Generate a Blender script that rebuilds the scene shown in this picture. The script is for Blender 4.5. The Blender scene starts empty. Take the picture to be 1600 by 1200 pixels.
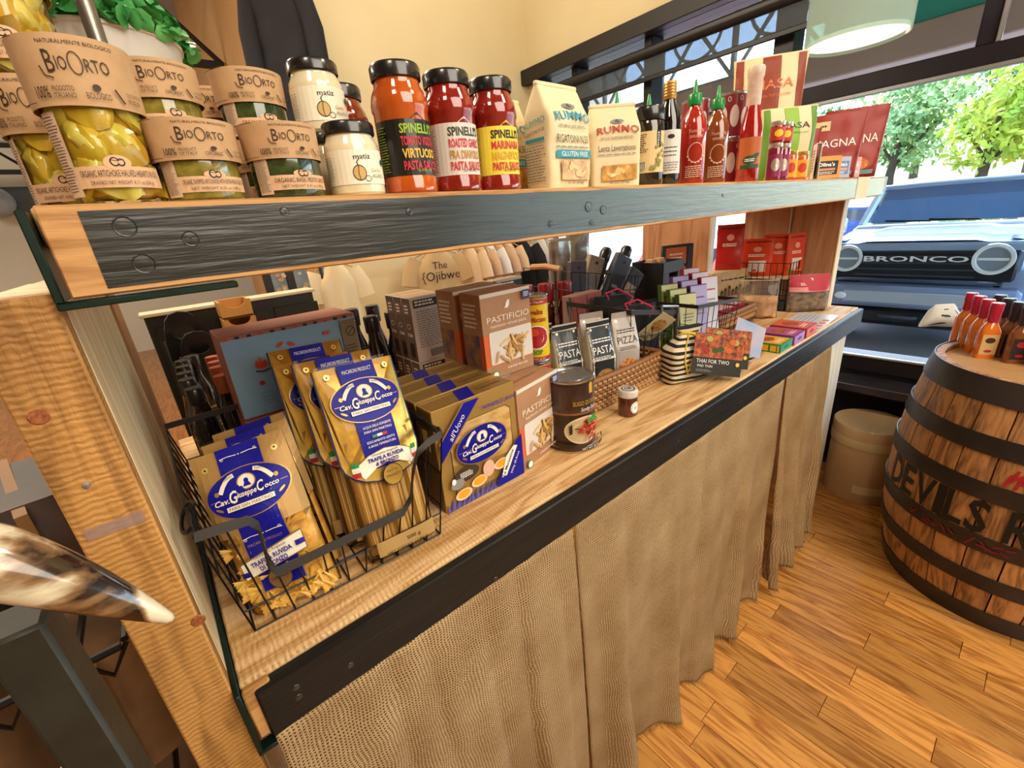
import bpy, bmesh, math, random
from mathutils import Vector, Matrix, noise
random.seed(11)
SC = bpy.context.scene
COL = SC.collection
pi = math.pi
# ------------------------------------------------------------------ camera
FPX = 680.06
YAW, PITCH, ROLL = math.radians(51.640), math.radians(20.561), math.radians(-5.037)
EYE = Vector((0, 0, 1.5))
_f = Vector((math.cos(YAW)*math.cos(PITCH), math.sin(YAW)*math.cos(PITCH), -math.sin(PITCH)))
_r = _f.cross(Vector((0, 0, 1))).normalized()
_u = _r.cross(_f)
_R = _r*math.cos(ROLL)+_u*math.sin(ROLL)
_U = -_r*math.sin(ROLL)+_u*math.cos(ROLL)
cd = bpy.data.cameras.new('camera'); cam = bpy.data.objects.new('camera', cd); COL.objects.link(cam)
cd.sensor_width = 36; cd.lens = FPX/1600*36; cd.clip_start = .02; cd.clip_end = 300
m4 = Matrix((( _R.x, _U.x, -_f.x, EYE.x), (_R.y, _U.y, -_f.y, EYE.y), (_R.z, _U.z, -_f.z, EYE.z), (0, 0, 0, 1)))
cam.matrix_world = m4
SC.camera = cam
SC.view_settings.view_transform = 'Standard'
SC.view_settings.look = 'None'
SC.view_settings.gamma = 1
SC.view_settings.use_curve_mapping = False
SC.view_settings.exposure = 0.35

# ------------------------------------------------------------------ sky, sun, room lights and added fills
W = bpy.data.worlds.new('sky'); SC.world = W; W.use_nodes = True
nt = W.node_tree
sky = nt.nodes.new('ShaderNodeTexSky'); sky.sky_type = 'NISHITA'; sky.sun_disc = False
sky.sun_elevation = math.radians(46); sky.sun_rotation = math.radians(70); sky.air_density = 1.0; sky.dust_density = 1.5
nt.links.new(sky.outputs[0], nt.nodes['Background'].inputs[0])
nt.nodes['Background'].inputs[1].default_value = 0.90
def sun(direction, strength, col, ang=.6):
    l = bpy.data.lights.new('sun', 'SUN'); l.energy = strength; l.color = col; l.angle = math.radians(ang)
    o = bpy.data.objects.new('sun', l); COL.objects.link(o)
    o.rotation_euler = Vector(direction).to_track_quat('-Z', 'Y').to_euler(); return o
sun((-.62, .22, -.80), 10.5, (1, .95, .86))
def area(loc, size, power, col, target=None, sy=None):
    l = bpy.data.lights.new('ceiling_and_fill_light', 'AREA'); l.energy = power; l.color = col; l.size = size
    if sy: l.shape = 'RECTANGLE'; l.size_y = sy
    o = bpy.data.objects.new('ceiling_and_fill_light', l); COL.objects.link(o); o.location = loc
    t = Vector(target) if target else Vector((loc[0], loc[1], 0))
    o.rotation_euler = (t-Vector(loc)).to_track_quat('-Z', 'Y').to_euler(); return o
WARM = (1, .82, .60)
area((.7, -1.7, 2.7), 1.8, 60, (1, .90, .76), (.8, .7, 1.05))  # added frontal fill from the aisle for the goods on the lower shelf
area((-.9, -.6, 3.4), .5, 16, WARM, (.0, .8, 1.1))
area((1.9, -1.0, 3.6), .5, 22, WARM, (1.7, -.3, 0))
area((1.6, 2.2, 3.8), 1.0, 19, (1, .88, .70), (2.0, 2.8, 1.6))
area((.2, 2.2, 3.2), 1.0, 44, WARM, (.2, 1.1, .9))  # added to brighten the shaded goods from behind the shelf
area((-.9, 3.4, 3.9), 1.0, 40, WARM)
area((-2.5, 6, 4.1), 2.0, 120, (1, .88, .72))

# ------------------------------------------------------------------ pixel rays -> points of the place
def ray(px, py):
    return (_R*((px-800)/FPX) - _U*((py-600)/FPX) + _f)
def az(px, py, z):
    d = ray(px, py); return EYE + d*((z-EYE.z)/d.z)
def ay(px, py, y):
    d = ray(px, py); return EYE + d*(y/d.y)
def ax(px, py, x):
    d = ray(px, py); return EYE + d*(x/d.x)

# ------------------------------------------------------------------ materials
def lin(c):
    if isinstance(c, str):
        c = c.lstrip('#'); c = [int(c[i:i+2], 16)/255 for i in (0, 2, 4)]
        c = [x/12.92 if x <= .04045 else ((x+.055)/1.055)**2.4 for x in c]
    return (c[0], c[1], c[2], 1)
MATS = {}
def P(name, col='#888888', rough=.5, metal=0., coat=0., emit=0., trans=0., var=None, bump=None, alpha=1., spec=.5, sss=0., ior=1.45):
    """principled material; var=(scale, second colour[, stretch]); bump=(scale, strength[, stretch])"""
    if name in MATS: return MATS[name]
    m = bpy.data.materials.new(name); m.use_nodes = True; MATS[name] = m
    n = m.node_tree.nodes; L = m.node_tree.links; b = n['Principled BSDF']; I = b.inputs
    I['Base Color'].default_value = lin(col); I['Roughness'].default_value = rough; I['Metallic'].default_value = metal
    I['Coat Weight'].default_value = coat; I['Coat Roughness'].default_value = .04
    I['Transmission Weight'].default_value = trans; I['Alpha'].default_value = alpha
    I['Specular IOR Level'].default_value = spec; I['IOR'].default_value = ior
    if emit: I['Emission Color'].default_value = lin(col); I['Emission Strength'].default_value = emit
    tc = None
    def coords(st):
        nonlocal tc
        if tc is None: tc = n.new('ShaderNodeTexCoord')
        mp = n.new('ShaderNodeMapping'); mp.inputs['Scale'].default_value = st
        L.new(tc.outputs['Object'], mp.inputs[0]); return mp.outputs[0]
    if var:
        t = n.new('ShaderNodeTexNoise'); t.inputs['Scale'].default_value = var[0]; t.inputs['Detail'].default_value = 5
        L.new(coords(var[2] if len(var) > 2 else (1, 1, 1)), t.inputs['Vector'])
        r = n.new('ShaderNodeValToRGB'); r.color_ramp.elements[0].position = .36; r.color_ramp.elements[1].position = .64
        r.color_ramp.elements[0].color = lin(col); r.color_ramp.elements[1].color = lin(var[1])
        L.new(t.outputs[0], r.inputs[0]); L.new(r.outputs[0], I['Base Color'])
        if emit: L.new(r.outputs[0], I['Emission Color'])
    if bump:
        t = n.new('ShaderNodeTexNoise'); t.inputs['Scale'].default_value = bump[0]; t.inputs['Detail'].default_value = 4
        L.new(coords(bump[2] if len(bump) > 2 else (1, 1, 1)), t.inputs['Vector'])
        q = n.new('ShaderNodeBump'); q.inputs['Strength'].default_value = bump[1]; q.inputs['Distance'].default_value = .004
        L.new(t.outputs[0], q.inputs['Height']); L.new(q.outputs[0], I['Normal'])
    return m
def wood(name, c1, c2, axis='x', rough=.5, freq=14., bump=.25, coat=0., per_object=False, knots=False, saw=0.):
    """grain along an axis of the object"""
    if name in MATS: return MATS[name]
    m = bpy.data.materials.new(name); m.use_nodes = True; MATS[name] = m
    n = m.node_tree.nodes; L = m.node_tree.links; b = n['Principled BSDF']; I = b.inputs
    I['Roughness'].default_value = rough; I['Coat Weight'].default_value = coat; I['Coat Roughness'].default_value = .15
    tc = n.new('ShaderNodeTexCoord'); mp = n.new('ShaderNodeMapping')
    st = {'x': (.11, 1, 1), 'y': (1, .11, 1), 'z': (1, 1, .11)}[axis]
    mp.inputs['Scale'].default_value = st
    src = tc.outputs['Object']
    if per_object:
        oi = n.new('ShaderNodeObjectInfo'); mm = n.new('ShaderNodeVectorMath'); mm.operation = 'ADD'
        sc = n.new('ShaderNodeMath'); sc.operation = 'MULTIPLY'; sc.inputs[1].default_value = 37.
        L.new(oi.outputs['Random'], sc.inputs[0]); L.new(src, mm.inputs[0]); L.new(sc.outputs[0], mm.inputs[1]); src = mm.outputs[0]
    L.new(src, mp.inputs[0])
    t = n.new('ShaderNodeTexNoise'); t.inputs['Scale'].default_value = freq; t.inputs['Detail'].default_value = 7; t.inputs['Distortion'].default_value = 1.2
    L.new(mp.outputs[0], t.inputs['Vector'])
    w = n.new('ShaderNodeMath'); w.operation = 'MULTIPLY'; w.inputs[1].default_value = 9.; L.new(t.outputs[0], w.inputs[0])
    fr = n.new('ShaderNodeMath'); fr.operation = 'PINGPONG'; fr.inputs[1].default_value = 1.; L.new(w.outputs[0], fr.inputs[0])
    t2 = n.new('ShaderNodeTexNoise'); t2.inputs['Scale'].default_value = freq*7; t2.inputs['Detail'].default_value = 4; L.new(mp.outputs[0], t2.inputs['Vector'])
    mx = n.new('ShaderNodeMix'); mx.data_type = 'FLOAT'; mx.inputs[0].default_value = .6
    L.new(fr.outputs[0], mx.inputs[2]); L.new(t2.outputs[0], mx.inputs[3])
    r = n.new('ShaderNodeValToRGB'); e = r.color_ramp.elements
    e[0].position = .25; e[0].color = lin(c1); e[1].position = .62; e[1].color = lin(c2)
    L.new(mx.outputs[0], r.inputs[0]); out = r.outputs[0]
    if per_object:
        hs = n.new('ShaderNodeHueSaturation'); mr = n.new('ShaderNodeMapRange'); mr.inputs[3].default_value = .72; mr.inputs[4].default_value = 1.22
        L.new(oi.outputs['Random'], mr.inputs[0]); L.new(mr.outputs[0], hs.inputs['Value']); L.new(out, hs.inputs['Color']); out = hs.outputs[0]
    L.new(out, I['Base Color'])
    q = n.new('ShaderNodeBump'); q.inputs['Strength'].default_value = bump; q.inputs['Distance'].default_value = .003
    h = mx.outputs[0]
    if saw:
        wv = n.new('ShaderNodeTexWave'); wv.bands_direction = 'X' if axis != 'z' else 'Z'; wv.inputs['Scale'].default_value = saw
        wv.inputs['Distortion'].default_value = 5.; wv.inputs['Detail'].default_value = 4; wv.inputs['Detail Scale'].default_value = 1.5
        L.new(tc.outputs['Object'], wv.inputs['Vector'])
        ad = n.new('ShaderNodeMath'); ad.operation = 'MULTIPLY_ADD'; ad.inputs[1].default_value = .55
        L.new(wv.outputs['Fac'], ad.inputs[0]); L.new(h, ad.inputs[2]); h = ad.outputs[0]
    L.new(h, q.inputs['Height']); L.new(q.outputs[0], I['Normal'])
    return m
def clear(name, tint='#ffffff', gloss=.12, rough=.02, opac=0.):
    """thin clear film or pane: see-through with a fresnel reflection"""
    if name in MATS: return MATS[name]
    m = bpy.data.materials.new(name); m.use_nodes = True; MATS[name] = m
    n = m.node_tree.nodes; L = m.node_tree.links; n.remove(n['Principled BSDF'])
    t = n.new('ShaderNodeBsdfTransparent'); t.inputs[0].default_value = lin(tint)
    g = n.new('ShaderNodeBsdfGlossy'); g.inputs['Roughness'].default_value = rough
    f = n.new('ShaderNodeLayerWeight'); f.inputs[0].default_value = gloss
    mx = n.new('ShaderNodeMixShader'); L.new(f.outputs['Fresnel'], mx.inputs[0]); L.new(t.outputs[0], mx.inputs[1]); L.new(g.outputs[0], mx.inputs[2])
    o = mx
    if opac:
        d = n.new('ShaderNodeBsdfDiffuse'); d.inputs[0].default_value = lin(tint)
        m2 = n.new('ShaderNodeMixShader'); m2.inputs[0].default_value = opac
        L.new(mx.outputs[0], m2.inputs[1]); L.new(d.outputs[0], m2.inputs[2]); o = m2
    L.new(o.outputs[0], n['Material Output'].inputs[0])
    return m

# ------------------------------------------------------------------ mesh builder
class G:
    def __init__(s): s.v = []; s.f = []; s.m = []; s.mats = []
    def mi(s, mat):
        if mat is None: return 0
        if mat not in s.mats: s.mats.append(mat)
        return s.mats.index(mat)
    def add(s, vs, fs, mat=None, M=None):
        k = len(s.v); i = s.mi(mat)
        s.v += [tuple(M @ Vector(p)) if M is not None else tuple(p) for p in vs]
        s.f += [tuple(k+a for a in f) for f in fs]; s.m += [i]*len(fs); return s
    def box(s, x0, x1, y0, y1, z0, z1, b=0., mat=None, M=None):
        if x0 > x1: x0, x1 = x1, x0
        if y0 > y1: y0, y1 = y1, y0
        if z0 > z1: z0, z1 = z1, z0
        b = min(b, (x1-x0)*.45, (y1-y0)*.45, (z1-z0)*.45)
        if b <= 0:
            vs = [(x, y, z) for x in (x0, x1) for y in (y0, y1) for z in (z0, z1)]
            fs = [(0, 1, 3, 2), (4, 6, 7, 5), (0, 4, 5, 1), (2, 3, 7, 6), (0, 2, 6, 4), (1, 5, 7, 3)]
            return s.add(vs, fs, mat, M)
        bm = bmesh.new(); bmesh.ops.create_cube(bm, size=1)
        for v in bm.verts: v.co = ((x0+x1)/2+v.co.x*(x1-x0), (y0+y1)/2+v.co.y*(y1-y0), (z0+z1)/2+v.co.z*(z1-z0))
        bmesh.ops.bevel(bm, geom=bm.edges[:]+bm.verts[:], offset=b, segments=1, affect='EDGES', profile=.5)
        bm.verts.ensure_lookup_table(); bm.verts.index_update()
        s.add([tuple(v.co) for v in bm.verts], [[v.index for v in f.verts] for f in bm.faces], mat, M); bm.free(); return s
    def lathe(s, prof, n=32, mat=None, M=None, c=(0, 0), cap=True):
        vs = []; fs = []
        for (r, z) in prof:
            for i in range(n):
                a = 2*pi*i/n; vs.append((c[0]+r*math.cos(a), c[1]+r*math.sin(a), z))
        k = len(prof)
        for j in range(k-1):
            for i in range(n):
                i2 = (i+1) % n; fs.append((j*n+i, j*n+i2, (j+1)*n+i2, (j+1)*n+i))
        if cap:
            fs.append(tuple(range(n-1, -1, -1))); fs.append(tuple((k-1)*n+i for i in range(n)))
        return s.add(vs, fs, mat, M)
    def tube(s, pts, r, n=6, closed=False, mat=None, M=None, rad=None):
        pts = [Vector(p) for p in pts]; N = len(pts); vs = []; fs = []
        prev = None
        for i, p in enumerate(pts):
            if closed: d = pts[(i+1) % N]-pts[i-1]
            else: d = pts[min(i+1, N-1)]-pts[max(i-1, 0)]
            d.normalize()
            if prev is None:
                a = Vector((0, 0, 1)) if abs(d.z) < .9 else Vector((1, 0, 0)); u = d.cross(a).normalized()
            else:
                u = (prev-d*prev.dot(d)); u = u.normalized() if u.length > 1e-6 else d.orthogonal().normalized()
            prev = u; w = d.cross(u); rr = rad[i] if rad else r
            for k in range(n):
                t = 2*pi*k/n; vs.append(p+u*(rr*math.cos(t))+w*(rr*math.sin(t)))
        for i in range(N if closed else N-1):
            j = (i+1) % N
            for k in range(n):
                k2 = (k+1) % n; fs.append((i*n+k, i*n+k2, j*n+k2, j*n+k))
        if not closed: fs += [tuple(range(n-1, -1, -1)), tuple((N-1)*n+k for k in range(n))]
        return s.add(vs, fs, mat, M)
    def ribbon(s, pts, w, t, wdir, mat=None, M=None):
        """flat bar: width w along wdir, thickness t"""
        pts = [Vector(p) for p in pts]; wd = Vector(wdir).normalized(); vs = []; fs = []; N = len(pts)
        for i, p in enumerate(pts):
            d = (pts[min(i+1, N-1)]-pts[max(i-1, 0)]).normalized(); q = d.cross(wd).normalized()
            for a, b in ((-1, -1), (1, -1), (1, 1), (-1, 1)): vs.append(p+wd*(a*w/2)+q*(b*t/2))
        for i in range(N-1):
            for k in range(4):
                k2 = (k+1) % 4; fs.append((i*4+k, i*4+k2, i*4+4+k2, i*4+4+k))
        fs += [(3, 2, 1, 0), tuple((N-1)*4+k for k in range(4))]
        return s.add(vs, fs, mat, M)
    def prism(s, out, y0, y1, mat=None, M=None):
        """outline [(x,z)] extruded along y"""
        n = len(out); vs = [(x, y0, z) for x, z in out]+[(x, y1, z) for x, z in out]
        fs = [tuple(range(n)), tuple(range(2*n-1, n-1, -1))]+[(i, n+i, n+(i+1) % n, (i+1) % n) for i in range(n)]
        return s.add(vs, fs, mat, M)
    def grid(s, fn, nu, nv, mat=None, M=None, closed=False):
        vs = [fn(i/nu, j/nv) for j in range(nv+1) for i in range(nu+(0 if closed else 1))]
        k = nu+(0 if closed else 1); fs = []
        for j in range(nv):
            for i in range(nu):
                i2 = (i+1) % k; fs.append((j*k+i, j*k+i2, (j+1)*k+i2, (j+1)*k+i))
        return s.add(vs, fs, mat, M)
    def ball(s, c, rx, ry, rz, n=10, m=6, mat=None, jit=0., M=None):
        def fn(u, v):
            a = 2*pi*u; b = pi*(v-.5); d = Vector((math.cos(b)*math.cos(a), math.cos(b)*math.sin(a), math.sin(b)))
            k = 1+(jit*noise.noise(d*1.7+Vector(c)*23) if jit else 0)
            return (c[0]+d.x*rx*k, c[1]+d.y*ry*k, c[2]+d.z*rz*k)
        return s.grid(fn, n, m, mat, M, closed=True)
    def mesh(s, name, mat=None, smooth=38):
        me = bpy.data.meshes.new(name); me.from_pydata(s.v, [], s.f); ms = s.mats or ([mat] if mat else [])
        for q in ms: me.materials.append(q)
        if len(ms) > 1: me.polygons.foreach_set('material_index', s.m)
        if smooth:
            me.polygons.foreach_set('use_smooth', [True]*len(me.polygons)); me.set_sharp_from_angle(angle=math.radians(smooth))
        me.update(); return me
    def obj(s, name, mat=None, parent=None, smooth=38, loc=None, rot=None):
        return link(name, s.mesh(name, mat, smooth), parent, loc, rot)
def link(name, me, parent=None, loc=None, rot=None):
    o = bpy.data.objects.new(name, me); COL.objects.link(o)
    if parent: o.parent = parent
    if loc is not None: o.location = loc
    if rot is not None: o.rotation_euler = rot
    return o
def tag(o, label=None, cat=None, group=None, kind=None):
    if label: o['label'] = label
    if cat: o['category'] = cat
    if group: o['group'] = group
    if kind: o['kind'] = kind
    return o
def thing(name, label, cat, loc=(0, 0, 0), rz=0., group=None, rx=0., ry=0.):
    o = bpy.data.objects.new(name, None); COL.objects.link(o); o.empty_display_size = .05
    o.location = loc; o.rotation_euler = (math.radians(rx), math.radians(ry), math.radians(rz))
    return tag(o, label, cat, group)
def struct(name, g, mat, **k):
    return tag(g.obj(name, mat, **k), kind='structure')
def dup(root, loc, rz=0., label=None, group=None, rx=0., ry=0.):
    def cp(o, par):
        c = o.copy(); COL.objects.link(c)
        if par: c.parent = par
        for ch in o.children: cp(ch, c)
        return c
    r = cp(root, None); r.location = loc; r.rotation_euler = (math.radians(rx), math.radians(ry), math.radians(rz))
    if label: r['label'] = label
    if group: r['group'] = group
    return r
def T(x, y, z, rz=0., rx=0., ry=0.):
    return Matrix.Translation((x, y, z)) @ Matrix.Rotation(math.radians(rz), 4, 'Z') @ Matrix.Rotation(math.radians(ry), 4, 'Y') @ Matrix.Rotation(math.radians(rx), 4, 'X')

# ------------------------------------------------------------------ flat print laid on surfaces
_tx = {}
def txt2d(s, shear=0., fat=0.):
    k = (s, shear, fat)
    if k in _tx: return _tx[k]
    c = bpy.data.curves.new('print', 'FONT'); c.body = s; c.size = 1; c.resolution_u = 2; c.shear = shear; c.offset = fat
    o = bpy.data.objects.new('print', c); me = bpy.data.meshes.new_from_object(o)
    vs = [(v.co.x, v.co.y) for v in me.vertices]; fs = [tuple(p.vertices) for p in me.polygons]
    bpy.data.objects.remove(o); bpy.data.curves.remove(c); bpy.data.meshes.remove(me)
    if not vs: vs, fs = [(0, 0)], []
    x0 = min(v[0] for v in vs); x1 = max(v[0] for v in vs)
    vs = [((x-(x0+x1)/2)/.7, y/.7) for x, y in vs]
    _tx[k] = (vs, fs, (x1-x0)/.7); return _tx[k]
class Print:
    """flat shapes in (u,v) metres carried onto a surface by mp(u,v,offset)"""
    def __init__(s, mp, o0=.0004, step=.00018): s.g = G(); s.mp = mp; s.o = o0; s.st = step
    def _put(s, vs, fs, mat):
        s.g.add([s.mp(u, v, s.o) for u, v in vs], fs, mat); s.o += s.st; return s
    def rect(s, u0, u1, v0, v1, mat, nu=None, nv=1):
        nu = nu or max(1, int(abs(u1-u0)/.006)+1) if nu != 0 else 1; nu = min(nu, 24)
        vs = [(u0+(u1-u0)*i/nu, v0+(v1-v0)*j/nv) for j in range(nv+1) for i in range(nu+1)]
        fs = [(j*(nu+1)+i, j*(nu+1)+i+1, (j+1)*(nu+1)+i+1, (j+1)*(nu+1)+i) for j in range(nv) for i in range(nu)]
        return s._put(vs, fs, mat)
    def ell(s, cu, cv, ru, rv, mat, n=24, rot=0.):
        c, q = math.cos(rot), math.sin(rot); vs = [(cu, cv)]
        for k in (.55, 1.):
            vs += [(cu+k*(ru*math.cos(2*pi*i/n)*c-rv*math.sin(2*pi*i/n)*q), cv+k*(ru*math.cos(2*pi*i/n)*q+rv*math.sin(2*pi*i/n)*c)) for i in range(n)]
        fs = [(0, 1+i, 1+(i+1) % n) for i in range(n)]+[(1+i, 1+n+i, 1+n+(i+1) % n, 1+(i+1) % n) for i in range(n)]
        return s._put(vs, fs, mat)
    def ring(s, cu, cv, ru, rv, t, mat, n=24):
        vs = []
        for k in (0, t): vs += [(cu+(ru-k)*math.cos(2*pi*i/n), cv+(rv-k)*math.sin(2*pi*i/n)) for i in range(n)]
        return s._put(vs, [(i, (i+1) % n, n+(i+1) % n, n+i) for i in range(n)], mat)
    def poly(s, pts, mat): return s._put(pts, [tuple(range(len(pts)))], mat)
    def line(s, pts, w, mat):
        vs = []; N = len(pts)
        for i, (x, y) in enumerate(pts):
            a = pts[max(i-1, 0)]; b = pts[min(i+1, N-1)]; dx, dy = b[0]-a[0], b[1]-a[1]; l = math.hypot(dx, dy) or 1
            vs += [(x-dy/l*w/2, y+dx/l*w/2), (x+dy/l*w/2, y-dx/l*w/2)]
        return s._put(vs, [(2*i, 2*i+1, 2*i+3, 2*i+2) for i in range(N-1)], mat)
    def text(s, t, u, v, h, mat, w=None, rot=0., shear=0., fat=0., arc=0., align='c'):
        vs, fs, wd = txt2d(t, shear, fat)
        if wd <= 0: return s
        kx = h if w is None else w/wd
        c, q = math.cos(rot), math.sin(rot); out = []
        off = {'c': 0, 'l': wd*kx/2, 'r': -wd*kx/2}[align]
        for x, y in vs:
            X = x*kx+off; Y = y*h
            if arc: Y -= X*X*arc
            out.append((u+X*c-Y*q, v+X*q+Y*c))
        return s._put(out, fs, mat)
    def lines(s, u0, u1, v0, v1, n, mat, rag=.25, fill=.45):
        """small print too fine to read: rows of short bars"""
        vs = []; fs = []; rnd = random.Random(int(abs(u0*1e4+v0*7e4))+n)
        for i in range(n):
            v = v1-(v1-v0)*(i+.5)/n; t = (v1-v0)/n*fill/2; e = u1-(u1-u0)*rag*rnd.random(); u = u0
            while u < e:
                l = (u1-u0)*rnd.uniform(.07, .2); b = min(e, u+l); k = len(vs)
                vs += [(u, v-t), (b, v-t), (b, v+t), (u, v+t)]; fs.append((k, k+1, k+2, k+3)); u = b+(u1-u0)*.03
        return s._put(vs, fs, mat)
    def done(s, name, parent): return s.g.obj(name, None, parent, smooth=0)
def onplane(o, du, dv):
    o = Vector(o); du = Vector(du).normalized(); dv = Vector(dv).normalized(); n = du.cross(dv)
    return lambda u, v, k: o+du*u+dv*v+n*k
def front(y, x=0., z=0.): return onplane((x, y, z), (1, 0, 0), (0, 0, 1))
def left(x, y=0., z=0.): return onplane((x, y, z), (0, -1, 0), (0, 0, 1))
def topf(z, x=0., y=0.): return onplane((x, y, z), (1, 0, 0), (0, 1, 0))
def oncyl(rf, a0=0.):
    if not callable(rf): r_ = rf; rf = lambda v: r_
    return lambda u, v, k: Vector(((rf(v)+k)*math.sin(a0+u/rf(v)), -(rf(v)+k)*math.cos(a0+u/rf(v)), v))
# inks
INK = P('print black', '#191715', .55); WHT = P('print white', '#f1efe8', .5); BRN = P('print brown', '#3c2a1c', .6)
GREYP = P('print grey', '#8a8782', .6); REDP = P('print red', '#b2242a', .5); YELP = P('print yellow', '#e9c81f', .45)
BLUP = P('print blue', '#11118a', .45, spec=.3); GRNP = P('print green', '#3f8f3a', .5); ORGP = P('print orange', '#e0702a', .5)
GOLDP = P('print gold', '#b08c4a', .35, .5); TEALP = P('print teal', '#2a93a8', .5)

# ------------------------------------------------------------------ bags: pillow or block-bottom, one closed skin
class Bag:
    def __init__(s, w, d, h, p=3., prof=None, wprof=None, amp=.004, fr=22., seed=0., nr=40, nz=22):
        s.w, s.d, s.h, s.p, s.amp, s.fr, s.seed, s.nr, s.nz = w, d, h, p, amp, fr, seed, nr, nz
        s.prof = prof or (lambda t: max(.02, min(1, t*6+.25)*min(1., max(0, (1-t)*2.6))**.7))
        s.wprof = wprof or (lambda t: 1.)
    def a(s, z): return s.w/2*s.wprof(z/s.h)
    def b(s, z): return max(.0012, s.d/2*s.prof(z/s.h))
    def n(s, x, z, side): return s.amp*noise.noise(Vector((x*s.fr, z*s.fr, side*3+s.seed)))*min(1, s.b(z)/(.12*s.d+1e-6))
    def frontmap(s, u, v, k):
        a, b = s.a(v), s.b(v); q = min(.985, abs(u)/a)
        return Vector((u, -(b*(1-q**s.p)**(1/s.p)+s.n(u, v, -1))-k, v))
    def leftmap(s, u, v, k):
        a, b = s.a(v), s.b(v); q = min(.98, abs(u)/b)
        return Vector((-(a*(1-q**s.p)**(1/s.p))-k, -u, v))
    def geo(s, g=None, mat=None, z0=0., z1=None, grow=0.):
        g = g or G(); z1 = s.h if z1 is None else z1
        def fn(u, t):
            z = z0+(z1-z0)*t; an = 2*pi*u; c, q = math.cos(an), math.sin(an); e = 2/s.p
            a, b = s.a(z)+grow, s.b(z)+grow
            x = a*math.copysign(abs(c)**e, c); y = b*math.copysign(abs(q)**e, q)
            side = math.copysign(1, y); y += side*s.n(x, z, side)*(1 if abs(x) < a*.97 else 0)
            return (x, y, z)
        k = len(g.v); g.grid(fn, s.nr, s.nz, mat, closed=True)
        g.f.append(tuple(k+i for i in range(s.nr-1, -1, -1))); g.m.append(g.mi(mat))
        e = k+s.nz*s.nr; g.f.append(tuple(e+i for i in range(s.nr))); g.m.append(g.mi(mat)); return g
ZU, ZL = 1.541, 1.0035
# ------------------------------------------------------------------ floor
OAK = wood('oak plank', '#a5682c', '#dd9f52', 'y', .30, 16., .08, coat=.65, per_object=True)
g = G(); g.box(-6, 2.95, -3.6, 9.2, -.06, -.0065, mat=P('floor joint', '#3a200c', .8))
floor = struct('floor', g, None)
PW = .0889
joints = {0: [.385], 1: [-.2, .62], 2: [.396], 4: [-.09, .44], 5: [.121, .9], 6: [.388, -.42], 7: [.125, .75], 8: [.52, -.16], 9: [-.093, .60], 10: [.125, -.5], 11: [-.198, .45]}
for k in range(-11, 21):
    x0 = 1.023-PW+PW*k; js = list(joints.get(k-0, [])) if k in joints else []
    rnd = random.Random(k+50)
    if not js: js = [rnd.uniform(-.4, .5)]
    while min(js) > -1.3: js.append(min(js)-rnd.uniform(.5, .85))
    while max(js) < 1.75: js.append(max(js)+rnd.uniform(.45, .8))
    js = sorted(js); js[-1] = 1.75
    for a, b in zip(js, js[1:]):
        o = G().box(x0+.0006, x0+PW-.0006, a+.0006, b-.0006, -.0065, rnd.uniform(-.0004, .0004), .0012).obj('plank', OAK, floor)
        o.location.z = 0
# floor of the rest of the shop, out past the laid planks
struct('floor', G().box(-6, .045, -3.6, 9.2, -.0064, -.001).box(.045, 2.9, 1.75, 9.2, -.0064, -.001), wood('oak far', '#7c4719', '#b5742f', 'y', .35, 22., .1, coat=.3))
# ------------------------------------------------------------------ walls and ceiling
CREAM = P('cream wall', '#dccca4', .85, var=(1.3, '#d5c397'), bump=(60, .08))
TAN = P('tan wall', '#c9a271', .85, var=(1.1, '#bd935f'), bump=(60, .08))
PALE = P('pale wall', '#d9d3c2', .9)
DARKF = P('dark window frame', '#26222a', .38, .3, var=(3, '#1e1b20'))
g = G().box(2.85, 3.05, -3.6, 3.05, 2.585, 4.4)
struct('wall_right', g, CREAM)
g = G().box(2.88, 3.05, -3.6, 3.05, -.1, .57)
struct('baseboard_right', g, P('black kick wall', '#191820', .45, bump=(18, .2)))
g = G().box(2.85, 3.05, 2.98, 3.06, -.1, 2.6)
struct('wall_right', g, CREAM)
g = G().box(1.10, 3.05, 3.05, 3.25, 0, 4.4); struct('wall_back', g, CREAM)
g = G().box(1.10, 1.25, 3.25, 6.6, 0, 4.4); struct('wall_left', g, TAN)
g = G().box(-6.2, 9, 9.2, 9.4, 0, 4.4); struct('wall_far', g, PALE)
g = G().box(-6.2, -6, -3.6, 9.4, 0, 4.4); struct('wall_side', g, PALE)
g = G().box(-6.2, 3.05, -3.8, -3.6, 0, 4.4); struct('wall_front', g, CREAM)
g = G().box(1.25, 9, 6.6, 6.7, 0, 4.4); struct('wall_inner', g, PALE)
g = G().box(-6.2, 9, -3.8, 9.4, 4.4, 4.5); struct('ceiling', g, P('white ceiling', '#bdb6a8', .9, var=(2, '#a9a296')))
# ------------------------------------------------------------------ the shop window
PANE = clear('window glass', '#f4fbff', .10, .01)
win = struct('window_1', G().box(2.85, 3.0, -3.5, 2.98, .575, .655, .004).box(2.85, 3.0, -3.5, 2.98, 2.50, 2.585, .004)
             .box(2.85, 3.0, -3.5, -3.42, .655, 2.5, .004).box(2.85, 3.0, 2.92, 2.98, .655, 2.5, .004), DARKF)
G().box(2.84, 2.99, -3.42, 2.92, 1.925, 2.0, .004).obj('transom', DARKF, win)
for y0, y1 in ((.336, .392), (1.078, 1.175), (1.90, 1.96), (2.52, 2.58), (-1.0, -.93)):
    G().box(2.855, 2.985, y0, y1, 2.0, 2.5, .004).obj('mullion', DARKF, win)
G().box(2.855, 2.985, 2.60, 2.70, .655, 1.925, .004).obj('mullion', P('pale mullion', '#9aa09a', .4, .4), win)
SILV = P('aluminium bead', '#b9bec2', .3, .8)
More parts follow.
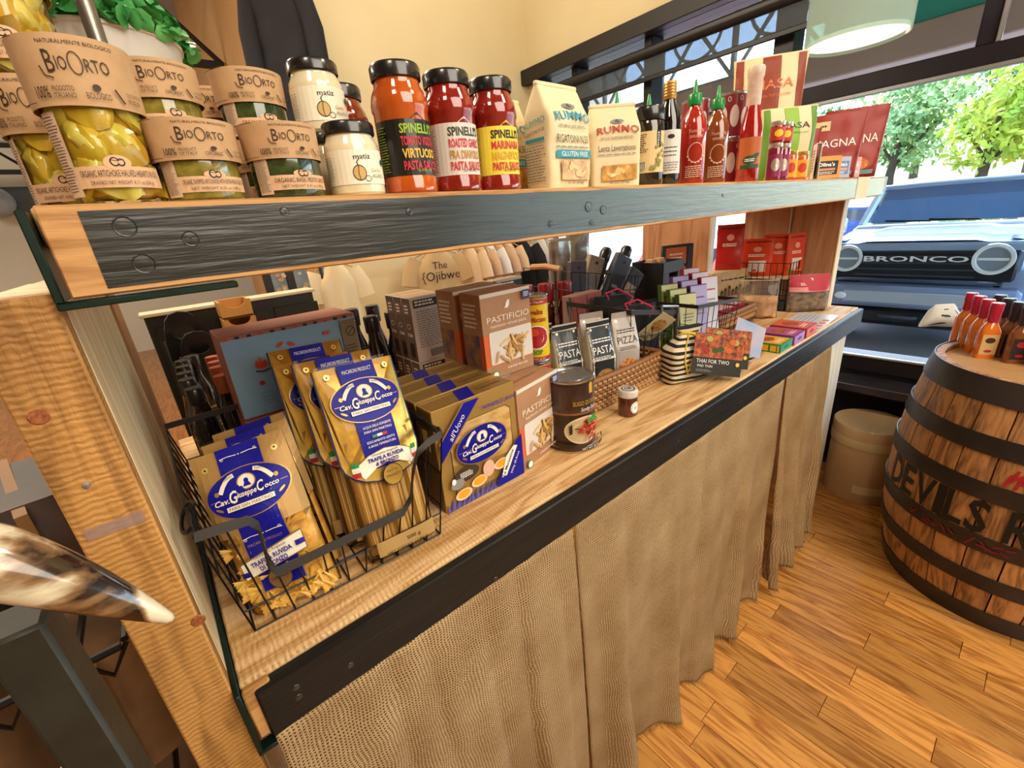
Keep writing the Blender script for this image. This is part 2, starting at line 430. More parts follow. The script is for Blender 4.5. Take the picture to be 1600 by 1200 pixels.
G().box(2.838, 2.852, -3.42, 2.92, 1.908, 1.926, .003).obj('glazing_bead', SILV, win)
G().box(2.838, 2.856, .318, .334, 2.0, 2.5, .003).obj('glazing_bead', SILV, win)
G().box(2.84, 2.856, -3.42, 2.92, .655, .668, .003).obj('glazing_bead', SILV, win)
for a, b, c, d in ((-3.42, 2.60, .655, 1.925), (2.70, 2.92, .655, 1.925), (-3.42, -1.0, 2.0, 2.5), (-.93, .336, 2.0, 2.5), (.392, 1.078, 2.0, 2.5), (1.175, 1.90, 2.0, 2.5), (1.96, 2.52, 2.0, 2.5), (2.58, 2.92, 2.0, 2.5)):
    G().box(2.925, 2.929, a, b, c, d).obj('pane', PANE, win)
struct('trim_1', G().box(2.70, 2.90, -3.5, 2.98, .50, .545, .006), P('sill ledge', '#33323a', .22, coat=.4))
struct('trim_2', G().box(2.775, 2.85, -3.5, 3.05, 2.500, 2.60, .004), P('header', '#1d1a19', .45))
t = thing('roller_shade', 'dark roller shade pulled a little way down over the top of the window', 'shade', (2.80, 0, 2.26))
g = G().tube([(0, -3.3, .14), (0, 2.85, .14)], .032, 14); g.obj('shade_tube', P('shade tube', '#211f22', .4), t)
G().box(-.002, .002, -3.3, 2.85, 0, .12).obj('shade_fabric', clear('sheer shade', '#8f98a0', .02, .5, .25), t)
G().box(-.009, .009, -3.3, 2.85, -.013, .014, .004).obj('bottom_rail', P('shade rail', '#17161a', .4), t)
# lamp reflected in the window pane, built as a solid hanging pendant
t = thing('reflected_pendant', 'reflection of a pale drum pendant lamp in the shop window, built as a hanging lamp', 'lamp', (2.42, .69, 2.045))
REFLECTED = clear('reflected shade', '#c8dcd6', .08, .2, .42)
g = G()
for r, rev in ((.172, 0), (.168, 1)):
    g.lathe([(r, 0), (r, .16), (r*.98, .20)], 48, cap=False)
g.obj('lamp_shade', REFLECTED, t)
lo = G().lathe([(.001, .012), (.165, .012), (.165, .015)], 48, cap=False).obj('diffuser', P('lamp diffuser', '#fff4d8', .5, emit=1.1), t)
G().lathe([(.001, .20), (.165, .20), (.165, .204), (.05, .235), (.012, .25), (.004, .26), (.004, 2.355)], 24).obj('cord', P('lamp cord', '#2a2a2a', .5), t)

# ------------------------------------------------------------------ outside
struct('ground', G().box(3.05, 5.3, -30, 40, -.3, -.10, .03), P('sidewalk', '#c9c4bb', .8, var=(2, '#b6b1a8')))
struct('ground', G().box(5.3, 90, -60, 80, -.4, -.16), P('asphalt', '#8b8a8d', .85, var=(.8, '#7a7a7e')))
# porch beam, soffit, sign panel and lattice
pb = thing('porch', 'porch beam across the window top with teal panel and white lattice', 'porch', (4.5, 0, -.1))
BEAM = P('porch beam', '#dcc2b8', .7, var=(1, '#d2b6ac'))
G().box(0, .2, -6, 9, 2.42, 2.62, .01).obj('beam', BEAM, pb)
G().box(.02, .1, -6, 1.45, 2.62, 3.6, .01).obj('sign_panel', P('teal panel', '#52c8bc', .6), pb)
G().box(-1.45, .9, -6, 9, 3.6, 3.7).obj('porch_roof', P('porch soffit', '#6b6460', .8), pb)
for y in (-5.8, 8.9): G().box(.02, .18, y, y+.16, -.01, 2.42, .01).obj('post', BEAM, pb)
LATW = P('white iron lattice', '#cfd6d8', .5)
for k in range(5):
    y0 = 1.5+k*.72; g = G()
    g.tube([(.1, y0, 2.62), (.1, y0, 3.6)], .03, 6); g.tube([(.1, y0, 2.64), (.1, y0+.72, 3.58)], .018, 6); g.tube([(.1, y0, 3.58), (.1, y0+.72, 2.64)], .018, 6)
    g.tube([(.1, y0+.36+.24*math.cos(a*pi/12), 3.1+.24*math.sin(a*pi/12)) for a in range(24)], .015, 6, closed=True)
    g.tube([(.1, y0, 2.64), (.1, y0+.72, 2.64)], .02, 6)
    g.obj('lattice_panel', LATW, pb)

def tyre(g, x, y, z, r, w):
    M = T(x, y, z, 0, 90)
    g.lathe([(r*.55, -w/2), (r*.9, -w/2), (r, -w/2+.03), (r, w/2-.03), (r*.9, w/2), (r*.55, w/2)], 28, M=M)
    return g
def truck():
    t = thing('off_road_truck', 'blue grey boxy off road truck parked nose to the shop window', 'car', (6, .90, -.16))
    PT = P('truck paint', '#a2b8d6', .25, .2, coat=.9); BK = P('truck black', '#14171c', .4); GL = P('truck glass', '#2d5f93', .06, coat=1., spec=.8)
    CH = P('headlight ring', '#f3f5f4', .15, coat=1); GR = P('truck grey', '#3b4150', .4)
    z = .16
    g = G(); g.box(.10, 1.25, -.80, .80, .70, 1.10, .06); g.box(1.0, 3.4, -.80, .80, .38, 1.24, .05); g.obj('body', PT, t)
    g = G(); g.grid(lambda u, v: (.04+1.22*u, -.74+1.48*v, 1.115+.085*math.sin(min(1, u*1.15)*pi/2)+.018*(1 if .22 < v < .78 else 0)), 10, 18)
    g.box(.03, .09, -.74, .74, 1.02, 1.115, .02); g.obj('hood', PT, t)
    for s in (-1, 1):
        G().grid(lambda u, v: (.10+1.05*u, s*(.62+.24*v), 1.14-.10*v*v+.05*u), 8, 5).box(.06, .16, s*.64, s*.84, .52, .86, .02).obj('fender', PT, t)
    G().box(0, .08, -.72, .72, .76, 1.04, .02).obj('grille', BK, t)
    g = G()
    for k in range(4): g.box(-.008, .02, -.46, .46, .79+k*.062, .805+k*.062)
    g.obj('grille_slats', GR, t)
    G().box(-.018, .02, -.40, .40, .935, .968, .004).obj('grille_bar', P('grille bar', '#2b3340', .4), t)
    for s in (-1, 1):
        g = G(); M = T(-.012, s*.555, .965, 0, 0, -90)
        g.lathe([(.105, 0), (.115, .02), (.138, .02), (.142, 0)], 32, M=M, cap=False); g.box(-.02, .0, s*.555-.10, s*.555+.10, .953, .977, .003)
        h = g.obj('headlight', CH, t)
        G().lathe([(.001, -.005), (.104, -.002)], 24, M=M, cap=False).obj('lens', P('headlight lens', '#8d97a3', .1, coat=1), h)
        G().box(.66, .80, s*.80, s*1.0, 1.17, 1.36, .03).obj('wing_mirror', PT, t)
    pr = Print(onplane((-.022, 0, .938), (0, -1, 0), (0, 0, 1)), .002); pr.text('BRONCO', 0, 0, .052, CH, .80, fat=.02); pr.done('lettering', t)
    G().box(-.14, .12, -.80, .80, .48, .70, .04).obj('bumper', P('bumper', '#8391b0', .4), t)
    g = G(); g.box(-.15, -.13, -.50, .50, .53, .65, .01); g.obj('bumper_panel', P('bumper panel', '#b4bcc8', .4), t)
    for s in (-1, 1):
        G().ball((-.15, s*.52, .59), .02, .055, .04, 12, 8).obj('fog_lamp', CH, t)
    G().box(-.08, .1, -.62, .62, .28, .48, .05).obj('skid_plate', BK, t)
    G().tube([(-.16, .15, .40), (-.19, .10, .40), (-.19, -.10, .40), (-.16, -.15, .40)], .018, 8).obj('tow_loop', GR, t)
    g = G(); g.box(.3, 3.3, -.62, .62, .28, .42); g.obj('underbody', BK, t)
    # cabin
    def q(x0, x1, z0, z1, y0, y1): return [(x0, -y0, z0), (x0, y0, z0), (x1, y1, z1), (x1, -y1, z1)]
    G().box(1.52, 3.35, -.70, .70, 1.60, 1.68, .03).obj('roof', PT, t)
    g = G(); g.add(q(1.16, 1.52, 1.25, 1.62, .66, .62), [(0, 1, 2, 3)]); g.obj('windshield', GL, t, smooth=0)
    for s in (-1, 1):
        G().tube([(1.12, s*.74, 1.22), (1.54, s*.68, 1.64)], .045, 6).obj('pillar', PT, t)
        G().box(1.6, 3.3, s*.73, s*.70, 1.25, 1.6).obj('side_window', GL, t)
    G().tube([(1.14, -.30, 1.255), (1.18, .12, 1.275)], .010, 6).obj('wiper', BK, t)
    G().tube([(1.14, .10, 1.255), (1.18, .52, 1.275)], .010, 6).obj('wiper', BK, t)
    for x in (.62, 2.8):
        for s in (-1, 1): tyre(G(), x, s*.70, .36, .36, .24).obj('wheel', P('tyre', '#16171a', .8), t)
    return t
truck()
def car(loc, rz, col, label, k=1.):
    t = thing('parked_car', label, 'car', loc, rz); PT = P('paint '+col, col, .25, .2, coat=.9); GL = P('car glass', '#33475c', .08, coat=1)
    o = [(-1.9, .25), (-1.85, .62), (-1.0, .76), (-.5, 1.15), (.7, 1.2), (1.35, .82), (1.85, .78), (1.9, .25)]
    G().prism([(x*k, z*k) for x, z in o], -.72*k, .72*k).obj('body', PT, t)
    for s in (-1, 1):
        G().prism([(x*k, z*k) for x, z in [(-.92, .8), (-.45, 1.1), (.65, 1.13), (1.15, .83)]], s*.70*k, s*.735*k).obj('side_window', GL, t)
    G().add([(x*k, y*k, z*k) for x, y, z in [(-1.02, -.62, .79), (-1.02, .62, .79), (-.54, .58, 1.13), (-.54, -.58, 1.13)]], [(0, 1, 2, 3)]).obj('windshield', GL, t)
    for x in (-1.2, 1.2):
        for s in (-1, 1): tyre(G(), x*k, s*.66*k, .3*k, .3*k, .2*k).obj('wheel', P('tyre', '#16171a', .8), t)
    for s in (-1, 1): G().ball((-1.86*k, s*.5*k, .55*k), .05, .16, .08, 10, 6).obj('headlight', P('headlight ring', '#f3f5f4', .15), t)
car((17.5, 3.9, -.16), 80, '#2a57a8', 'bright blue car parked far across the lot beyond the off road truck')
car((21, 6.9, -.16), 85, '#b9c3cf', 'silver car parked far across the lot behind the blue car')
car((6.9, 3.65, -.16), 4, '#c2262c', 'red car parked outside, glimpsed under the upper shelf', .92)
# hill and trees
struct('ground', G().grid(lambda u, v: (26+50*u, -45+110*v, -.2+9*u+1.2*noise.noise(Vector((u*5, v*9, 0)))*u), 24, 40), P('grass slope', '#b3ab7c', .9, var=(.5, '#c4b98e')))
LEAFC = [P('leaf yellow', '#d6d244', .6, var=(1.5, '#a9c23c')), P('leaf green', '#6f9a4a', .6, var=(1.2, '#4f7f45')), P('leaf pale', '#b5cc86', .6, var=(1.5, '#86a862'))]
BARK = P('bark', '#5b4a3c', .9)
def tree(x, y, z, h, r, c, label, seed):
    t = thing('leafy_tree', label, 'tree', (x, y, z), group='trees across the parking lot'); rnd = random.Random(seed)
    g = G().tube([(0, 0, -.3), (rnd.uniform(-.2, .2), .1, h*.3), (rnd.uniform(-.3, .3), 0, h*.62)], .2, 7, rad=[.24, .17, .08])
    for k in range(4):
        a = k*1.6; g.tube([(0, 0, h*.35), (math.cos(a)*r*.5, math.sin(a)*r*.5, h*.6)], .06, 5)
    g.obj('trunk', BARK, t)
    vs = []; fs = []
    cl = [(rnd.gauss(0, r*.42), rnd.gauss(0, r*.42), h*.62+rnd.gauss(0, h*.16), r*rnd.uniform(.28, .5)) for _ in range(16)]
    for i in range(2600):
        cx, cy, cz, cr = cl[i % 16]; d = Vector((rnd.gauss(0, 1), rnd.gauss(0, 1), rnd.gauss(0, 1))).normalized()*cr*rnd.uniform(.7, 1.05)
        p = Vector((cx, cy, cz))+d; a = Vector((rnd.gauss(0, 1), rnd.gauss(0, 1), rnd.gauss(0, 1))).normalized(); b = a.orthogonal().normalized(); s = rnd.uniform(.09, .19)
        k = len(vs); vs += [p+a*s, p+b*s*.6, p-a*s, p-b*s*.6]; fs.append((k, k+1, k+2, k+3))
    tag(G().add(vs, fs).obj('foliage', LEAFC[c], t, smooth=0), kind='stuff')
TREES = [(24, 2.2, 6.2, 2.0, 0), (27, 5.4, 6.6, 2.1, 2), (24.5, 7.8, 5.0, 1.8, 1), (31, 10.2, 6.5, 2.5, 2), (33, 1.6, 8.2, 2.9, 1), (38, 6.6, 8, 3.0, 0), (23, -1.6, 5.6, 1.9, 1), (34, 15.2, 7, 2.8, 2), (43, 2.2, 9, 3.2, 2), (31, 20, 7, 2.8, 0)]
order = sorted(range(len(TREES)), key=lambda i: -math.atan2(TREES[i][1], TREES[i][0]))
ORD = ['first', 'second', 'third', 'fourth', 'fifth', 'sixth', 'seventh', 'eighth', 'ninth', 'tenth']
for n_, i in enumerate(order):
    x, y, h, r, c = TREES[i]
    tree(x, y, -.2+9*max(0, (x-26)/50), h, r, c, ('yellow leafed', 'dark green', 'pale green')[c]+' tree across the parking lot, '+ORD[n_]+' of the trees from the left', i)
# ------------------------------------------------------------------ the display shelving
PINE = wood('rough pine', '#b58648', '#e3bd88', 'x', .62, 14., .5, saw=42.)
PINEZ = wood('pine post', '#855a28', '#b98645', 'z', .6, 16., .42, saw=48.)
PINEL = wood('planed pine', '#cfb183', '#e6d2a8', 'z', .55, 12., .15)
PLY = wood('end panel', '#9c6a45', '#b98660', 'z', .5, 7., .08)
def blackpaint(name):
    m = P(name, '#1b1c1a', .30, coat=.55, bump=(9, .35, (1, 14, 14)), var=(6, '#242622', (1, 6, 6)), spec=.6)
    m.node_tree.nodes['Principled BSDF'].inputs['Coat Roughness'].default_value = .22
    return m
BP = blackpaint('black paint')
STRAP = P('green black steel', '#10271f', .35, .4, bump=(40, .15))
sh = thing('shelf_unit', 'rough pine two tier display shelving with black painted front boards', 'shelf', (0, 0, 0))
XL, XR = -.05, 2.44
for nm, zt, zb in (('upper_board', ZU, ZU-.032), ('lower_board', ZL, ZL-.035)):
    ys = (.514, .80, 1.10) if nm == 'upper_board' else (.514, .80, 1.10, 1.46)
    for a, b in zip(ys, ys[1:]): G().box(XL, XR, a, b-.002, zb, zt, .003).obj(nm, PINE, sh)
# front boards: bare wood faces with black paint on the outer face
g = G(); g.box(XL+.003, XR-.06, .500, .5138, ZU-.0715, ZU-.0012, .0015); g.obj('upper_front_board', wood('raw pine edge', '#9a6a33', '#c4935a', 'x', .6, 20., .3), sh)
G().grid(lambda u, v: (XL+.027+(XR-.087-XL)*u, .4995-.0008*noise.noise(Vector((u*60, v*3, 0))), ZU-.0665+.0013*noise.noise(Vector((u*30, 7, 0)))+v*.060), 80, 3).obj('paint_coat', BP, sh)
G().box(XL+.012, XR, .495, .5138, ZL-.086, ZL-.004, .003).obj('lower_front_board', P('black paint matte', '#191816', .45, bump=(9, .4, (1, 14, 14)), var=(6, '#211f1c', (1, 6, 6)), spec=.3), sh)
G().box(XL, XL+.03, .5, .5138, ZL-.080, ZL-.002, .002).obj('board_end', wood('raw pine edge', '#9a6a33', '#c4935a', 'x'), sh)
TAPE = P('masking tape', '#d9d0a8', .7)
G().box(2.02, 2.16, .4985, .5, ZU-.073, ZU, 0).obj('masking_tape', TAPE, sh)
G().box(XR-.062, XR, .503, .5138, ZU-.055, ZU-.001, .002).obj('board_end', P('grey paint', '#70777a', .35), sh)
# wooden plugs and screw heads in the front boards
for px, py, k in ((195, 354, 1), (225, 412, 1), (298, 373, .8), (445, 330, .5), (640, 330, .5), (920, 323, 1), (943, 328, .9), (860, 350, .5), (925, 348, .5), (1130, 305, .4)):
    p = ay(px, py, .4985); g = G(); M = T(p.x, .4990, p.z, 0, 90)
    g.tube([(.0075*k*math.cos(q*pi/9), .0075*k*math.sin(q*pi/9), 0) for q in range(18)], .0006, 5, closed=True, M=M); g.lathe([(.001, .0006), (.0068*k, .0004)], 14, M=M, cap=False); g.obj('screw_plug', BP, sh)
for px, py in ((463, 1075), (467, 1090), (548, 1040), (775, 905), (1060, 690)):
    p = ay(px, py, .4945); G().lathe([(.001, .0012), (.004, .001), (.005, 0)], 12, M=T(p.x, .4955, p.z, 0, 90)).obj('screw_head', BP, sh)
# left posts, right posts
def post(x0, x1, y0, y1, mat, z0=0., z1=None):
    return G().box(x0, x1, y0, y1, z0, z1 or 1.70, .003).obj('post', mat, sh)
G().box(-.112, -.0575, .512, .545, 0, 1.475, .002).obj('post', PINEZ, sh)
G().box(-.112, -.0575, .545, .822, 0, 1.475, .003).obj('post', PINEL, sh)
G().box(-.108, -.0585, .826, 1.11, 0, 1.475, .003).obj('post', PINEL, sh)
G().box(-.112, -.060, 1.22, 1.46, 0, 1.475, .003).obj('post', wood('shaded pine', '#77502c', '#9a6e42', 'z'), sh)  # pine browned to stand for the shade behind the front posts
for y0, y1 in ((.62, .815), (.82, 1.03), (1.20, 1.62)):
    G().box(2.385, 2.435, y0+.006, y1, ZL, ZU-.032, .003).obj('post', PLY, sh)
    G().box(2.383, 2.437, y0, y0+.006, ZL, ZU-.032, .001).obj('post_edge', PINEL, sh)
    G().box(2.385, 2.435, y0, y1, 0, ZL-.035, .003).obj('post', PLY, sh)
G().box(2.20, 2.40, .58, .62, ZU-.045, ZU-.032).obj('cleat', PLY, sh)
# steel straps at the left end
for zt, zb in ((ZU-.004, ZU-.0735), (ZL+.004, ZL-.096)):
    g = G(); g.box(XL-.0072, XL-.0012, .497, 1.05, zb, zt, .001); g.box(XL-.0072, XL+.12 if zt > 1.2 else XL+.035, .497, .514, zb-.006, zb, .001)
    g.obj('steel_strap', STRAP, sh)
nl = az(135, 758, 1.3); p = ay(135, 758, .5115)
G().lathe([(.001, .0025), (.003, .002), (.0034, 0)], 10, M=T(p.x, .512, p.z, 0, 90)).obj('nail_head', P('zinc', '#c8ccd0', .3, .9), sh)
p = ay(60, 652, .5115); G().lathe([(.001, .0012), (.006, .001), (.007, 0)], 14, M=T(p.x, .512, p.z, 0, 90)).obj('knot', P('wood knot', '#7a3c1c', .6, var=(300, '#a06038')), sh)
p = ay(310, 970, .5115); G().lathe([(.001, .0012), (.006, .001), (.007, 0)], 14, M=T(p.x, .512, p.z, 0, 90)).obj('knot', P('wood knot', '#7a3c1c', .6), sh)
G().box(-.106, -.063, .5112, .5122, ay(150, 832, .512).z-.006, ay(150, 832, .512).z+.006).obj('clear_tape', clear('clear tape', '#e8d8d0', .2, .2, .22), sh)
# cross stretcher and a crate under the shelf, glimpsed at the slits
G().box(XL, XR, 1.38, 1.42, .12, .2).obj('stretcher', PINE, sh)
G().box(2.04, 2.44, .540, .552, .02, ZL-.09, .002).obj('end_board', wood('pale end board', '#d9cdb0', '#ece2c8', 'z', .6, 9., .12), sh)  # wood made pale to stand for the window glare washing it out

# ------------------------------------------------------------------ burlap skirt
def burlapmat():
    m = bpy.data.materials.new('burlap'); m.use_nodes = True; n = m.node_tree.nodes; L = m.node_tree.links; b = n['Principled BSDF']
    b.inputs['Roughness'].default_value = .95; b.inputs['Specular IOR Level'].default_value = .1
    uv = n.new('ShaderNodeUVMap'); sp = n.new('ShaderNodeSeparateXYZ')
    wob = n.new('ShaderNodeTexNoise'); wob.inputs['Scale'].default_value = 9.; wob.inputs['Detail'].default_value = 2
    L.new(uv.outputs[0], wob.inputs['Vector']); sc = n.new('ShaderNodeVectorMath'); sc.operation = 'SCALE'; sc.inputs['Scale'].default_value = .03
    L.new(wob.outputs['Color'], sc.inputs[0]); ad = n.new('ShaderNodeVectorMath'); L.new(uv.outputs[0], ad.inputs[0]); L.new(sc.outputs[0], ad.inputs[1]); L.new(ad.outputs[0], sp.inputs[0])
    hs = []
    for k in (0, 1):
        mu = n.new('ShaderNodeMath'); mu.operation = 'MULTIPLY'; mu.inputs[1].default_value = pi/.0052; L.new(sp.outputs[k], mu.inputs[0])
        si = n.new('ShaderNodeMath'); si.operation = 'SINE'; L.new(mu.outputs[0], si.inputs[0]); ab = n.new('ShaderNodeMath'); ab.operation = 'ABSOLUTE'; L.new(si.outputs[0], ab.inputs[0]); hs.append(ab.outputs[0])
    mx = n.new('ShaderNodeMath'); mx.operation = 'MAXIMUM'; L.new(hs[0], mx.inputs[0]); L.new(hs[1], mx.inputs[1])
    fib = n.new('ShaderNodeTexNoise'); fib.inputs['Scale'].default_value = 420.; fib.inputs['Detail'].default_value = 3; mp = n.new('ShaderNodeMapping'); mp.inputs['Scale'].default_value = (1, .25, 1); L.new(uv.outputs[0], mp.inputs[0]); L.new(mp.outputs[0], fib.inputs['Vector'])
    big = n.new('ShaderNodeTexNoise'); big.inputs['Scale'].default_value = 7.; L.new(uv.outputs[0], big.inputs['Vector'])
    r = n.new('ShaderNodeValToRGB'); e = r.color_ramp.elements; e[0].position = .42; e[0].color = lin('#44301b'); e[1].position = .80; e[1].color = lin('#c2a87e'); L.new(mx.outputs[0], r.inputs[0])
    m2 = n.new('ShaderNodeMix'); m2.data_type = 'RGBA'; m2.blend_type = 'MULTIPLY'; m2.inputs[0].default_value = .8; r2 = n.new('ShaderNodeValToRGB'); r2.color_ramp.elements[0].position = .3; r2.color_ramp.elements[0].color = lin('#ab9070'); r2.color_ramp.elements[1].position = .7; r2.color_ramp.elements[1].color = lin('#ffffff')
    av = n.new('ShaderNodeMath'); av.operation = 'MULTIPLY_ADD'; av.inputs[1].default_value = .5; L.new(big.outputs[0], av.inputs[0]); hf = n.new('ShaderNodeMath'); hf.operation = 'MULTIPLY'; hf.inputs[1].default_value = .5; L.new(fib.outputs[0], hf.inputs[0]); L.new(hf.outputs[0], av.inputs[2])
    L.new(av.outputs[0], r2.inputs[0]); L.new(r.outputs[0], m2.inputs[6]); L.new(r2.outputs[0], m2.inputs[7]); L.new(m2.outputs[2], b.inputs['Base Color'])
    q = n.new('ShaderNodeBump'); q.inputs['Strength'].default_value = .7; q.inputs['Distance'].default_value = .0016; L.new(mx.outputs[0], q.inputs['Height']); L.new(q.outputs[0], b.inputs['Normal'])
    return m
BUR = burlapmat()
FRAY = P('burlap thread', '#b0915f', .9)
def burlap(x0, x1, folds, label, ztop=ZL-.084, zbot=.012, seed=0, l0=0., l1=0., y=.508, bow=.03):
    """hung cloth: folds deepen towards the hem, left and right edges sway by l0/l1"""
    t = thing('burlap_skirt', label, 'burlap', (0, 0, 0), group='burlap skirt below the lower shelf')
    nu, nv = 90, 60; vs = []; fs = []; uvs = []
    for j in range(nv+1):
        v = j/nv
        for i in range(nu+1):
            u = i/nu; x = x0+(x1-x0)*u+(l0*(1-u)+l1*u)*v**1.3
            d = (.010+.046*v)*(math.sin(folds*2*pi*u+seed)+.45*math.sin(folds*3.7*pi*u+seed*2+v))+.012*noise.noise(Vector((u*6, v*4, seed)))
            zb = zbot+.012*noise.noise(Vector((u*9, seed, 3)))+.05*bow*math.sin(u*pi)
            vs.append((x, y-.010-abs(d)*.35+d*.55*v-.02*v, ztop+(zb-ztop)*v)); uvs.append(((x1-x0)*u, (ztop-zb)*v))
    for j in range(nv):
        for i in range(nu):
            fs.append((j*(nu+1)+i, (j+1)*(nu+1)+i, (j+1)*(nu+1)+i+1, j*(nu+1)+i+1))
    g = G().add(vs, fs); me = g.mesh('cloth', BUR, 180); ul = me.uv_layers.new(name='UVMap')
    for lp in me.loops: ul.data[lp.index].uv = uvs[lp.vertex_index]
    o = link('cloth', me, t)
    md = o.modifiers.new('thick', 'SOLIDIFY'); md.thickness = .002
    rnd = random.Random(seed+3); g = G()
    for k in range(int((x1-x0)*330)):
        i = rnd.randrange(nu); p = Vector(vs[nv*(nu+1)+i]).lerp(Vector(vs[nv*(nu+1)+i+1]), rnd.random()); l = rnd.uniform(.008, .022)
        q = p+Vector((rnd.uniform(-.006, .006), rnd.uniform(-.008, .003), -min(l, p.z-.001)))
        g.tube([p+Vector((0, 0, .004)), q], .0006, 3)
    tag(g.obj('frayed_hem', FRAY, t), kind='stuff')
    return t
burlap(-.035, .512, 3.2, 'burlap skirt panel nearest the left post, below the wire basket', zbot=.05, seed=1.0, l0=.0, l1=.025)
burlap(.522, 1.58, 4.2, 'widest burlap skirt panel, below the large sauce can', zbot=.03, seed=2.2, l0=.02, l1=-.10, bow=-.4)
burlap(1.60, 2.05, 3.0, 'burlap skirt panel beside the pale end board', zbot=.035, seed=4.1, l0=-.04, l1=-.02)
# loose threads on the floor
for k, pts in enumerate((((1115, 985), (1127, 995), (1131, 1013)), ((1262, 905), (1290, 870), (1303, 846)), ((1330, 815), (1352, 826), (1362, 838)))):
    g = G().tube([tuple(az(a, b, .001)) for a, b in pts], .0011, 5)
    tag(g.obj('burlap_thread', FRAY), ['loose burlap thread curling on the floor beside the widest burlap panel', 'loose burlap thread lying on the floor short of the cardboard drum', 'loose burlap thread on the floor against the barrel'][k], 'thread')

# ------------------------------------------------------------------ barrel, sauces on it, drum
def barrel(x, y):
    t = thing('whiskey_barrel', 'weathered oak barrel with black hoops and black lettering', 'barrel', (x, y, 0))
    H = .90; rt, rb = .332, .388
    def R(z): return rb-(rb-rt)*((z-H/2)/(H/2))**2
    ST = wood('barrel stave', '#7a5230', '#c48f58', 'z', .55, 16., .35, per_object=True)
    n = 26; rnd = random.Random(5)
    for k in range(n):
        a0 = 2*pi*k/n; a1 = 2*pi*(k+1)/n; g = G(); nz = 10; ng = 3; e = .006; off = rnd.uniform(-.0015, .0015)
        vs = []; fs = []
        for j in range(nz+1):
            z = .004+(H-.004)*j/nz
            for i in range(ng+1):
                a = a0+e+(a1-a0-2*e)*i/ng; r = R(z)+off-(.0025 if i in (0, ng) else 0); vs.append((r*math.cos(a), r*math.sin(a), z))
            for i in (ng, 0):
                a = a0+e+(a1-a0-2*e)*i/ng; r = R(z)-.026; vs.append((r*math.cos(a), r*math.sin(a), z))
        m = ng+3
        for j in range(nz):
            for i in range(m): fs.append((j*m+i, j*m+(i+1) % m, (j+1)*m+(i+1) % m, (j+1)*m+i))
        fs += [tuple(range(m-1, -1, -1)), tuple(nz*m+i for i in range(m))]
        G().add(vs, fs).obj('stave', ST, t)
    G().lathe([(R(.05)-.024, .05), (R(.05)-.024, .07)], 40).obj('bottom_head', P('barrel head', '#b98d5a', .6), t)
    hd = wood('barrel head', '#c59a63', '#e3c596', 'x', .5, 9., .12)
    for k in range(6):
        r = R(H)-.028; x0 = -r+2*r*k/6+.0008; x1 = -r+2*r*(k+1)/6-.0008
        out = [(xx, -math.sqrt(max(0, r*r-xx*xx))) for xx in [x0+(x1-x0)*i/6 for i in range(7)]]
        out += [(xx, -yy) for xx, yy in reversed(out)]; vs = [(a, b, H-.035) for a, b in out]+[(a, b, H-.018) for a, b in out]; m = len(out)
        G().add(vs, [tuple(range(m-1, -1, -1)), tuple(range(m, 2*m))]+[(i, (i+1) % m, m+(i+1) % m, m+i) for i in range(m)]).obj('head_board', hd, t)
    HOOP = P('hoop steel', '#35312f', .42, .5, var=(9, '#463c38'), bump=(30, .15))
    for z0, z1 in ((.825, .903), (.668, .728), (.515, .575), (.325, .385), (.172, .232), (.0, .075)):
        G().lathe([(R(z0)+.0005, z0), (R(z0)+.0042, z0), (R((z0+z1)/2)+.0045, (z0+z1)/2), (R(z1)+.0042, z1), (R(z1)+.0005, z1)], 72, cap=False).obj('hoop', HOOP, t)
    # lettering burnt on the belly, facing the aisle corner
    ang = -pi/2
    pr = Print(oncyl(lambda v: R(v)+.0022, ang), .0006)
    u = -.43
    for ch, w in (('D', .075), ('E', .062), ('V', .08), ('I', .03), ('L', .06), ('S', .06), (' ', .035), ('R', .07), ('I', .03), ('V', .08)):
        if ch != ' ': pr.text(ch, u+w/2, .394, .116, INK, w*.90, fat=.02)
        u += w
    pr.done('lettering', t); pr = Print(oncyl(lambda v: R(v)+.0022, ang), .0006)
    for k in range(5):
        v = .60+.02*(k % 2); uu = -.06+k*.012
        pr.line([(uu, v-.02), (uu+.008, v+.025)], .007, P('red paint', '#b5202c', .5))
    pr.text('4', -.02, .60, .05, P('red paint', '#b5202c', .5), .05, fat=.03)
    pr.done('red_marking', t)
    pr = Print(oncyl(lambda v: R(v)+.0045, ang), .0006); rr = random.Random(4)
    for k in range(26):
        uu = -.30+rr.random()*.42; pr.line([(uu, .332+rr.random()*.04), (uu+.02, .335+rr.random()*.04)], .006, P('red scuff', '#7d2028', .6))
    pr.done('red_scuffs', t)
    return t, H
BX, BY = 2.28, -.12
bar, BH = barrel(BX, BY)
BH -= .018
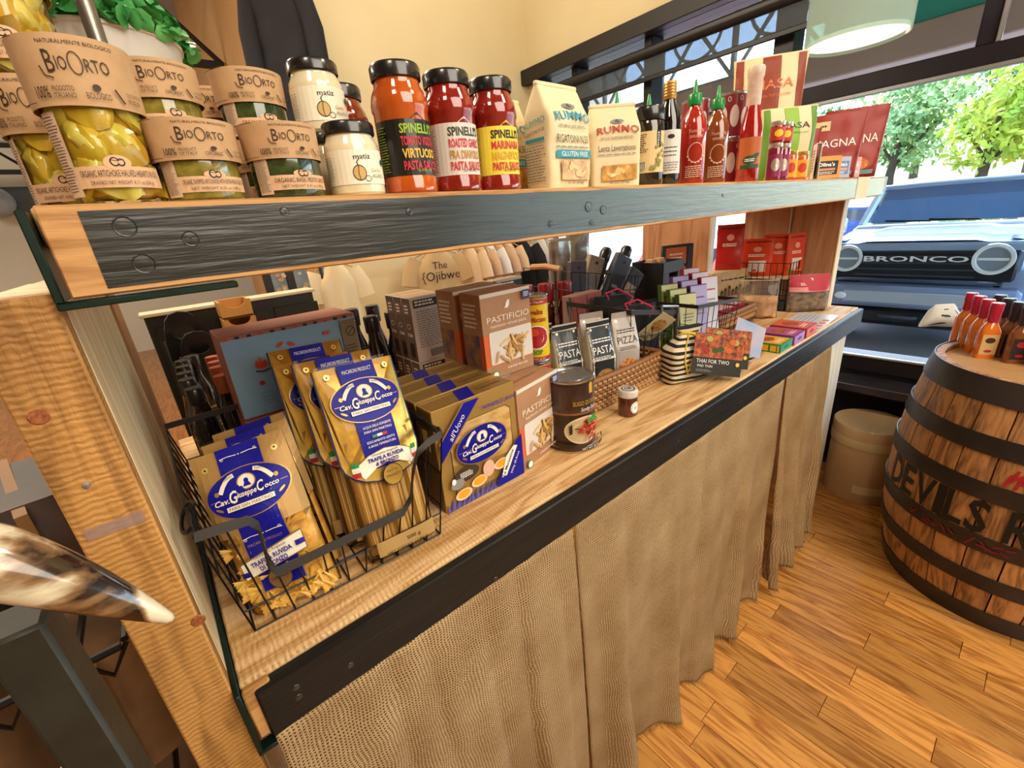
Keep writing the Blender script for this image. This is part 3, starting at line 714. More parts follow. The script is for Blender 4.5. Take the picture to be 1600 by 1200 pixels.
def sauce(label, loc, glass, cap, lab, ink, rz=0, k=1., word=None):
    t = thing('hot_sauce_bottle', label, 'bottle', loc, rz, 'hot sauce bottles on the barrel')
    w = .021*k
    prof = [(w, 0), (w, .075*k), (w*.9, .085*k), (w*.55, .10*k), (w*.42, .106*k), (w*.40, .126*k)]
    g = G()
    vs = []; fs = []; q = 4
    n = 20
    for r, z in prof:
        p = 5 if z < .08*k else 2.4
        for i in range(n):
            a = 2*pi*i/n; c, s = math.cos(a), math.sin(a); vs.append((r*math.copysign(abs(c)**(2/p), c), r*.72*math.copysign(abs(s)**(2/p), s), z))
    for j in range(len(prof)-1):
        for i in range(n): fs.append((j*n+i, j*n+(i+1) % n, (j+1)*n+(i+1) % n, (j+1)*n+i))
    fs += [tuple(range(n-1, -1, -1)), tuple((len(prof)-1)*n+i for i in range(n))]
    g.add(vs, fs).obj('bottle_glass', glass, t)
    G().lathe([(w*.62, .102*k), (w*.60, .125*k), (w*.66, .132*k), (w*.66, .150*k), (w*.6, .153*k)], 18).obj('cap_seal', cap, t)
    pr = Print(front(-w*.72), .0005); pr.rect(-w*.84, w*.84, .012*k, .068*k, lab); pr.ell(0, .052*k, w*.5, .008*k, ink)
    if word: pr.text(word, 0, .030*k, .007*k, ink, w*1.2)
    pr.ell(0, .022*k, w*.4, .004*k, REDP); pr.done('label', t); return t
AMB = P('amber sauce', '#d9701a', .12, coat=1); BRS = P('brown sauce', '#7a4620', .12, coat=1); RDS = P('red sauce', '#a42a1a', .12, coat=1)
REDC = P('red seal', '#b01838', .3, coat=.5); BLKC = P('black seal', '#22222a', .35, coat=.4); GLDL = P('tan label', '#cfae72', .5)
TL = P('dark label', '#2a2126', .5)
wd = ['nearest', 'second', 'third', 'fourth', 'farthest']
p0 = az(1534, 558, BH); dirv = Vector((.85, .52, 0)).normalized()
for k in range(4):
    p = p0+Vector((.062, .028, 0))*k
    sauce(f'{wd[k]} red sealed amber hot sauce bottle in the left row on the barrel', (p.x, p.y, BH), AMB, REDC, GLDL, BRN, -62, 1.32)
p1 = az(1582, 566, BH)
for k in range(4):
    p = p1+Vector((.062, .028, 0))*k
    sauce(f'{wd[k]} black sealed brown hot sauce bottle in the second row on the barrel', (p.x, p.y, BH), BRS, BLKC, TL, REDP, -62, 1.32)
p2 = az(1632, 576, BH)
for k in range(3):
    p = p2+Vector((.062, .028, 0))*k
    sauce(f'{wd[k]} red hot sauce bottle in the right row on the barrel, at the frame edge', (p.x, p.y, BH), RDS, REDC, TL, GLDL, -62, 1.32)
# crumpled black and white bag behind them
p = az(1500, 520, BH)
t = thing('patterned_bag', 'crumpled black and white bag on the far side of the barrel head', 'bag', (p.x+.10, p.y+.08, BH), -50)
g = Bag(.17, .09, .10, 2.2, lambda q: max(.1, math.sin(pi*min(1, q*.9+.1))), lambda q: 1-.55*q, .016, 16, 3).geo()
g.obj('cloth', P('white cloth', '#d8dad6', .8), t)
b = Bag(.17, .09, .10, 2.2, lambda q: max(.1, math.sin(pi*min(1, q*.9+.1))), lambda q: 1-.55*q, .016, 16, 3)
pr = Print(b.frontmap, .001)
pr.poly([(-.06, .01), (.0, .02), (-.01, .05), (-.045, .045)], INK); pr.poly([(-.03, .055), (.005, .05), (.0, .085), (-.015, .085)], INK); pr.poly([(.02, .01), (.06, .012), (.045, .04), (.015, .055)], INK); pr.text('V', .03, .06, .02, INK, .02); pr.done('pattern', t)
# cardboard drum
DR = P('cardboard drum', '#c4a279', .7, var=(5, '#cdac84'))
t = thing('cardboard_drum', 'round cardboard drum taped shut on the floor between shelf and barrel', 'drum', (2.615, .405, 0))
G().lathe([(.150, 0), (.152, .004), (.152, .375), (.150, .378)], 48).obj('body', DR, t)
G().lathe([(.1535, .335), (.156, .337), (.156, .398), (.153, .402), (.02, .402)], 48).obj('lid', P('drum lid', '#cdb088', .3, coat=.8), t)
G().lathe([(.1565, .300), (.1568, .301), (.1568, .345), (.1565, .346)], 48, cap=False).obj('tape_band', P('drum tape', '#d9c79a', .55), t)
pr = Print(oncyl(.153, -.95), .0006); pr.rect(-.09, .09, .055, .10, P('drum tape', '#d9c79a', .55)); pr.done('tape_strip', t)
# ------------------------------------------------------------------ UPPER SHELF
KRAFT = P('kraft paper', '#c4a078', .8, var=(60, '#bd986e'), bump=(180, .05))
KRAFTL = P('kraft label', '#d9b08a', .75)
GLASS = clear('jar glass', '#fbfff4', .16, .02)
OIL = P('oil', '#9a6a10', .1, coat=1, var=(30, '#c89420'))
ART = P('artichoke', '#d9b83c', .3, coat=.8, var=(55, '#b98a1c', (1, 1, .25)))
ARTL = P('artichoke heart', '#e6d478', .3, coat=.8, var=(70, '#cdb446', (1, 1, .2)))
def oliveprint(pr, u, v, h, mat=INK):
    pr.ell(u-h*.25, v, h*.45, h*.5, mat, 12); pr.ell(u+h*.3, v-h*.05, h*.4, h*.42, mat, 12); pr.ell(u-h*.25, v, h*.3, h*.35, KRAFTL, 12); pr.ell(u+h*.3, v-h*.05, h*.25, h*.28, KRAFTL, 12)
    pr.line([(u-h*.6, v+h*.2), (u, v+h*.1), (u+h*.6, v+h*.25)], h*.06, mat)
def bio_jar(loc, rz, label, kind, r, h, sv, sr, group, words, it=False):
    """glass jar, flared kraft sleeve over its lid, small ribbon label; sv = sleeve foot as part of h"""
    t = thing('sleeved_jar', label, 'jar', loc, rz, group)
    prof = [(r*.90, 0), (r*.98, .002), (r, .006), (r, h*sv), (r*.99, h*.90), (r*.93, h*.96)]
    if kind == 'artichoke':
        G().lathe(prof, 40).obj('glass', GLASS, t)
        G().lathe([(r*.70, .004), (r*.80, .006), (r*.80, h*.93)], 28).obj('oil', OIL, t)
        rnd = random.Random(int(loc[0]*1000)); n = 0
        for z in (.022, .048, .074, .098):
            if z > h*.9: break
            for k in range(5):
                a = 2*pi*(k+.5*(n % 2))/5+rnd.uniform(-.15, .15); M = T(r*.62*math.sin(a), -r*.62*math.cos(a), z, math.degrees(a), rnd.uniform(-25, 25), rnd.uniform(-40, 40))
                g = G(); g.ball((0, 0, 0), r*.56, r*.32, .0195, 12, 8, ART if (k+n) % 3 else ARTL, .35, M)
                g.ball((r*.05, -r*.12, .002), r*.34, r*.24, .013, 10, 6, ARTL, .4, M)
                g.obj('artichoke_half', None, t)
            n += 1
    else:
        c = P('pesto' if kind == 'pesto' else 'chopped artichoke', *( ('#23301a', .12) if kind == 'pesto' else ('#6d6420', .12)), coat=1,
              var=(120, '#3b4a22' if kind == 'pesto' else '#8d8034'))
        G().lathe(prof, 40).obj('glass', c, t)
    G().lathe([(r*.95, h*.90), (r*1.0, h*.91), (r*1.0, h*.985), (r*.9, h*.99), (.002, h*.985)], 32, cap=False).obj('lid', P('jar lid gold', '#b99a5a', .35, .8), t)
    sf = lambda v: sr*(1.0+.03*(v/h))-.0002
    s = G().lathe([(sr*.985, h*sv), (sr, h*sv), (sr*1.03, h*1.0), (sr*1.012, h*1.0)], 48, cap=False).obj('paper_sleeve', KRAFT, t, smooth=60)
    H = h*(1-sv); pr = Print(oncyl(lambda v: sr*(1+.03*(v-h*sv)/H), .10), .0004)
    z = h*sv
    pr.text('NATURALMENTE BIOLOGICO', 0, z+H*.86, H*.055, BRN, sr*1.25)
    pr.text('B', -sr*.52, z+H*.46, H*.32, BRN, sr*.15); pr.text('IO', -sr*.33, z+H*.50, H*.19, BRN, sr*.17); pr.ring(-sr*.105, z+H*.60, sr*.115, H*.165, sr*.022, BRN); pr.text('RTO', sr*.235, z+H*.49, H*.19, BRN, sr*.40)
    pr.line([(-sr*.70, z+H*.55), (-sr*.66, z+H*.42), (-sr*.52, z+H*.38)], sr*.025, BRN)
    pr.text('100%', -sr*.82, z+H*.11, H*.17, BRN, sr*.28, fat=.01)
    pr.text('PRODOTTO' if it else 'PRODUCT', -sr*.44, z+H*.20, H*.075, BRN, sr*.36); pr.text('ITALIANO' if it else 'OF ITALY', -sr*.44, z+H*.10, H*.075, BRN, sr*.36)
    pr.text('BIOLOGICO' if it else 'ORGANIC', sr*.10, z+H*.10, H*.095, BRN, sr*.40); pr.ell(sr*.10, z+H*.27, sr*.07, H*.05, BRN, 10)
    pr.line([(sr*.40, z+H*.28), (sr*.52, z+H*.08)], sr*.04, BRN); pr.text('COLTIVATO IN', sr*.78, z+H*.20, H*.06, BRN, sr*.36); pr.text('PUGLIA', sr*.74, z+H*.09, H*.075, BRN, sr*.26)
    for v in (.05, .95): pr.line([(-sr*1.7+i*sr*.1, z+H*v) for i in range(8)], .0005, BRN)
    pr.done('lettering', s)
    if words:
        pr = Print(oncyl(r+.0004, .12), .0004); z0, z1 = h*.10, h*(.24 if kind == 'artichoke' else .30)
        pr.rect(-r*.95, r*.98, z0, z1, KRAFTL); pr.ell(0, z1+h*.02, r*.28, h*.05, KRAFTL); oliveprint(pr, 0, z1+h*.025, r*.22)
        pr.text(words[0], 0, z0+(z1-z0)*.50, (z1-z0)*.30, INK, r*1.65); pr.text(words[1], 0, z0+(z1-z0)*.14, (z1-z0)*.18, INK, r*1.3); pr.done('label', t)
    pr = Print(oncyl(r+.0004, -1.05), .0004); pr.rect(-r*.24, r*.24, h*.05, h*.58, P('nutrition label', '#d3b79b', .7)); pr.lines(-r*.21, r*.21, h*.08, h*.56, 26, BRN, fill=.28); pr.done('nutrition_label', t)
    return t
GA = 'kraft sleeved jars on the upper shelf'
AW = ('ORGANIC ARTICHOKE HALVED HEARTS IN OIL', 'DRAINED NET WEIGHT 8.11 oz (230 g)'); CW = ('ORGANIC CHOPPED ARTICHOKES WITH EXTRA VIRGIN OLIVE OIL', 'NET WEIGHT 6.35 oz (180 g)'); PWd = ('ORGANIC BASIL PESTO SAUCE', 'NET WEIGHT 6.35 oz (180 g)')
bio_jar((.009, .547, ZU), 0, 'tall kraft sleeved jar of artichoke halves at the front left end of the upper shelf', 'artichoke', .0325, .116, .60, .0365, GA, AW, True)
bio_jar((-.025, .660, ZU), -12, 'kraft sleeved artichoke jar tucked behind the front left jar', 'artichoke', .0325, .116, .60, .0365, GA, AW, True)
bio_jar((-.026, .660, ZU+.1165), -12, 'jar of artichoke halves stacked at the back left, cut off by the frame top', 'artichoke', .0325, .116, .60, .0365, GA, AW, True)
bio_jar((.074, .547, ZU), 4, 'short jar of chopped green artichokes in the front row, olive coloured', 'chopped', .0325, .066, .50, .0365, GA, CW)
bio_jar((.074, .628, ZU), 2, 'short jar of chopped artichokes hidden behind the olive coloured front jar', 'chopped', .0325, .066, .50, .0365, GA, CW)
bio_jar((.070, .632, ZU+.0667), 2, 'olive coloured chopped artichoke jar on top of the hidden one behind', 'chopped', .0325, .066, .50, .0365, GA, CW)
bio_jar((.1525, .548, ZU), 3, 'front jar of dark green basil pesto with kraft sleeve', 'pesto', .0340, .068, .52, .0362, GA, PWd)
bio_jar((.157, .638, ZU), -10, 'dark green pesto jar standing behind the front pesto jar', 'pesto', .0340, .068, .52, .0362, GA, PWd)
bio_jar((.157, .638, ZU+.0687), 3, 'dark green pesto jar stacked on top behind the front pesto jar', 'pesto', .0340, .068, .52, .0362, GA, PWd)
bio_jar((.130, .722, ZU), -10, 'rearmost lower pesto jar, hidden behind the pesto stack', 'pesto', .0340, .068, .52, .0362, GA, PWd)
bio_jar((.132, .722, ZU+.0687), -25, 'rearmost upper pesto jar, its sleeve showing left of the stacked one', 'pesto', .0340, .068, .52, .0362, GA, PWd)
# garlic sauce jars
LIDB = P('black lid', '#141416', .28, coat=.6, bump=(200, .05))
def matiz(loc, rz, label):
    t = thing('garlic_jar', label, 'jar', loc, rz, 'cream garlic sauce jars'); r = .0308
    G().lathe([(r*.9, 0), (r*.99, .003), (r, .008), (r, .046), (r*.97, .053), (r*.86, .059), (r*.84, .064)], 40).obj('glass', P('garlic cream', '#ded2ae', .14, coat=1, var=(30, '#e6dcbc')), t)
    G().lathe([(r*.90, .063), (r*.93, .064), (r*.93, .073), (r*.88, .0755), (.002, .0755)], 40, cap=False).obj('lid', LIDB, t)
    CR = P('cream label', '#eee6cf', .5); pr = Print(oncyl(r+.0003, .05), .0004); pr.rect(-r*1.5, r*1.1, .011, .046, CR)
    pr.text('matiz', r*.05, .0365, .0052, INK, r*.62, rot=.04, fat=.01)
    pr.ell(-r*.12, .0225, r*.22, .0075, P('garlic ink', '#c8a560', .6)); pr.ring(-r*.12, .0225, r*.24, .008, .0008, INK); pr.line([(-r*.14, .030), (-r*.17, .0335), (-r*.08, .0365)], .001, INK)
    pr.line([(-r*.12, .015), (-r*.16, .022), (-r*.12, .030)], .0006, INK); pr.ring(r*.15, .0165, r*.12, .003, .0006, INK)
    pr.text('Garlic', r*.50, .0235, .0032, GOLDP, r*.4, shear=.2); pr.text('ALLIOLI', r*.56, .0175, .0034, INK, r*.5); pr.ell(r*.95, .034, r*.12, .0036, P('seal green', '#27513a', .5)); pr.lines(-r*1.4, -r*1.0, .015, .04, 11, GREYP, fill=.25); pr.done('label', t); return t
matiz((.2285, .549, ZU), -10, 'cream garlic jar with black lid standing in the front row')
matiz((.2255, .614, ZU), 6, 'cream garlic jar hidden behind the front garlic jar')
matiz((.2265, .615, ZU+.0757), -8, 'cream garlic jar stacked on top behind the front garlic jar')
# pasta sauce jars
def spin(loc, rz, label, sauce_, lab, rows, mt):
    t = thing('pasta_sauce_jar', label, 'jar', loc, rz, 'pasta sauce jars on the upper shelf'); r = .0342
    G().lathe([(r*.88, 0), (r*.98, .003), (r*.99, .016), (r*.955, .018), (r*.955, .090), (r, .093), (r*1.0, .100), (r*.93, .110), (r*.80, .118), (r*.78, .126)], 44).obj('glass', sauce_, t)
    G().lathe([(r*.83, .124), (r*.86, .125), (r*.87, .137), (r*.82, .140), (r*.55, .1405), (.002, .1395)], 44, cap=False).obj('lid', LIDB, t)
    pr = Print(oncyl(r*.958, .12), .0003); pr.rect(-r*1.5, r*1.3, .020, .080, lab)
    pr.poly([(-r*.1, .080), (r*.2, .087), (r*.5, .080)], lab)
    z = .0655
    for (s, m) in rows: pr.text(s, r*.18, z, .0095, m, r*1.35, fat=.03); z -= .0132
    pr.text('GLUTEN FREE', r*.25, .0235, .0028, mt, r*.6); pr.lines(-r*1.40, -r*.98, .024, .074, 17, mt, fill=.25); pr.done('label', t); return t
DKL = P('black label', '#15130f', .4, coat=.3)
SV = P('vodka sauce', '#b04a14', .1, coat=1, var=(40, '#c05a1c')); SM = P('marinara', '#7a1710', .1, coat=1, var=(50, '#90221a'))
LG = P('label lime', '#93b82e', .5); LR = P('label red', '#c8303a', .5); LY = P('label yellow ink', '#e8b838', .5)
spin((.3005, .5515, ZU), -14, 'orange vodka sauce jar with black label in the front row', SV, DKL, [("SPINELLI'S", LG), ('TOMATO VODKA', LR), ('VIRTUOSO', LY), ('PASTA SAUCE', LR)], LG)
spin((.268, .655, ZU), 20, 'vodka sauce jar behind, between the garlic stack and the orange front jar', P('vodka sauce dark', '#8a3512', .12, coat=1), DKL, [("SPINELLI'S", LG), ('TOMATO VODKA', LR), ('VIRTUOSO', LY), ('PASTA SAUCE', LR)], LG)
spin((.3715, .5515, ZU), -20, 'red roasted garlic sauce jar with pale grey label', SM, P('pale label', '#d6cfc6', .5), [("SPINELLI'S", P('label dark green', '#2f3f22', .5)), ('ROASTED GARLIC', LR), ('FRA DIAVOLO', P('label ochre', '#b8893a', .5)), ('PASTA SAUCE', LR)], INK)
spin((.4435, .5515, ZU), -24, 'red marinara sauce jar with yellow label', SM, P('lemon label', '#e3cf3e', .5), [("SPINELLI'S", INK), ('MARINARA', LR), ('MAGNIFICO', P('label gold', '#d2a724', .5)), ('PASTA SAUCE', LR)], INK)
# paper pasta bags
PAPER = P('pasta paper', '#e3d5b0', .7, var=(9, '#dccb9f'), bump=(45, .12))
def rummo(loc, rz, label, ink, name, no, band, window=True, k=1., lean=0):
    w, d, h = .098*k, .060*k, .142*k
    top = lambda t: 1. if t < .70 else max(.10, 1-(t-.70)/.30*.9)
    b = Bag(w, d, h, 7., lambda t: (.93+.07*min(1, t*8))*top(t), lambda t: 1. if t < .75 else 1-.10*(t-.75)/.25, .004, 26, loc[0]*50)
    t = thing('pasta_bag', label, 'bag', loc, rz, 'paper pasta bags', rx=lean)
    b.geo().obj('paper_bag', PAPER, t, smooth=60)
    G().box(-w*.46, w*.46, -.0045, .0045, h-.002, h+.005, .002).obj('folded_top', PAPER, t)
    pr = Print(b.frontmap, .0022); mt = P('ink '+ink, ink, .5)
    pr.text('RUMMO', .002, h*.665, h*.085, mt, w*.82, arc=2.2, fat=.008); pr.ell(.002, h*.80, w*.13, h*.03, GREYP, 12); pr.text('&', .002, h*.785, h*.04, INK, w*.1)
    pr.lines(-w*.33, w*.33, h*.585, h*.615, 2, GREYP, .1)
    pr.text(name, 0, h*.445, h*.075, INK, w*.74); pr.lines(-w*.38, w*.38, h*.39, h*.42, 1, GREYP, .05)
    if band: pr.rect(-w*.38, w*.42, h*.30, h*.375, TEALP); pr.text('GLUTEN FREE', .002, h*.315, h*.045, WHT, w*.6)
    if window:
        pr.rect(-w*.30, w*.40, h*.085, h*.275, P('pasta window', '#a9762f', .3, coat=.8, var=(70, '#d8ab58')))
        rnd = random.Random(int(loc[0]*900))
        for q in range(7):
            u, v, a = rnd.uniform(-w*.22, w*.32), rnd.uniform(h*.12, h*.24), rnd.uniform(0, 3); pr.line([(u-.008*math.cos(a), v-.004*math.sin(a)), (u+.008*math.cos(a), v+.004*math.sin(a))], .006, P('rigatoni', '#e0bb74', .35, coat=.5))
    pr.text('16 OZ (454g)', .004, h*.045, h*.028, INK, w*.4); pr.done('printed_front', t)
    pr = Print(b.leftmap, .0020); q = d*.5
    pr.text('RUMMO', 0, h*.62, h*.06, mt, d*.75, rot=.12); pr.text(no, 0, h*.545, h*.035, INK, d*.7, rot=.12)
    if band: pr.rect(-d*.33, d*.33, h*.47, h*.505, TEALP)
    pr.lines(-d*.36, d*.36, h*.08, h*.44, 13, GREYP); pr.done('printed_side', t)
    return t
rummo((.592, .570, ZU), 2, 'cream paper pasta bag with teal gluten free band, turned to show its side', '#2f93ac', 'RIGATONI N.50', 'RIGATONI N.50', True, k=1.06)
rummo((.530, .650, ZU), -10, 'plain cream paper pasta bag behind, showing left of the teal banded bag', '#2f93ac', 'RIGATONI N.50', 'RIGATONI N.50', True)
rummo((.682, .655, ZU), -26, 'cream pasta bag with red lettering, half hidden behind the teal banded bag', '#b23a2c', 'RIGATONI', 'RIGATONI', False)
rummo((.738, .572, ZU), -34, 'cream pasta bag with red lettering and a pasta window, next to the olive jar', '#b23a2c', 'Lenta Lavorazione', 'RIGATONI', False, k=.95)
# olive jar
t = thing('olive_jar', 'dark olive jar with a tan label and black lid', 'jar', (.819, .551, ZU), -52); r = .031
G().lathe([(r*.9, 0), (r, .004), (r, .098), (r*.96, .108), (r*.9, .112)], 40).obj('glass', P('black olives', '#1d1a14', .1, coat=1, var=(50, '#33291c')), t)
G().lathe([(r*.97, .111), (r*1.0, .113), (r*1.0, .130), (r*.94, .134), (.002, .134)], 40, cap=False).obj('lid', LIDB, t)
TANL = P('olive label', '#d9c08c', .6); pr = Print(oncyl(r+.0003, -.1), .0004); pr.rect(-r*.9, r*1.3, .022, .092, TANL)
pr.rect(r*.62, r*.92, .064, .092, INK); pr.text('krinos', r*.80, .078, .0055, WHT, .024, rot=pi/2); rnd = random.Random(2)
for q in range(16): pr.ell(rnd.uniform(r*.25, r*1.2), rnd.uniform(.028, .07), .0028, .0034, P('olive print', '#8d8a3c', .6), 10)
pr.lines(-r*.8, r*.1, .056, .088, 9, BRN); pr.rect(-r*.7, -r*.05, .028, .040, INK)
for q in range(9): pr.line([(-r*.62+q*.0022, .028), (-r*.62+q*.0022, .039)], .0008, WHT)
pr.done('label', t)
# dark bottle with gold cap
t = thing('sauce_bottle', 'dark bottle with white label and ribbed gold cap beside the olive jar', 'bottle', (.912, .563, ZU), -48); r = .0235
G().lathe([(r*.92, 0), (r, .004), (r, .115), (r*.9, .130), (r*.5, .152), (r*.45, .160)], 32).obj('bottle_glass', P('soy black', '#100d14', .08, coat=1), t)
g = G(); g.lathe([(r*.50, .158), (r*.52, .160), (r*.52, .186), (r*.48, .189)], 24)
for q in range(5): g.lathe([(r*.52, .163+q*.005), (r*.545, .1645+q*.005), (r*.52, .166+q*.005)], 24, cap=False)
g.obj('cap', P('gold cap', '#b98a45', .35, .6), t)
pr = Print(oncyl(r+.0003, .05), .0004); pr.rect(-r*1.25, r*1.25, .022, .102, P('white label', '#d9d5cc', .5)); pr.ell(0, .090, r*.3, .004, INK); pr.lines(-r*.7, r*.7, .052, .074, 3, INK, fill=.25); pr.lines(-r*.9, r*.9, .026, .045, 4, GREYP); pr.done('label', t)
# sriracha
GCAP = P('green cap', '#0f8a3c', .35, coat=.4)
def sri(loc, rz, label, sauce_):
    t = thing('chili_sauce_bottle', label, 'bottle', loc, rz, 'green capped chili sauce bottles'); r = .0262
    G().lathe([(r*.9, 0), (r, .004), (r, .105), (r*.93, .122), (r*.6, .139), (r*.42, .145), (r*.40, .152)], 32).obj('bottle', sauce_, t)
    g = G().lathe([(r*.50, .150), (r*.52, .151), (r*.52, .169), (r*.46, .171), (r*.22, .173), (r*.09, .196), (r*.05, .197)], 20)
    for q in range(14):
        a = q*2*pi/14; g.box(r*.51*math.cos(a)-.0007, r*.51*math.cos(a)+.0007, r*.51*math.sin(a)-.0007, r*.51*math.sin(a)+.0007, .152, .168)
    g.obj('nozzle_cap', GCAP, t)
    WP = P('bottle print', '#d9b9a0', .5); pr = Print(oncyl(r+.0003, .1), .0004); pr.text('Tuong Ot', 0, .098, .006, WP, r*1.2, shear=.2); pr.text('SRIRACHA', 0, .088, .005, WP, r*1.0)
    pr.ring(0, .060, r*.62, .019, .0014, WP)
    for q in range(7): a = pi+.35+q*.4; pr.rect(r*.62*math.cos(a)-.002, r*.62*math.cos(a)+.002, .060+.019*math.sin(a)-.0015, .060+.019*math.sin(a)+.0015, WP)
    pr.lines(-r*.7, r*.7, .012, .036, 6, WP); pr.done('printing', t); return t
SR1 = P('chili sauce', '#a3261a', .12, coat=1); SR2 = P('chili sauce aged', '#7e3a14', .12, coat=1)
sri((.984, .549, ZU), -52, 'bright red green capped chili sauce bottle in the front row', SR1)
sri((1.086, .551, ZU), -54, 'brownish red green capped chili sauce bottle in the front row', SR2)
for i, (px, y, lb) in enumerate(((617, .72, 'rear green capped bottle whose tip shows over the red lettered pasta bag'), (1020, .68, 'rear green capped bottle showing its tip above the olive jar lid'), (1031, .74, 'rearmost green capped bottle, its cap beside the gold capped bottle'), (1066, .66, 'rear green capped bottle between the gold capped and bright red bottles'))):
    x = (.88, .895, .975, .985)[i] if i else .81
    sri((x, y, ZU), 0, lb, SR1)
# tomato cans
CANS = P('can steel', '#b9bbbd', .25, .9)
def can(loc, rz, label, r, h, lab, group=None, name='food_can'):
    t = thing(name, label, 'can', loc, rz, group)
    G().lathe([(r*.97, 0), (r, .002), (r, .004), (r*.975, .006), (r*.975, h-.006), (r, h-.004), (r, h-.001), (r*.96, h), (r*.95, h-.004), (r*.7, h-.004), (r*.68, h-.003), (r*.5, h-.003), (r*.48, h-.004), (.001, h-.004)], 44).obj('tin', CANS, t)
    G().lathe([(r*.978, .006), (r*.984, .0062), (r*.984, h-.0062), (r*.978, h-.006)], 44, cap=False).obj('paper_label', lab, t); return t
RCAN = P('dark red can', '#7d1a26', .4, coat=.4)
def redcan(loc, label, rz=0):
    r, h = .034, .104; t = can(loc, rz-45, label, r, h, RCAN, 'dark red cans on the upper shelf'); pr = Print(oncyl(r*.985, .4), .0004); C_ = P('can cream', '#cfc3bd', .5)
    for u, v, a in ((-.5, .05, .5), (.35, .045, .62), (1.2, .055, .5), (-1.3, .05, .5)): pr.ell(r*u, v, r*a*.62, .024, C_)
    for u in (-.9, -.1, .75, 1.5): pr.text('0', r*u, .082, .012, C_, .008)
    pr.done('printing', t)
redcan((1.262, .604, ZU), 'lower dark red can of the stack behind the bottles'); redcan((1.262, .604, ZU+.1045), 'upper dark red can of the stack, beside the ketchup coloured bottle')
redcan((1.232, .685, ZU), 'lower dark red can of the rear stack'); redcan((1.232, .685, ZU+.1045), 'upper dark red can of the rear stack, half hidden', 30)
# sweet chili bottle
t = thing('chili_bottle', 'tall red chili bottle with a white shrink wrapped neck', 'bottle', (1.236, .5405, ZU), -55); r = .0262
G().lathe([(r*.9, 0), (r, .004), (r, .100), (r*.92, .122), (r*.60, .158), (r*.55, .168)], 32).obj('bottle_glass', P('sweet chili', '#a81e18', .08, coat=1, var=(60, '#7f120f')), t)
G().lathe([(r*.56, .166), (r*.60, .17), (r*.62, .222), (r*.70, .226), (r*.72, .242), (r*.64, .246)], 24).obj('neck_wrap', P('neck wrap', '#d8c4b4', .4, var=(40, '#c8a894')), t)
pr = Print(oncyl(r+.0003, .05), .0004); pr.rect(-r*1.2, r*1.2, .030, .098, P('bottle label', '#b05a26', .5)); pr.ell(-r*.1, .048, r*.6, .010, P('leaf print', '#1f4a2c', .5)); pr.ell(r*.3, .056, r*.5, .005, P('leaf print', '#1f4a2c', .5), rot=.4); pr.lines(-r*.5, r*.5, .044, .052, 2, WHT); pr.rect(-r*.9, r*.8, .030, .038, P('leaf print', '#1f4a2c', .5)); pr.done('label', t)
# small preserve jars
def smalljar(loc, label, r, h, sauce_, lab, ink, lidc, group):
    t = thing('preserve_jar', label, 'jar', loc, -55, group)
    G().lathe([(r*.9, 0), (r, .003), (r, h-.016), (r*.9, h-.010)], 24).obj('glass', sauce_, t)
    G().lathe([(r*.92, h-.011), (r*.95, h-.010), (r*.95, h-.001), (r*.88, h), (.001, h)], 24, cap=False).obj('lid', lidc, t)
    pr = Print(oncyl(r+.0003), .0004); pr.rect(-r*1.2, r*1.2, h*.10, h*.70, lab); pr.ell(0, h*.42, r*.6, h*.17, ink); pr.done('label', t)
LIDS = P('silver lid', '#c9c3b4', .3, .7); MAG = P('berry jam', '#7a1030', .1, coat=1); ORJ = P('orange jam', '#c4571c', .1, coat=1)
for i, x in enumerate((1.372, 1.424)):
    w = ('left', 'right')[i]
    smalljar((x, .532, ZU), f'{w} magenta preserve jar standing beside the tall chili bottle', .0175, .090, MAG, P('magenta label', '#8a1a4a', .5), LIDS, LIDS, 'magenta preserve jars')
    smalljar((x, .532, ZU+.0905), f'{w} small red jar stacked on the magenta preserve jars', .0175, .050, SM, P('red label', '#b8322a', .5), YELP, LIDS, 'small red jars')
for i, x in enumerate((1.490, 1.570)):
    smalljar((x, .534, ZU), ('left', 'right')[i]+' preserve jar with yellow label and orange filling', .0165 if i == 0 else .0185, .075, ORJ, P('yellow jar label', '#e0a01c', .5), P('jar label ink', '#c23a1c', .5), P('gold lid', '#c9a85a', .3, .7), 'yellow labelled jars')
# chip bags
def chips(loc, rz, label, w, h, d, base, stripe, ink, word, lean=0, sub=True, dark=None, group=None):
    b = Bag(w, d, h, 2.4, lambda t: max(.03, math.sin(pi*min(1, t*.93+.05))**.75), lambda t: 1+.06*abs(2*t-1)**3, .006, 20, loc[0]*9, 36, 26)
    t = thing('chip_bag', label, 'bag', loc, rz, group, rx=lean); b.geo().obj('foil_bag', base, t, smooth=60)
    pr = Print(b.frontmap, .0014); pr.rect(-w*.12, w*.14, h*.02, h*.985, stripe, 6, 24)
    if dark:
        for s in (-1, 1): pr.rect(s*w*.38, s*w*.49, h*.03, h*.985, dark, 4, 20)
    pr.text(word, w*.05, h*.70, h*.080, ink, w*.56, fat=.008); pr.text('TRADITIONAL TORTILLA CHIPS', 0, h*.63, h*.022, ink, w*.60); pr.ell(w*.01, h*.36, w*.07, h*.06, base); pr.lines(-w*.14, w*.14, h*.21, h*.24, 1, ink)
    pr.done('printed_front', t); return t
MASAC = P('masa cream', '#e2cfa4', .5, bump=(25, .3)); MR = P('masa rust', '#8a3a22', .5)
chips((1.705, .705, ZU+.055), -56, 'tall cream chip bag with rust stripes at the back of the upper shelf', .200, .318, .07, MASAC, MR, P('masa orange', '#d97a45', .5), 'MASA', dark=MR)
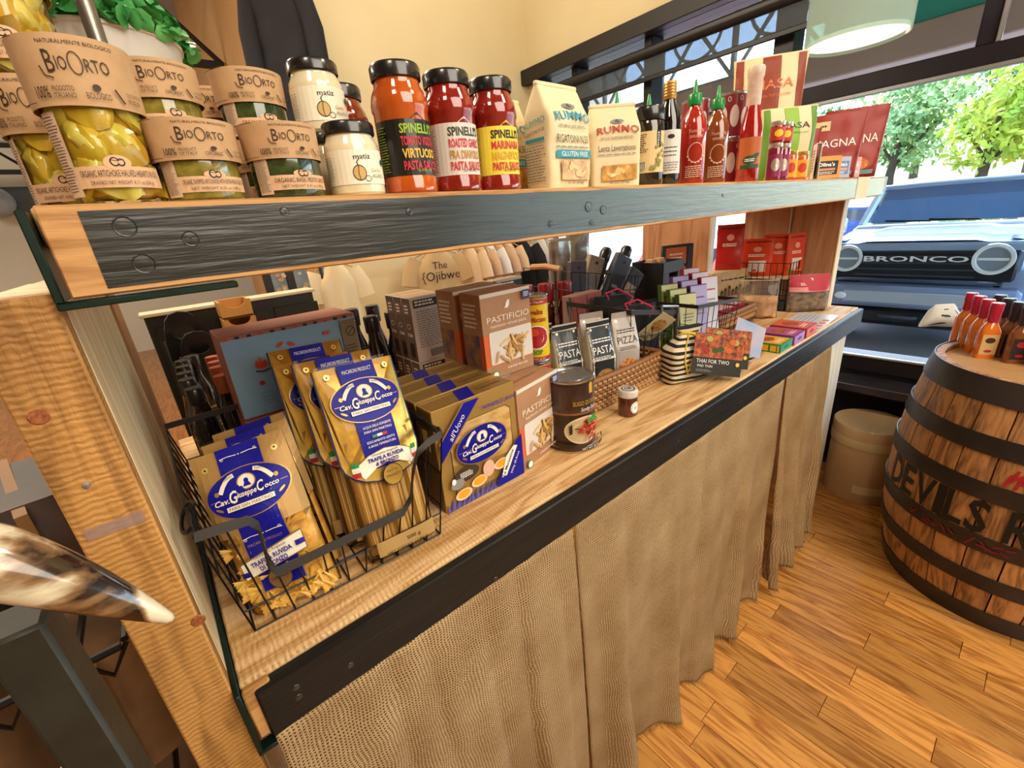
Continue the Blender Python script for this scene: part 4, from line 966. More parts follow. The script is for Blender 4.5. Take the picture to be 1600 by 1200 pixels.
t = thing('carton', 'plain carton under the tall cream chip bag', 'box', (1.705, .705, ZU), -56); G().box(-.09, .09, -.045, .05, 0, .0545, .002).obj('card', P('orange carton', '#d98a4a', .6), t); G().box(-.091, .091, -.046, -.045, .02, .03).obj('tape', TAPE, t)
chips((1.588, .590, ZU), -44, 'cream and green chip bag slumped behind the yellow labelled jars', .150, .200, .075, MASAC, P('masa green', '#86b23a', .5), P('masa ink', '#3c3a2c', .5), 'MASA', dark=P('masa dark green', '#5f8f2c', .5))
def lasagna(loc, rz, label, w, h, word, lean=0):
    RB = P('red foil', '#93271b', .4, bump=(25, .25)); b = Bag(w, .055, h, 2.4, lambda t: max(.03, (1-.75*t)*min(1, t*8+.2)), lambda t: 1+.10*t, .004, 22, loc[0]*7)
    t = thing('lasagna_pouch', label, 'bag', loc, rz, 'red stand up soup pouches', rx=lean); b.geo().obj('pouch', RB, t, smooth=60)
    pr = Print(b.frontmap, .0008); pr.rect(-w*.40, -w*.02, h*.76, h*.90, P('pouch tan', '#d8c08a', .5)); pr.lines(-w*.34, -w*.08, h*.80, h*.86, 1, BRN, 0)
    pr.text(word, 0, h*.50, h*.12, WHT, w*.84); pr.poly([(-w*.47, h*.06), (w*.47, h*.06), (w*.47, h*.40), (-w*.47, h*.26)], P('pouch dark', '#2e1a16', .5)); pr.ell(w*.02, h*.20, w*.30, h*.11, P('noodles', '#d98a32', .5, var=(90, '#b0561c')))
    pr.rect(w*.1, w*.42, h*.05, h*.11, P('pouch blue', '#7fb8c8', .5)); pr.done('printed_front', t)
lasagna((1.960, .590, ZU), -60, 'middle red soup pouch reading LASAGNA', .185, .205, 'LASAGNA')
lasagna((1.875, .655, ZU), -55, 'faded red soup pouch half hidden behind the green chip bag', .12, .165, '')
lasagna((2.15, .570, ZU), -62, 'tallest red soup pouch at the right end of the upper shelf', .175, .235, 'LASAGNA')
def olina(loc, rz, label, c1, c2, w=.11):
    t = thing('cracker_box', label, 'box', loc, rz, 'small cracker boxes'); G().box(-w/2, w/2, 0, .030, 0, .066, .0015).obj('carton', P('box '+c1, c1, .55), t)
    pr = Print(front(-.0004), .0004); pr.rect(-w*.38, w*.38, .012, .052, P('box '+c2, c2, .5)); pr.text("Olina's", 0, .037, .010, WHT, w*.55, fat=.03); pr.rect(-w*.3, w*.3, .024, .031, P('box band', '#c98a6a', .5)); pr.lines(-w*.28, w*.28, .013, .022, 2, WHT); pr.done('printed_front', t)
olina((1.775, .530, ZU), -28, 'orange cracker box with dark panel at the front of the upper shelf', '#d99a4a', '#33261c', .115)
olina((1.895, .520, ZU), -12, 'blue grey cracker box beside the orange one', '#a9a9b4', '#5c6a9a', .105)
olina((2.01, .517, ZU), -8, 'pink cracker box at the right of the small boxes', '#d98f86', '#c9a9a0', .11)
t = thing('bag_back_edge', 'white back edge of the green chip bag, built as a folded card', 'card', (1.705, .545, ZU), -66)  # thin card standing in for the back edge of the bag
G().box(-.002, .0, -.035, .035, 0, .10, .0005).box(.012, .0135, -.035, .035, 0, .10, .0005).box(-.002, .0135, -.035, .035, .0985, .10).obj('card', WHT, t); pr = Print(left(-.002), .0004); pr.lines(-.028, .028, .02, .085, 8, GREYP); pr.done('printing', t)
# ------------------------------------------------------------------ LOWER SHELF
WIRE = P('black wire', '#1d1a1a', .4, .5)
FLAT = P('basket rim', '#37312d', .45, .4)
FOILG = P('gold foil', '#b98f3e', .30, .75, bump=(22, .35), var=(14, '#d9b45a'))
KGOLD = P('gold card', '#b08a50', .5, .25)
def seg(a, b, n): return [Vector(a).lerp(Vector(b), i/n) for i in range(n+1)]
def basket_wire(base, top, nx, ny, nz, r=.0013, g=None):
    """base, top: four corners (front left, front right, back right, back left)"""
    g = g or G()
    b = [Vector(p) for p in base]; t = [Vector(p) for p in top]
    for i in range(4):
        j = (i+1) % 4; n = nx if i % 2 == 0 else ny
        for k in range(n+1): g.tube([b[i].lerp(b[j], k/n), t[i].lerp(t[j], k/n)], r, 5)
        for k in range(nz+1): g.tube([b[i].lerp(t[i], k/nz), b[j].lerp(t[j], k/nz)], r, 5)
    for k in range(1, nx): g.tube([b[0].lerp(b[1], k/nx), b[3].lerp(b[2], k/nx)], r, 5)
    for k in range(1, ny): g.tube([b[0].lerp(b[3], k/ny), b[1].lerp(b[2], k/ny)], r, 5)
    return g
# the near wire basket with its dipped flat rim
t = thing('wire_basket', 'black wire basket with a dipped flat bar rim holding the gold pasta bags', 'basket', (0, 0, 0))
BL, BR = Vector((-.018, .588, ZL+.002)), Vector((.268, .574, ZL+.002))
BBR, BBL = Vector((.285, .96, ZL+.002)), Vector((-.012, .96, ZL+.002))
rim = [ay(x, y, .572) for x, y in ((303, 840), (345, 826), (388, 813), (403, 822), (412, 850), (420, 882), (434, 893), (480, 872), (540, 843), (600, 815), (630, 800), (642, 778), (645, 740), (652, 708), (670, 690), (690, 678))]
TL_, TR_ = rim[0], rim[-1]
TBR, TBL = Vector((.315, .99, TR_.z+.01)), Vector((-.045, .99, TL_.z+.01))
g = G(); n = 11
for k in range(n+1):                              # front wires rise only to the dipped rim
    p = BL.lerp(BR, k/n); best = min(((rim[i].lerp(rim[i+1], f/8)) for i in range(len(rim)-1) for f in range(9)), key=lambda q: abs(q.x-(TL_.x+(TR_.x-TL_.x)*k/n))+(.0 if q.z < ZL+.2 else 1))
    g.tube([p, best], .0013, 5)
for k in (0, .22): g.tube([BL.lerp(TL_, k), BR.lerp(TR_, k)], .0014, 5)
for (b0, b1, t0, t1, m) in ((BR, BBR, TR_, TBR, 9), (BBR, BBL, TBR, TBL, 9), (BBL, BL, TBL, TL_, 9)):
    for k in range(m+1): g.tube([b0.lerp(b1, k/m), t0.lerp(t1, k/m)], .0013, 5)
    for k in (0, .3, .62, 1): g.tube([b0.lerp(t0, k), b1.lerp(t1, k)], .0015, 5)
for k in range(1, n): g.tube([BL.lerp(BR, k/n), BBL.lerp(BBR, k/n)], .0013, 5)
for k in range(1, 7): g.tube([BL.lerp(BBL, k/7), BR.lerp(BBR, k/7)], .0013, 5)
g.obj('wire_grid', WIRE, t)
G().ribbon(rim, .0125, .003, (.25, .35, 1)).obj('front_rim', FLAT, t, smooth=60)
g = G(); g.ribbon([TR_, TBR], .011, .003, (0, 0, 1)); g.ribbon([TBR, TBL], .011, .003, (0, 0, 1)); g.ribbon([TBL, TL_], .011, .003, (0, 0, 1)); g.obj('back_rim', FLAT, t)
for (c, dx) in ((TL_, -1), (TR_, 1)):
    pts = [c+Vector((dx*.010*math.sin(a), .03-.03*math.cos(a)+.01, -.02*math.sin(a)*.6+.008)) for a in [i*pi/8 for i in range(13)]]
    G().tube(pts, .0024, 6).obj('loop_handle', WIRE, t)
# crest print shared by the gold packets
IVORY = P('ivory print', '#efe6d2', .5); FLG = P('flag green', '#2f8f48', .5)
def crest(pr, u, v, w, script=True):
    """blue oval with banner, roundel, script name and ribbon; w = width"""
    h = w*.62
    pr.ell(u, v, w*.515, h*.52, GOLDP, 36); pr.ell(u, v, w*.50, h*.50, BLUP, 36)
    pr.line([(u-w*.47, v-h*.02), (u-w*.1, v-h*.02)], w*.007, GOLDP); pr.line([(u+w*.2, v-h*.02), (u+w*.47, v-h*.02)], w*.007, GOLDP)
    pr.ell(u, v+h*.20, w*.115, h*.165, GOLDP, 20); pr.ell(u, v+h*.20, w*.10, h*.145, IVORY, 20); pr.ell(u, v+h*.22, w*.03, h*.05, BLUP, 10); pr.poly([(u-w*.05, v+h*.10), (u+w*.05, v+h*.10), (u+w*.025, v+h*.19), (u-w*.025, v+h*.19)], BLUP)
    for s in (-1, 1):
        pts = [(u+s*w*(.12+.05*i), v+h*(.40-.018*i*i)) for i in range(5)]; pr.line(pts, h*.085, IVORY)
        pr.ell(u+s*w*.36, v+h*.13, w*.028, h*.05, GOLDP, 10); pr.ell(u+s*w*.38, v-h*.2, w*.05, h*.025, GOLDP, 10, s*.6)
    pr.text('ARTIGIANO', u-w*.22, v+h*.345, h*.042, INK, w*.19, rot=.22); pr.text('PASTAIO', u+w*.22, v+h*.345, h*.042, INK, w*.16, rot=-.22)
    pr.text('Cav.', u-w*.33, v-h*.11, h*.11, IVORY, w*.17, shear=.25, fat=.02); pr.text('G', u-w*.185, v-h*.14, h*.24, IVORY, w*.10, shear=.2, fat=.02); pr.text('iuseppe', u-w*.02, v-h*.07, h*.11, IVORY, w*.24, shear=.2, fat=.02)
    pr.text('C', u+w*.155, v-h*.08, h*.21, IVORY, w*.09, shear=.2, fat=.02); pr.text('occo', u+w*.29, v-h*.06, h*.10, IVORY, w*.17, shear=.2, fat=.02)
    pr.rect(u-w*.29, u+w*.29, v-h*.29, v-h*.19, IVORY); pr.text('FARA SAN MARTINO', u, v-h*.27, h*.06, INK, w*.53)
def swirl(pr, u, v, w, m):
    pr.line([(u-w*.5, v), (u-w*.3, v+w*.02), (u-w*.06, v)], w*.018, m); pr.line([(u+w*.5, v), (u+w*.3, v+w*.02), (u+w*.06, v)], w*.018, m); pr.ell(u, v, w*.02, w*.02, m, 8); pr.ring(u-w*.44, v-w*.03, w*.04, w*.03, w*.012, m, 12); pr.ring(u+w*.44, v+w*.04, w*.04, w*.03, w*.012, m, 12)
FARF = P('bow tie pasta', '#e3b757', .45, coat=.3, var=(40, '#cf9a3c'))
FILM = clear('clear film', '#fffaf0', .22, .06)
def frame(p0, p1, q0, q1):
    """local frame from bottom-left, bottom-right, top-left, top-right points"""
    p0, p1, q0, q1 = map(Vector, (p0, p1, q0, q1)); o = (p0+p1)/2; z = ((q0+q1)/2-o); h = z.length; z.normalize(); x = (p1-p0)+(q1-q0); x = (x-z*x.dot(z)).normalized(); y = z.cross(x)
    return Matrix(((x.x, y.x, z.x, o.x), (x.y, y.y, z.y, o.y), (x.z, y.z, z.z, o.z), (0, 0, 0, 1))), (p1-p0).length, h
def farfalle(M, w, h, label, full=True):
    t = thing('bow_tie_pasta_bag', label, 'bag', (0, 0, 0), 0, 'gold and blue bow tie pasta bags'); t.matrix_world = M; d = .055
    b = Bag(w, d, h, 2.6, lambda q: max(.05, min(1, q*7+.35)*min(1, (1-q)*2.4)), lambda q: 1.0, .005, 24, M[0][3]*40, 36, 24)
    b.geo().obj('clear_bag', FILM, t, smooth=70)
    core = Bag(w*.93, d*.78, h*.60, 3, lambda q: max(.1, min(1, q*8+.4)*min(1, (1-q)*3+.35)), None, .004, 30, 5.)
    core.geo().obj('pasta_fill', P('pasta fill', '#c58f35', .5, var=(60, '#e0b55c'), bump=(70, .6)), t)
    rnd = random.Random(9)
    g0 = G()
    def bow(u, v):
        s = abs(u-.5)*2; x = (u-.5)*.034; z = (v-.5)*.023*(.30+.70*s); y = .0030*math.cos((v-.5)*3*pi)*(1-s*.7)
        if s > .95: x += .0012*math.copysign(1, u-.5)*math.sin(v*26)
        return (x, y, z)
    g0.grid(bow, 8, 9); me = g0.mesh('bow_tie', FARF, 60)
    if full:
        for k in range(46):
            x, z = rnd.uniform(-w*.42, w*.42), rnd.uniform(.012, h*.52)
            p = core.frontmap(x*.9, max(.014, min(z, core.h*.93)), .0015)
            if p.y > -.004: continue
            link('bow_tie', me, t, (p.x, max(p.y, -d*.46), p.z), (rnd.uniform(-.2, .25), rnd.uniform(-1.5, 1.5), rnd.uniform(-.2, .2)))
    # folded card header
    hp = lambda u, v, k: b.frontmap(u, v, .0015+k)
    pr = Print(hp, .0002); pr.rect(-w*.50, w*.50, h*.50, h*.985, KGOLD, 14, 10)
    pr.poly([(-w*.5, h*.5), (w*.5, h*.5), (w*.40, h*.44), (-w*.40, h*.44)], KGOLD)
    pr.rect(-w*.245, w*.245, h*.14, h*.985, GOLDP, 10, 16); pr.rect(-w*.228, w*.228, h*.145, h*.985, BLUP, 10, 16)
    for s in (-1, 1): pr.ell(s*w*.37, h*.90, w*.035, w*.035, P('eyelet', '#e8cf7a', .3, .6), 10); pr.ell(s*w*.37, h*.90, w*.012, w*.012, INK, 8)
    swirl(pr, 0, h*.93, w*.40, IVORY)
    crest(pr, 0, h*.72, w*.86)
    swirl(pr, 0, h*.475, w*.42, IVORY); pr.text('MACARONI PRODUCT', 0, h*.425, h*.016, GOLDP, w*.36)
    pr.poly([(-w*.34, h*.245), (w*.36, h*.30), (w*.36, h*.42), (-w*.34, h*.345)], GOLDP); pr.poly([(-w*.33, h*.25), (w*.35, h*.305), (w*.35, h*.41), (-w*.33, h*.34)], IVORY)
    pr.text('Lavorazione Artigianale', 0, h*.362, h*.016, INK, w*.34, rot=.1, shear=.2); pr.text('TRAFILA RUVIDA', 0, h*.322, h*.026, BLUP, w*.44, rot=.1, fat=.03); pr.text('DI BRONZO', 0, h*.285, h*.026, BLUP, w*.30, rot=.1, fat=.03)
    for s in (-1, 1): pr.rect(s*w*.31-.006, s*w*.31+.006, h*(.30+.035*s), h*(.33+.035*s), BLUP)
    pr.ell(0, h*.205, w*.13, w*.13, BRN, 20); pr.ell(0, h*.205, w*.12, w*.12, P('seal bronze', '#8f6f45', .4, .4), 20); pr.text('FARFALLE', 0, h*.20, h*.02, INK, w*.19, rot=.1); pr.text('500 g', -w*.28, h*.085, h*.024, INK, w*.2)
    pr.done('printed_card', t); return t
M, w, h = frame(az(396, 952, ZL+.004), az(537, 912, ZL+.004), ay(283, 722, .71), ay(447, 660, .665))
names = ['front gold and blue bow tie pasta bag in the wire basket', 'second bow tie pasta bag, its header above the front one', 'third and rearmost bow tie pasta bag in the wire basket']
for k in range(3):
    farfalle(Matrix.Translation(M.to_3x3() @ Vector((-.004*k, .062*k, 0))+Vector((0, 0, .012*k if k else 0))) @ M, w, h, names[k], k == 0)
SPAG = P('spaghetti', '#c9a05a', .4, coat=.5)
def spag_bag(M, w, h, label, full=True):
    t = thing('spaghetti_bag', label, 'bag', (0, 0, 0), 0, 'gold and blue spaghetti bags'); t.matrix_world = M; d = .052
    b = Bag(w, d, h, 4., lambda q: max(.04, min(1, q*12+.4)*min(1, (1-q)*3.2)), lambda q: .97 if q < .5 else .97+.10*min(1, (q-.5)*3), .002, 20, 2.)
    b.geo(None, None, 0, h).obj('clear_bag', FILM, t, smooth=60)
    rnd = random.Random(4); g = G()
    cols = [P('spaghetti', '#c9a05a', .4), P('spaghetti light', '#dcbf84', .4), P('spaghetti dark', '#9d7434', .45)]
    nx = 34
    for i in range(nx):
        for j in range(2 if full else 1):
            x = -w*.45+w*.90*(i+rnd.random()*.6)/nx; y = -b.b(h*.3)*.76*(1-abs(x/(w*.485))**4)**.25+j*.007+rnd.uniform(0, .0015); g.tube([(x, y, .014), (x+rnd.uniform(-.002, .002), y, h*.56)], .0018, 4, mat=rnd.choice(cols))
    g.box(-w*.44, w*.44, -d*.32, d*.38, .015, h*.62, mat=cols[2])
    o = g.obj('spaghetti_strands', None, t); tag(o, kind='stuff')
    fp = lambda u, v, k: b.frontmap(u, v, .0018+k)
    NAVY = P('navy edge', '#1a1d50', .4)
    def shield(ins):
        e = w*.56-ins; pts = [(-e, h*.985), (e, h*.985)]
        pts += [(e*math.cos(a), h*.52-(h*.13-ins)*math.sin(a)) for a in [i*pi/10 for i in range(11)]]
        return pts
    def fpx(u, v, k):
        uu = max(-w*.45, min(w*.45, u)); p = b.frontmap(uu, v, .0018+k); return Vector((u, p.y+abs(u-uu)*.5, p.z))
    pr = Print(fpx, .0002)
    for ins, m in ((0, NAVY), (.0025, FOILG)):
        s = shield(ins); N = len(s); pr._put([(0, h*.7)]+s, [(0, i+1, (i+1) % N+1) for i in range(N)], m)
    pr.rect(-w*.25, w*.25, h*.46, h*.985, BLUP, 6, 8)
    for s in (-1, 1): pr.ell(s*w*.40, h*.945, w*.04, w*.04, P('eyelet', '#e8cf7a', .3, .6), 10); pr.ell(s*w*.40, h*.945, w*.013, w*.013, INK, 8)
    pr.text('MACARONI PRODUCT', 0, h*.94, h*.019, IVORY, w*.40)
    crest(pr, 0, h*.80, w*.92)
    for q, s in enumerate(('ACQUA DELLA SORGENTE', 'FARA SAN MARTINO')): pr.text(s, 0, h*(.665-.022*q), h*.012, IVORY, w*.38)
    for q, m in enumerate((FLG, IVORY, REDP)): pr.rect(w*(-.10+.067*q), w*(-.033+.067*q), h*.615, h*.628, m)
    for q, s in enumerate(('ESSICAMENTO LENTO', 'A BASSA TEMPERATURA')): pr.text(s, 0, h*(.592-.02*q), h*.011, IVORY, w*.38)
    pts = lambda dv: [(w*.38*x, h*(.535+dv)-w*.14*x*x) for x in (-1, -.5, 0, .5, 1)]
    pr.line(pts(-.018), h*.075, GOLDP); pr.line(pts(-.018), h*.068, IVORY)
    for s in (-1, 1):
        for q, m in enumerate((FLG, IVORY, REDP)): pr.rect(s*w*.41-w*.045, s*w*.41+w*.045, h*(.50-.024*q), h*(.524-.024*q), m)
    pr.text('Lavorazione Artigianale', 0, h*.53, h*.012, INK, w*.36, shear=.2); pr.text('TRAFILA RUVIDA', 0, h*.504, h*.019, BLUP, w*.50, fat=.03); pr.text('di BRONZO', 0, h*.480, h*.018, BLUP, w*.32, fat=.03)
    pr.ell(w*.03, h*.415, w*.14, h*.055, INK, 20); pr.ell(w*.03, h*.415, w*.13, h*.051, FOILG, 20); pr.text('PASTA', w*.03, h*.43, h*.012, BRN, w*.15); pr.text('SPAGHETTI', w*.03, h*.405, h*.013, BRN, w*.2)
    pr.rect(-w*.42, w*.42, .014, h*.12, P('gold foot', '#b8955a', .45, .3)); pr.text('500 g', w*.08, h*.075, h*.018, INK, w*.2); pr.text('NET WEIGHT 17.60 oz', -w*.02, h*.045, h*.012, INK, w*.6)
    pr.done('printed_card', t); return t
M, w, h = frame(az(578, 882, ZL+.004), az(678, 828, ZL+.004), ay(487, 573, .675), ay(607, 554, .675))
names = ['front gold and blue spaghetti bag in the wire basket', 'second spaghetti bag behind the front one', 'third spaghetti bag, leaning left behind the others', 'rearmost spaghetti bag in the wire basket']
for k in range(4):
    spag_bag(Matrix.Translation(Vector(((0, -.012, -.03, -.022)[k], (0, .058, .116, .176)[k], (0, .004, -.006, .006)[k]))) @ M, w, h, names[k], k == 0)
# pappardelle boxes
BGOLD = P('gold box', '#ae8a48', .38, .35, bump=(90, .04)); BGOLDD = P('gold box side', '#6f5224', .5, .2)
def papp(loc, rz, label, w=.188, h=.206, d=.050, full=True):
    t = thing('ribbon_pasta_box', label, 'box', loc, rz, 'gold ribbon pasta boxes')
    G().box(-w/2, w/2, 0, d, 0, h, .001).obj('carton', BGOLD, t)
    if full:
        pr = Print(front(-.0004), .0003); win = [(-w*.36, h*.10), (w*.42, h*.10), (w*.42, h*.76), (w*.36, h*.80), (-w*.30, h*.80), (-w*.36, h*.74)]
        pr.poly(win, BRN); pr.poly([(a*.98, b+(.001 if b < h*.5 else -.001)) for a, b in win], P('pasta nest', '#b98b45', .5, var=(22, '#d8b877', (1, 1, 3)), bump=(30, .8)))
        rnd = random.Random(3)
        for q in range(9):
            u, v, a = rnd.uniform(-w*.25, w*.33), rnd.uniform(h*.2, h*.72), rnd.uniform(-1, 1); c, s = math.cos(a)*.02, math.sin(a)*.02; pr.line([(u-c, v-s), (u, v+.004), (u+c, v+s)], .012, [P('ribbon a', '#cfa867', .45), P('ribbon b', '#b78a46', .45), P('ribbon c', '#dfc08a', .45)][q % 3])
        pr.poly([(-w*.36, h*.10), (w*.42, h*.10), (w*.42, h*.30), (w*.0, h*.34), (-w*.36, h*.44)], BGOLD)
        for q in range(34):
            u = -w*.49+w*.98*q/34; hh = h*(.05+.06*((q*7) % 5)/5); pr.poly([(u, 0.001), (u+w*.045, .001), (u+w*.03+((q*3) % 5-2)*.002, h*.06+hh*.7)], P('lavender print', '#46407e', .5) if q % 2 else P('lavender light', '#5f57a0', .5))
        for u, v in ((-.30, .14), (-.10, .19), (.20, .25)):
            pr.ell(w*u, h*v, w*.10, h*.055, P('egg white', '#e8c7a4', .5), 16); pr.ell(w*u, h*(v+.004), w*.075, h*.040, P('egg yolk', '#f0a020', .35, coat=.4), 16)
        pr.ell(w*.03, h*.27, w*.075, h*.085, P('egg shell', '#dcb093', .5), 18)
        pr.ell(-w*.24, h*.33, w*.15, h*.07, BRN, 18); pr.lines(-w*.32, -w*.16, h*.30, h*.36, 4, WHT); pr.ell(-w*.36, h*.27, w*.08, h*.05, GREYP, 14); pr.ell(-w*.40, h*.31, w*.025, h*.03, WHT, 10)
        pr.poly([(w*.5, h*.02), (w*.5, h*.46), (w*.42, h*.42), (w*.10, h*.06), (w*.14, h*.02)], BLUP)
        pr.poly([(w*.18, h*.10), (w*.25, h*.10), (w*.43, h*.36), (w*.38, h*.38), (w*.26, h*.30)], IVORY); pr.text('Le Matassine', w*.295, h*.215, h*.032, INK, w*.30, rot=1.02, fat=.02); pr.text('250g (8.8oz)', w*.385, h*.185, h*.022, WHT, w*.25, rot=1.02)
        pr.poly([(-w*.5, h*.52), (-w*.5, h*.72), (-w*.20, h*.999), (.02*w, h*.999)], GOLDP); pr.poly([(-w*.5, h*.54), (-w*.5, h*.70), (-w*.18, h*.999), (0, h*.999)], BLUP); pr.text("all'Uovo", -w*.27, h*.79, h*.05, IVORY, w*.27, rot=.86, shear=.2)
        crest(pr, -w*.02, h*.56, w*.62)
        pr.text('PAPPARDELLE LARGHE', w*.22, h*.88, h*.035, BLUP, w*.42, fat=.02); pr.done('printed_front', t)
    pr = Print(topf(h+.0004), .0003); pr.rect(-w*.48, w*.48, .002, d*.8, P('gold top dark', '#8b6a34', .45, .3)); pr.poly([(-w*.18, .0), (.0, .0), (w*.10, d), (-w*.08, d)], BLUP); pr.text('Pappardelle', w*.25, d*.35, .008, BRN, w*.3); pr.done('printed_top', t)  # top printed in a darker gold than the front
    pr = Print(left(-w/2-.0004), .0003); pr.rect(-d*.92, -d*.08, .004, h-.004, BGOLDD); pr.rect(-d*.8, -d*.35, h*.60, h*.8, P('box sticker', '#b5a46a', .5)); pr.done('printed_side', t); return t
nm = ['front gold ribbon pasta box with egg picture beside the wire basket', 'second gold ribbon pasta box in the row', 'third gold ribbon pasta box in the row', 'rearmost gold ribbon pasta box in the row']
for k in range(4): papp((.4005+.001*k, .617+.054*k+(0 if k == 0 else .006), ZL), 2, nm[k], full=k == 0)
# tan pasta cartons
TANB = P('tan carton', '#a97c58', .6, var=(20, '#b08460')); ORS = P('carton orange', '#d8642c', .55); PHOTO = P('field photo', '#5a5168', .5, var=(35, '#a9793c'))
def pastificio(loc, rz, label, w=.130, h=.172, d=.072):
    t = thing('pasta_carton', label, 'box', loc, rz, 'tan pasta cartons'); G().box(-w/2, w/2, 0, d, 0, h, .0012).obj('carton', TANB, t)
    pr = Print(front(-.0004), .0003); pr.rect(-w*.5, w*.5, h*.955, h*.998, P('carton pale', '#d9cfc0', .6)); pr.rect(-w*.5, w*.5, h*.16, h*.53, ORS)
    pr.ell(w*.02, h*.845, w*.035, h*.05, WHT, 12, -.4); pr.poly([(-w*.06, h*.80), (w*.02, h*.815), (w*.07, h*.90)], WHT)
    pr.text('PASTIFICIO', w*.02, h*.665, h*.070, P('carton cream', '#efe3d0', .5), w*.86); pr.text('heirloom wheat pasta', w*.02, h*.605, h*.038, P('carton cream', '#efe3d0', .5), w*.74)
    q = [(-w*.38, h*.17), (w*.46, h*.17), (w*.48, h*.19), (w*.48, h*.54), (w*.46, h*.56), (-w*.38, h*.56), (-w*.40, h*.54), (-w*.40, h*.19)]; pr.poly(q, P('photo white', '#dcd3c8', .5))
    rnd = random.Random(7); cm = [P('casarecce', '#c99a52', .5), P('casarecce light', '#ddb574', .5), P('casarecce dark', '#a87a38', .5)]
    for k in range(26):
        u, v, a = rnd.gauss(w*.10, w*.12), rnd.gauss(h*.36, h*.065), rnd.uniform(0, 3); u = max(-w*.28, min(w*.36, u)); v = max(h*.22, min(h*.5, v)); c, s = math.cos(a)*w*.12, math.sin(a)*w*.12
        pr.line([(u-c, v-s), (u-s*.15, v+c*.15), (u+c, v+s)], w*.038, cm[k % 3])
    pr.line([(-w*.32, h*.2), (-w*.26, h*.33)], w*.035, cm[0])
    pr.text('casarecce', w*.1, h*.09, h*.04, P('carton cream', '#efe3d0', .5), w*.42); pr.ell(-w*.36, h*.06, w*.065, w*.065, GRNP, 14); pr.ell(-w*.36, h*.06, w*.05, w*.05, WHT, 14)
    pr.poly([(w*.30, h*.86), (w*.45, h*.86), (w*.45, h*.97), (w*.30, h*.97)], P('carton blue', '#31386f', .5)); pr.lines(w*.32, w*.43, h*.89, h*.95, 3, WHT); pr.done('printed_front', t)
    pr = Print(left(-w/2-.0004), .0003); pr.rect(-d*.95, -d*.08, h*.14, h*.53, PHOTO); pr.rect(-d*.18, -d*.01, h*.14, h*.53, ORS); pr.lines(-d*.85, -d*.2, h*.60, h*.9, 6, P('carton cream', '#efe3d0', .5)); pr.done('printed_side', t)
    pr = Print(topf(h+.0004), .0003); pr.text('PASTIFICIO', 0, d*.4, .009, P('carton shade', '#8a6342', .6), w*.5); pr.done('printed_top', t); return t
pastificio((.568, .632, ZL), 12, 'lower tan pasta carton standing at the front beside the sauce can', .146, .184, .07)
pastificio((.560, .704, ZL+.1845), 0, 'upper tan pasta carton standing on the carton behind the front one', .132, .180)
pastificio((.548, .712, ZL), 0, 'tan pasta carton hidden under the upper one', .140, .184)
pastificio((.560, .800, ZL), 0, 'rear lower tan pasta carton', .132, .184)
pastificio((.560, .800, ZL+.1845), 0, 'rear upper tan pasta carton, its side showing left of the front stack', .132, .180)
# dark brown spined cracker cartons, printed backs to us
DKC = P('dark brown carton', '#5a4434', .6); WBK = P('carton white back', '#cfc6ba', .6)
def crk(loc, label, w=.098, h=.168, d=.0455, side=0):
    t = thing('cracker_carton', label, 'box', loc, 0, 'dark spined cracker cartons'); G().box(-w/2, w/2, 0, d, 0, h, .001).obj('carton', WBK, t)
    pr = Print(left(-w/2-.0003), .0003); pr.rect(-d*.97, -d*.03, .002, h-.002, DKC); pr.rect(-d*.85, -d*.15, h*.72, h*.92, P('carton taupe', '#6d5644', .6)); pr.lines(-d*.75, -d*.25, h*.75, h*.90, 3, WHT); pr.text('STAR', -d*.5, h*.40, h*.05, WHT, d*.6); pr.ring(-d*.5, h*.56, d*.22, h*.04, .001, WHT, 12); pr.rect(-d*.7, -d*.3, h*.08, h*.3, INK); pr.done('printed_spine', t)
    pr = Print(front(-.0004), .0003); pr.rect(-w*.42, w*.5, h*.84, h*.96, INK); pr.lines(-w*.38, w*.3, h*.86, h*.95, 2, WHT, fill=.6); pr.lines(-w*.38, w*.38, h*.22, h*.80, 16, GREYP); pr.rect(-w*.1, w*.35, h*.06, h*.17, INK)
    for q in range(8): pr.line([(-w*.06+q*.0048, h*.065), (-w*.06+q*.0048, h*.165)], .0016, WHT)
    pr.done('printed_back', t); pr = Print(topf(h+.0003), .0003); pr.rect(-w*.48, w*.48, .003, d-.003, P('carton tan top', '#a98a68', .6)); pr.done('printed_top', t); return t
for j in range(2):
    for k in range(3): crk((.540, 1.0+.0465*k, ZL+.1685*j), ('lower', 'upper')[j]+' row dark spined cracker carton, '+('nearest', 'middle', 'rearmost')[k]+' of three')
for j in range(2):
    for k in range(2): crk((.722+.11*k, 1.02, ZL+.1685*j), ('lower', 'upper')[j]+' white backed cracker carton behind the tan cartons, '+('left', 'right')[k])
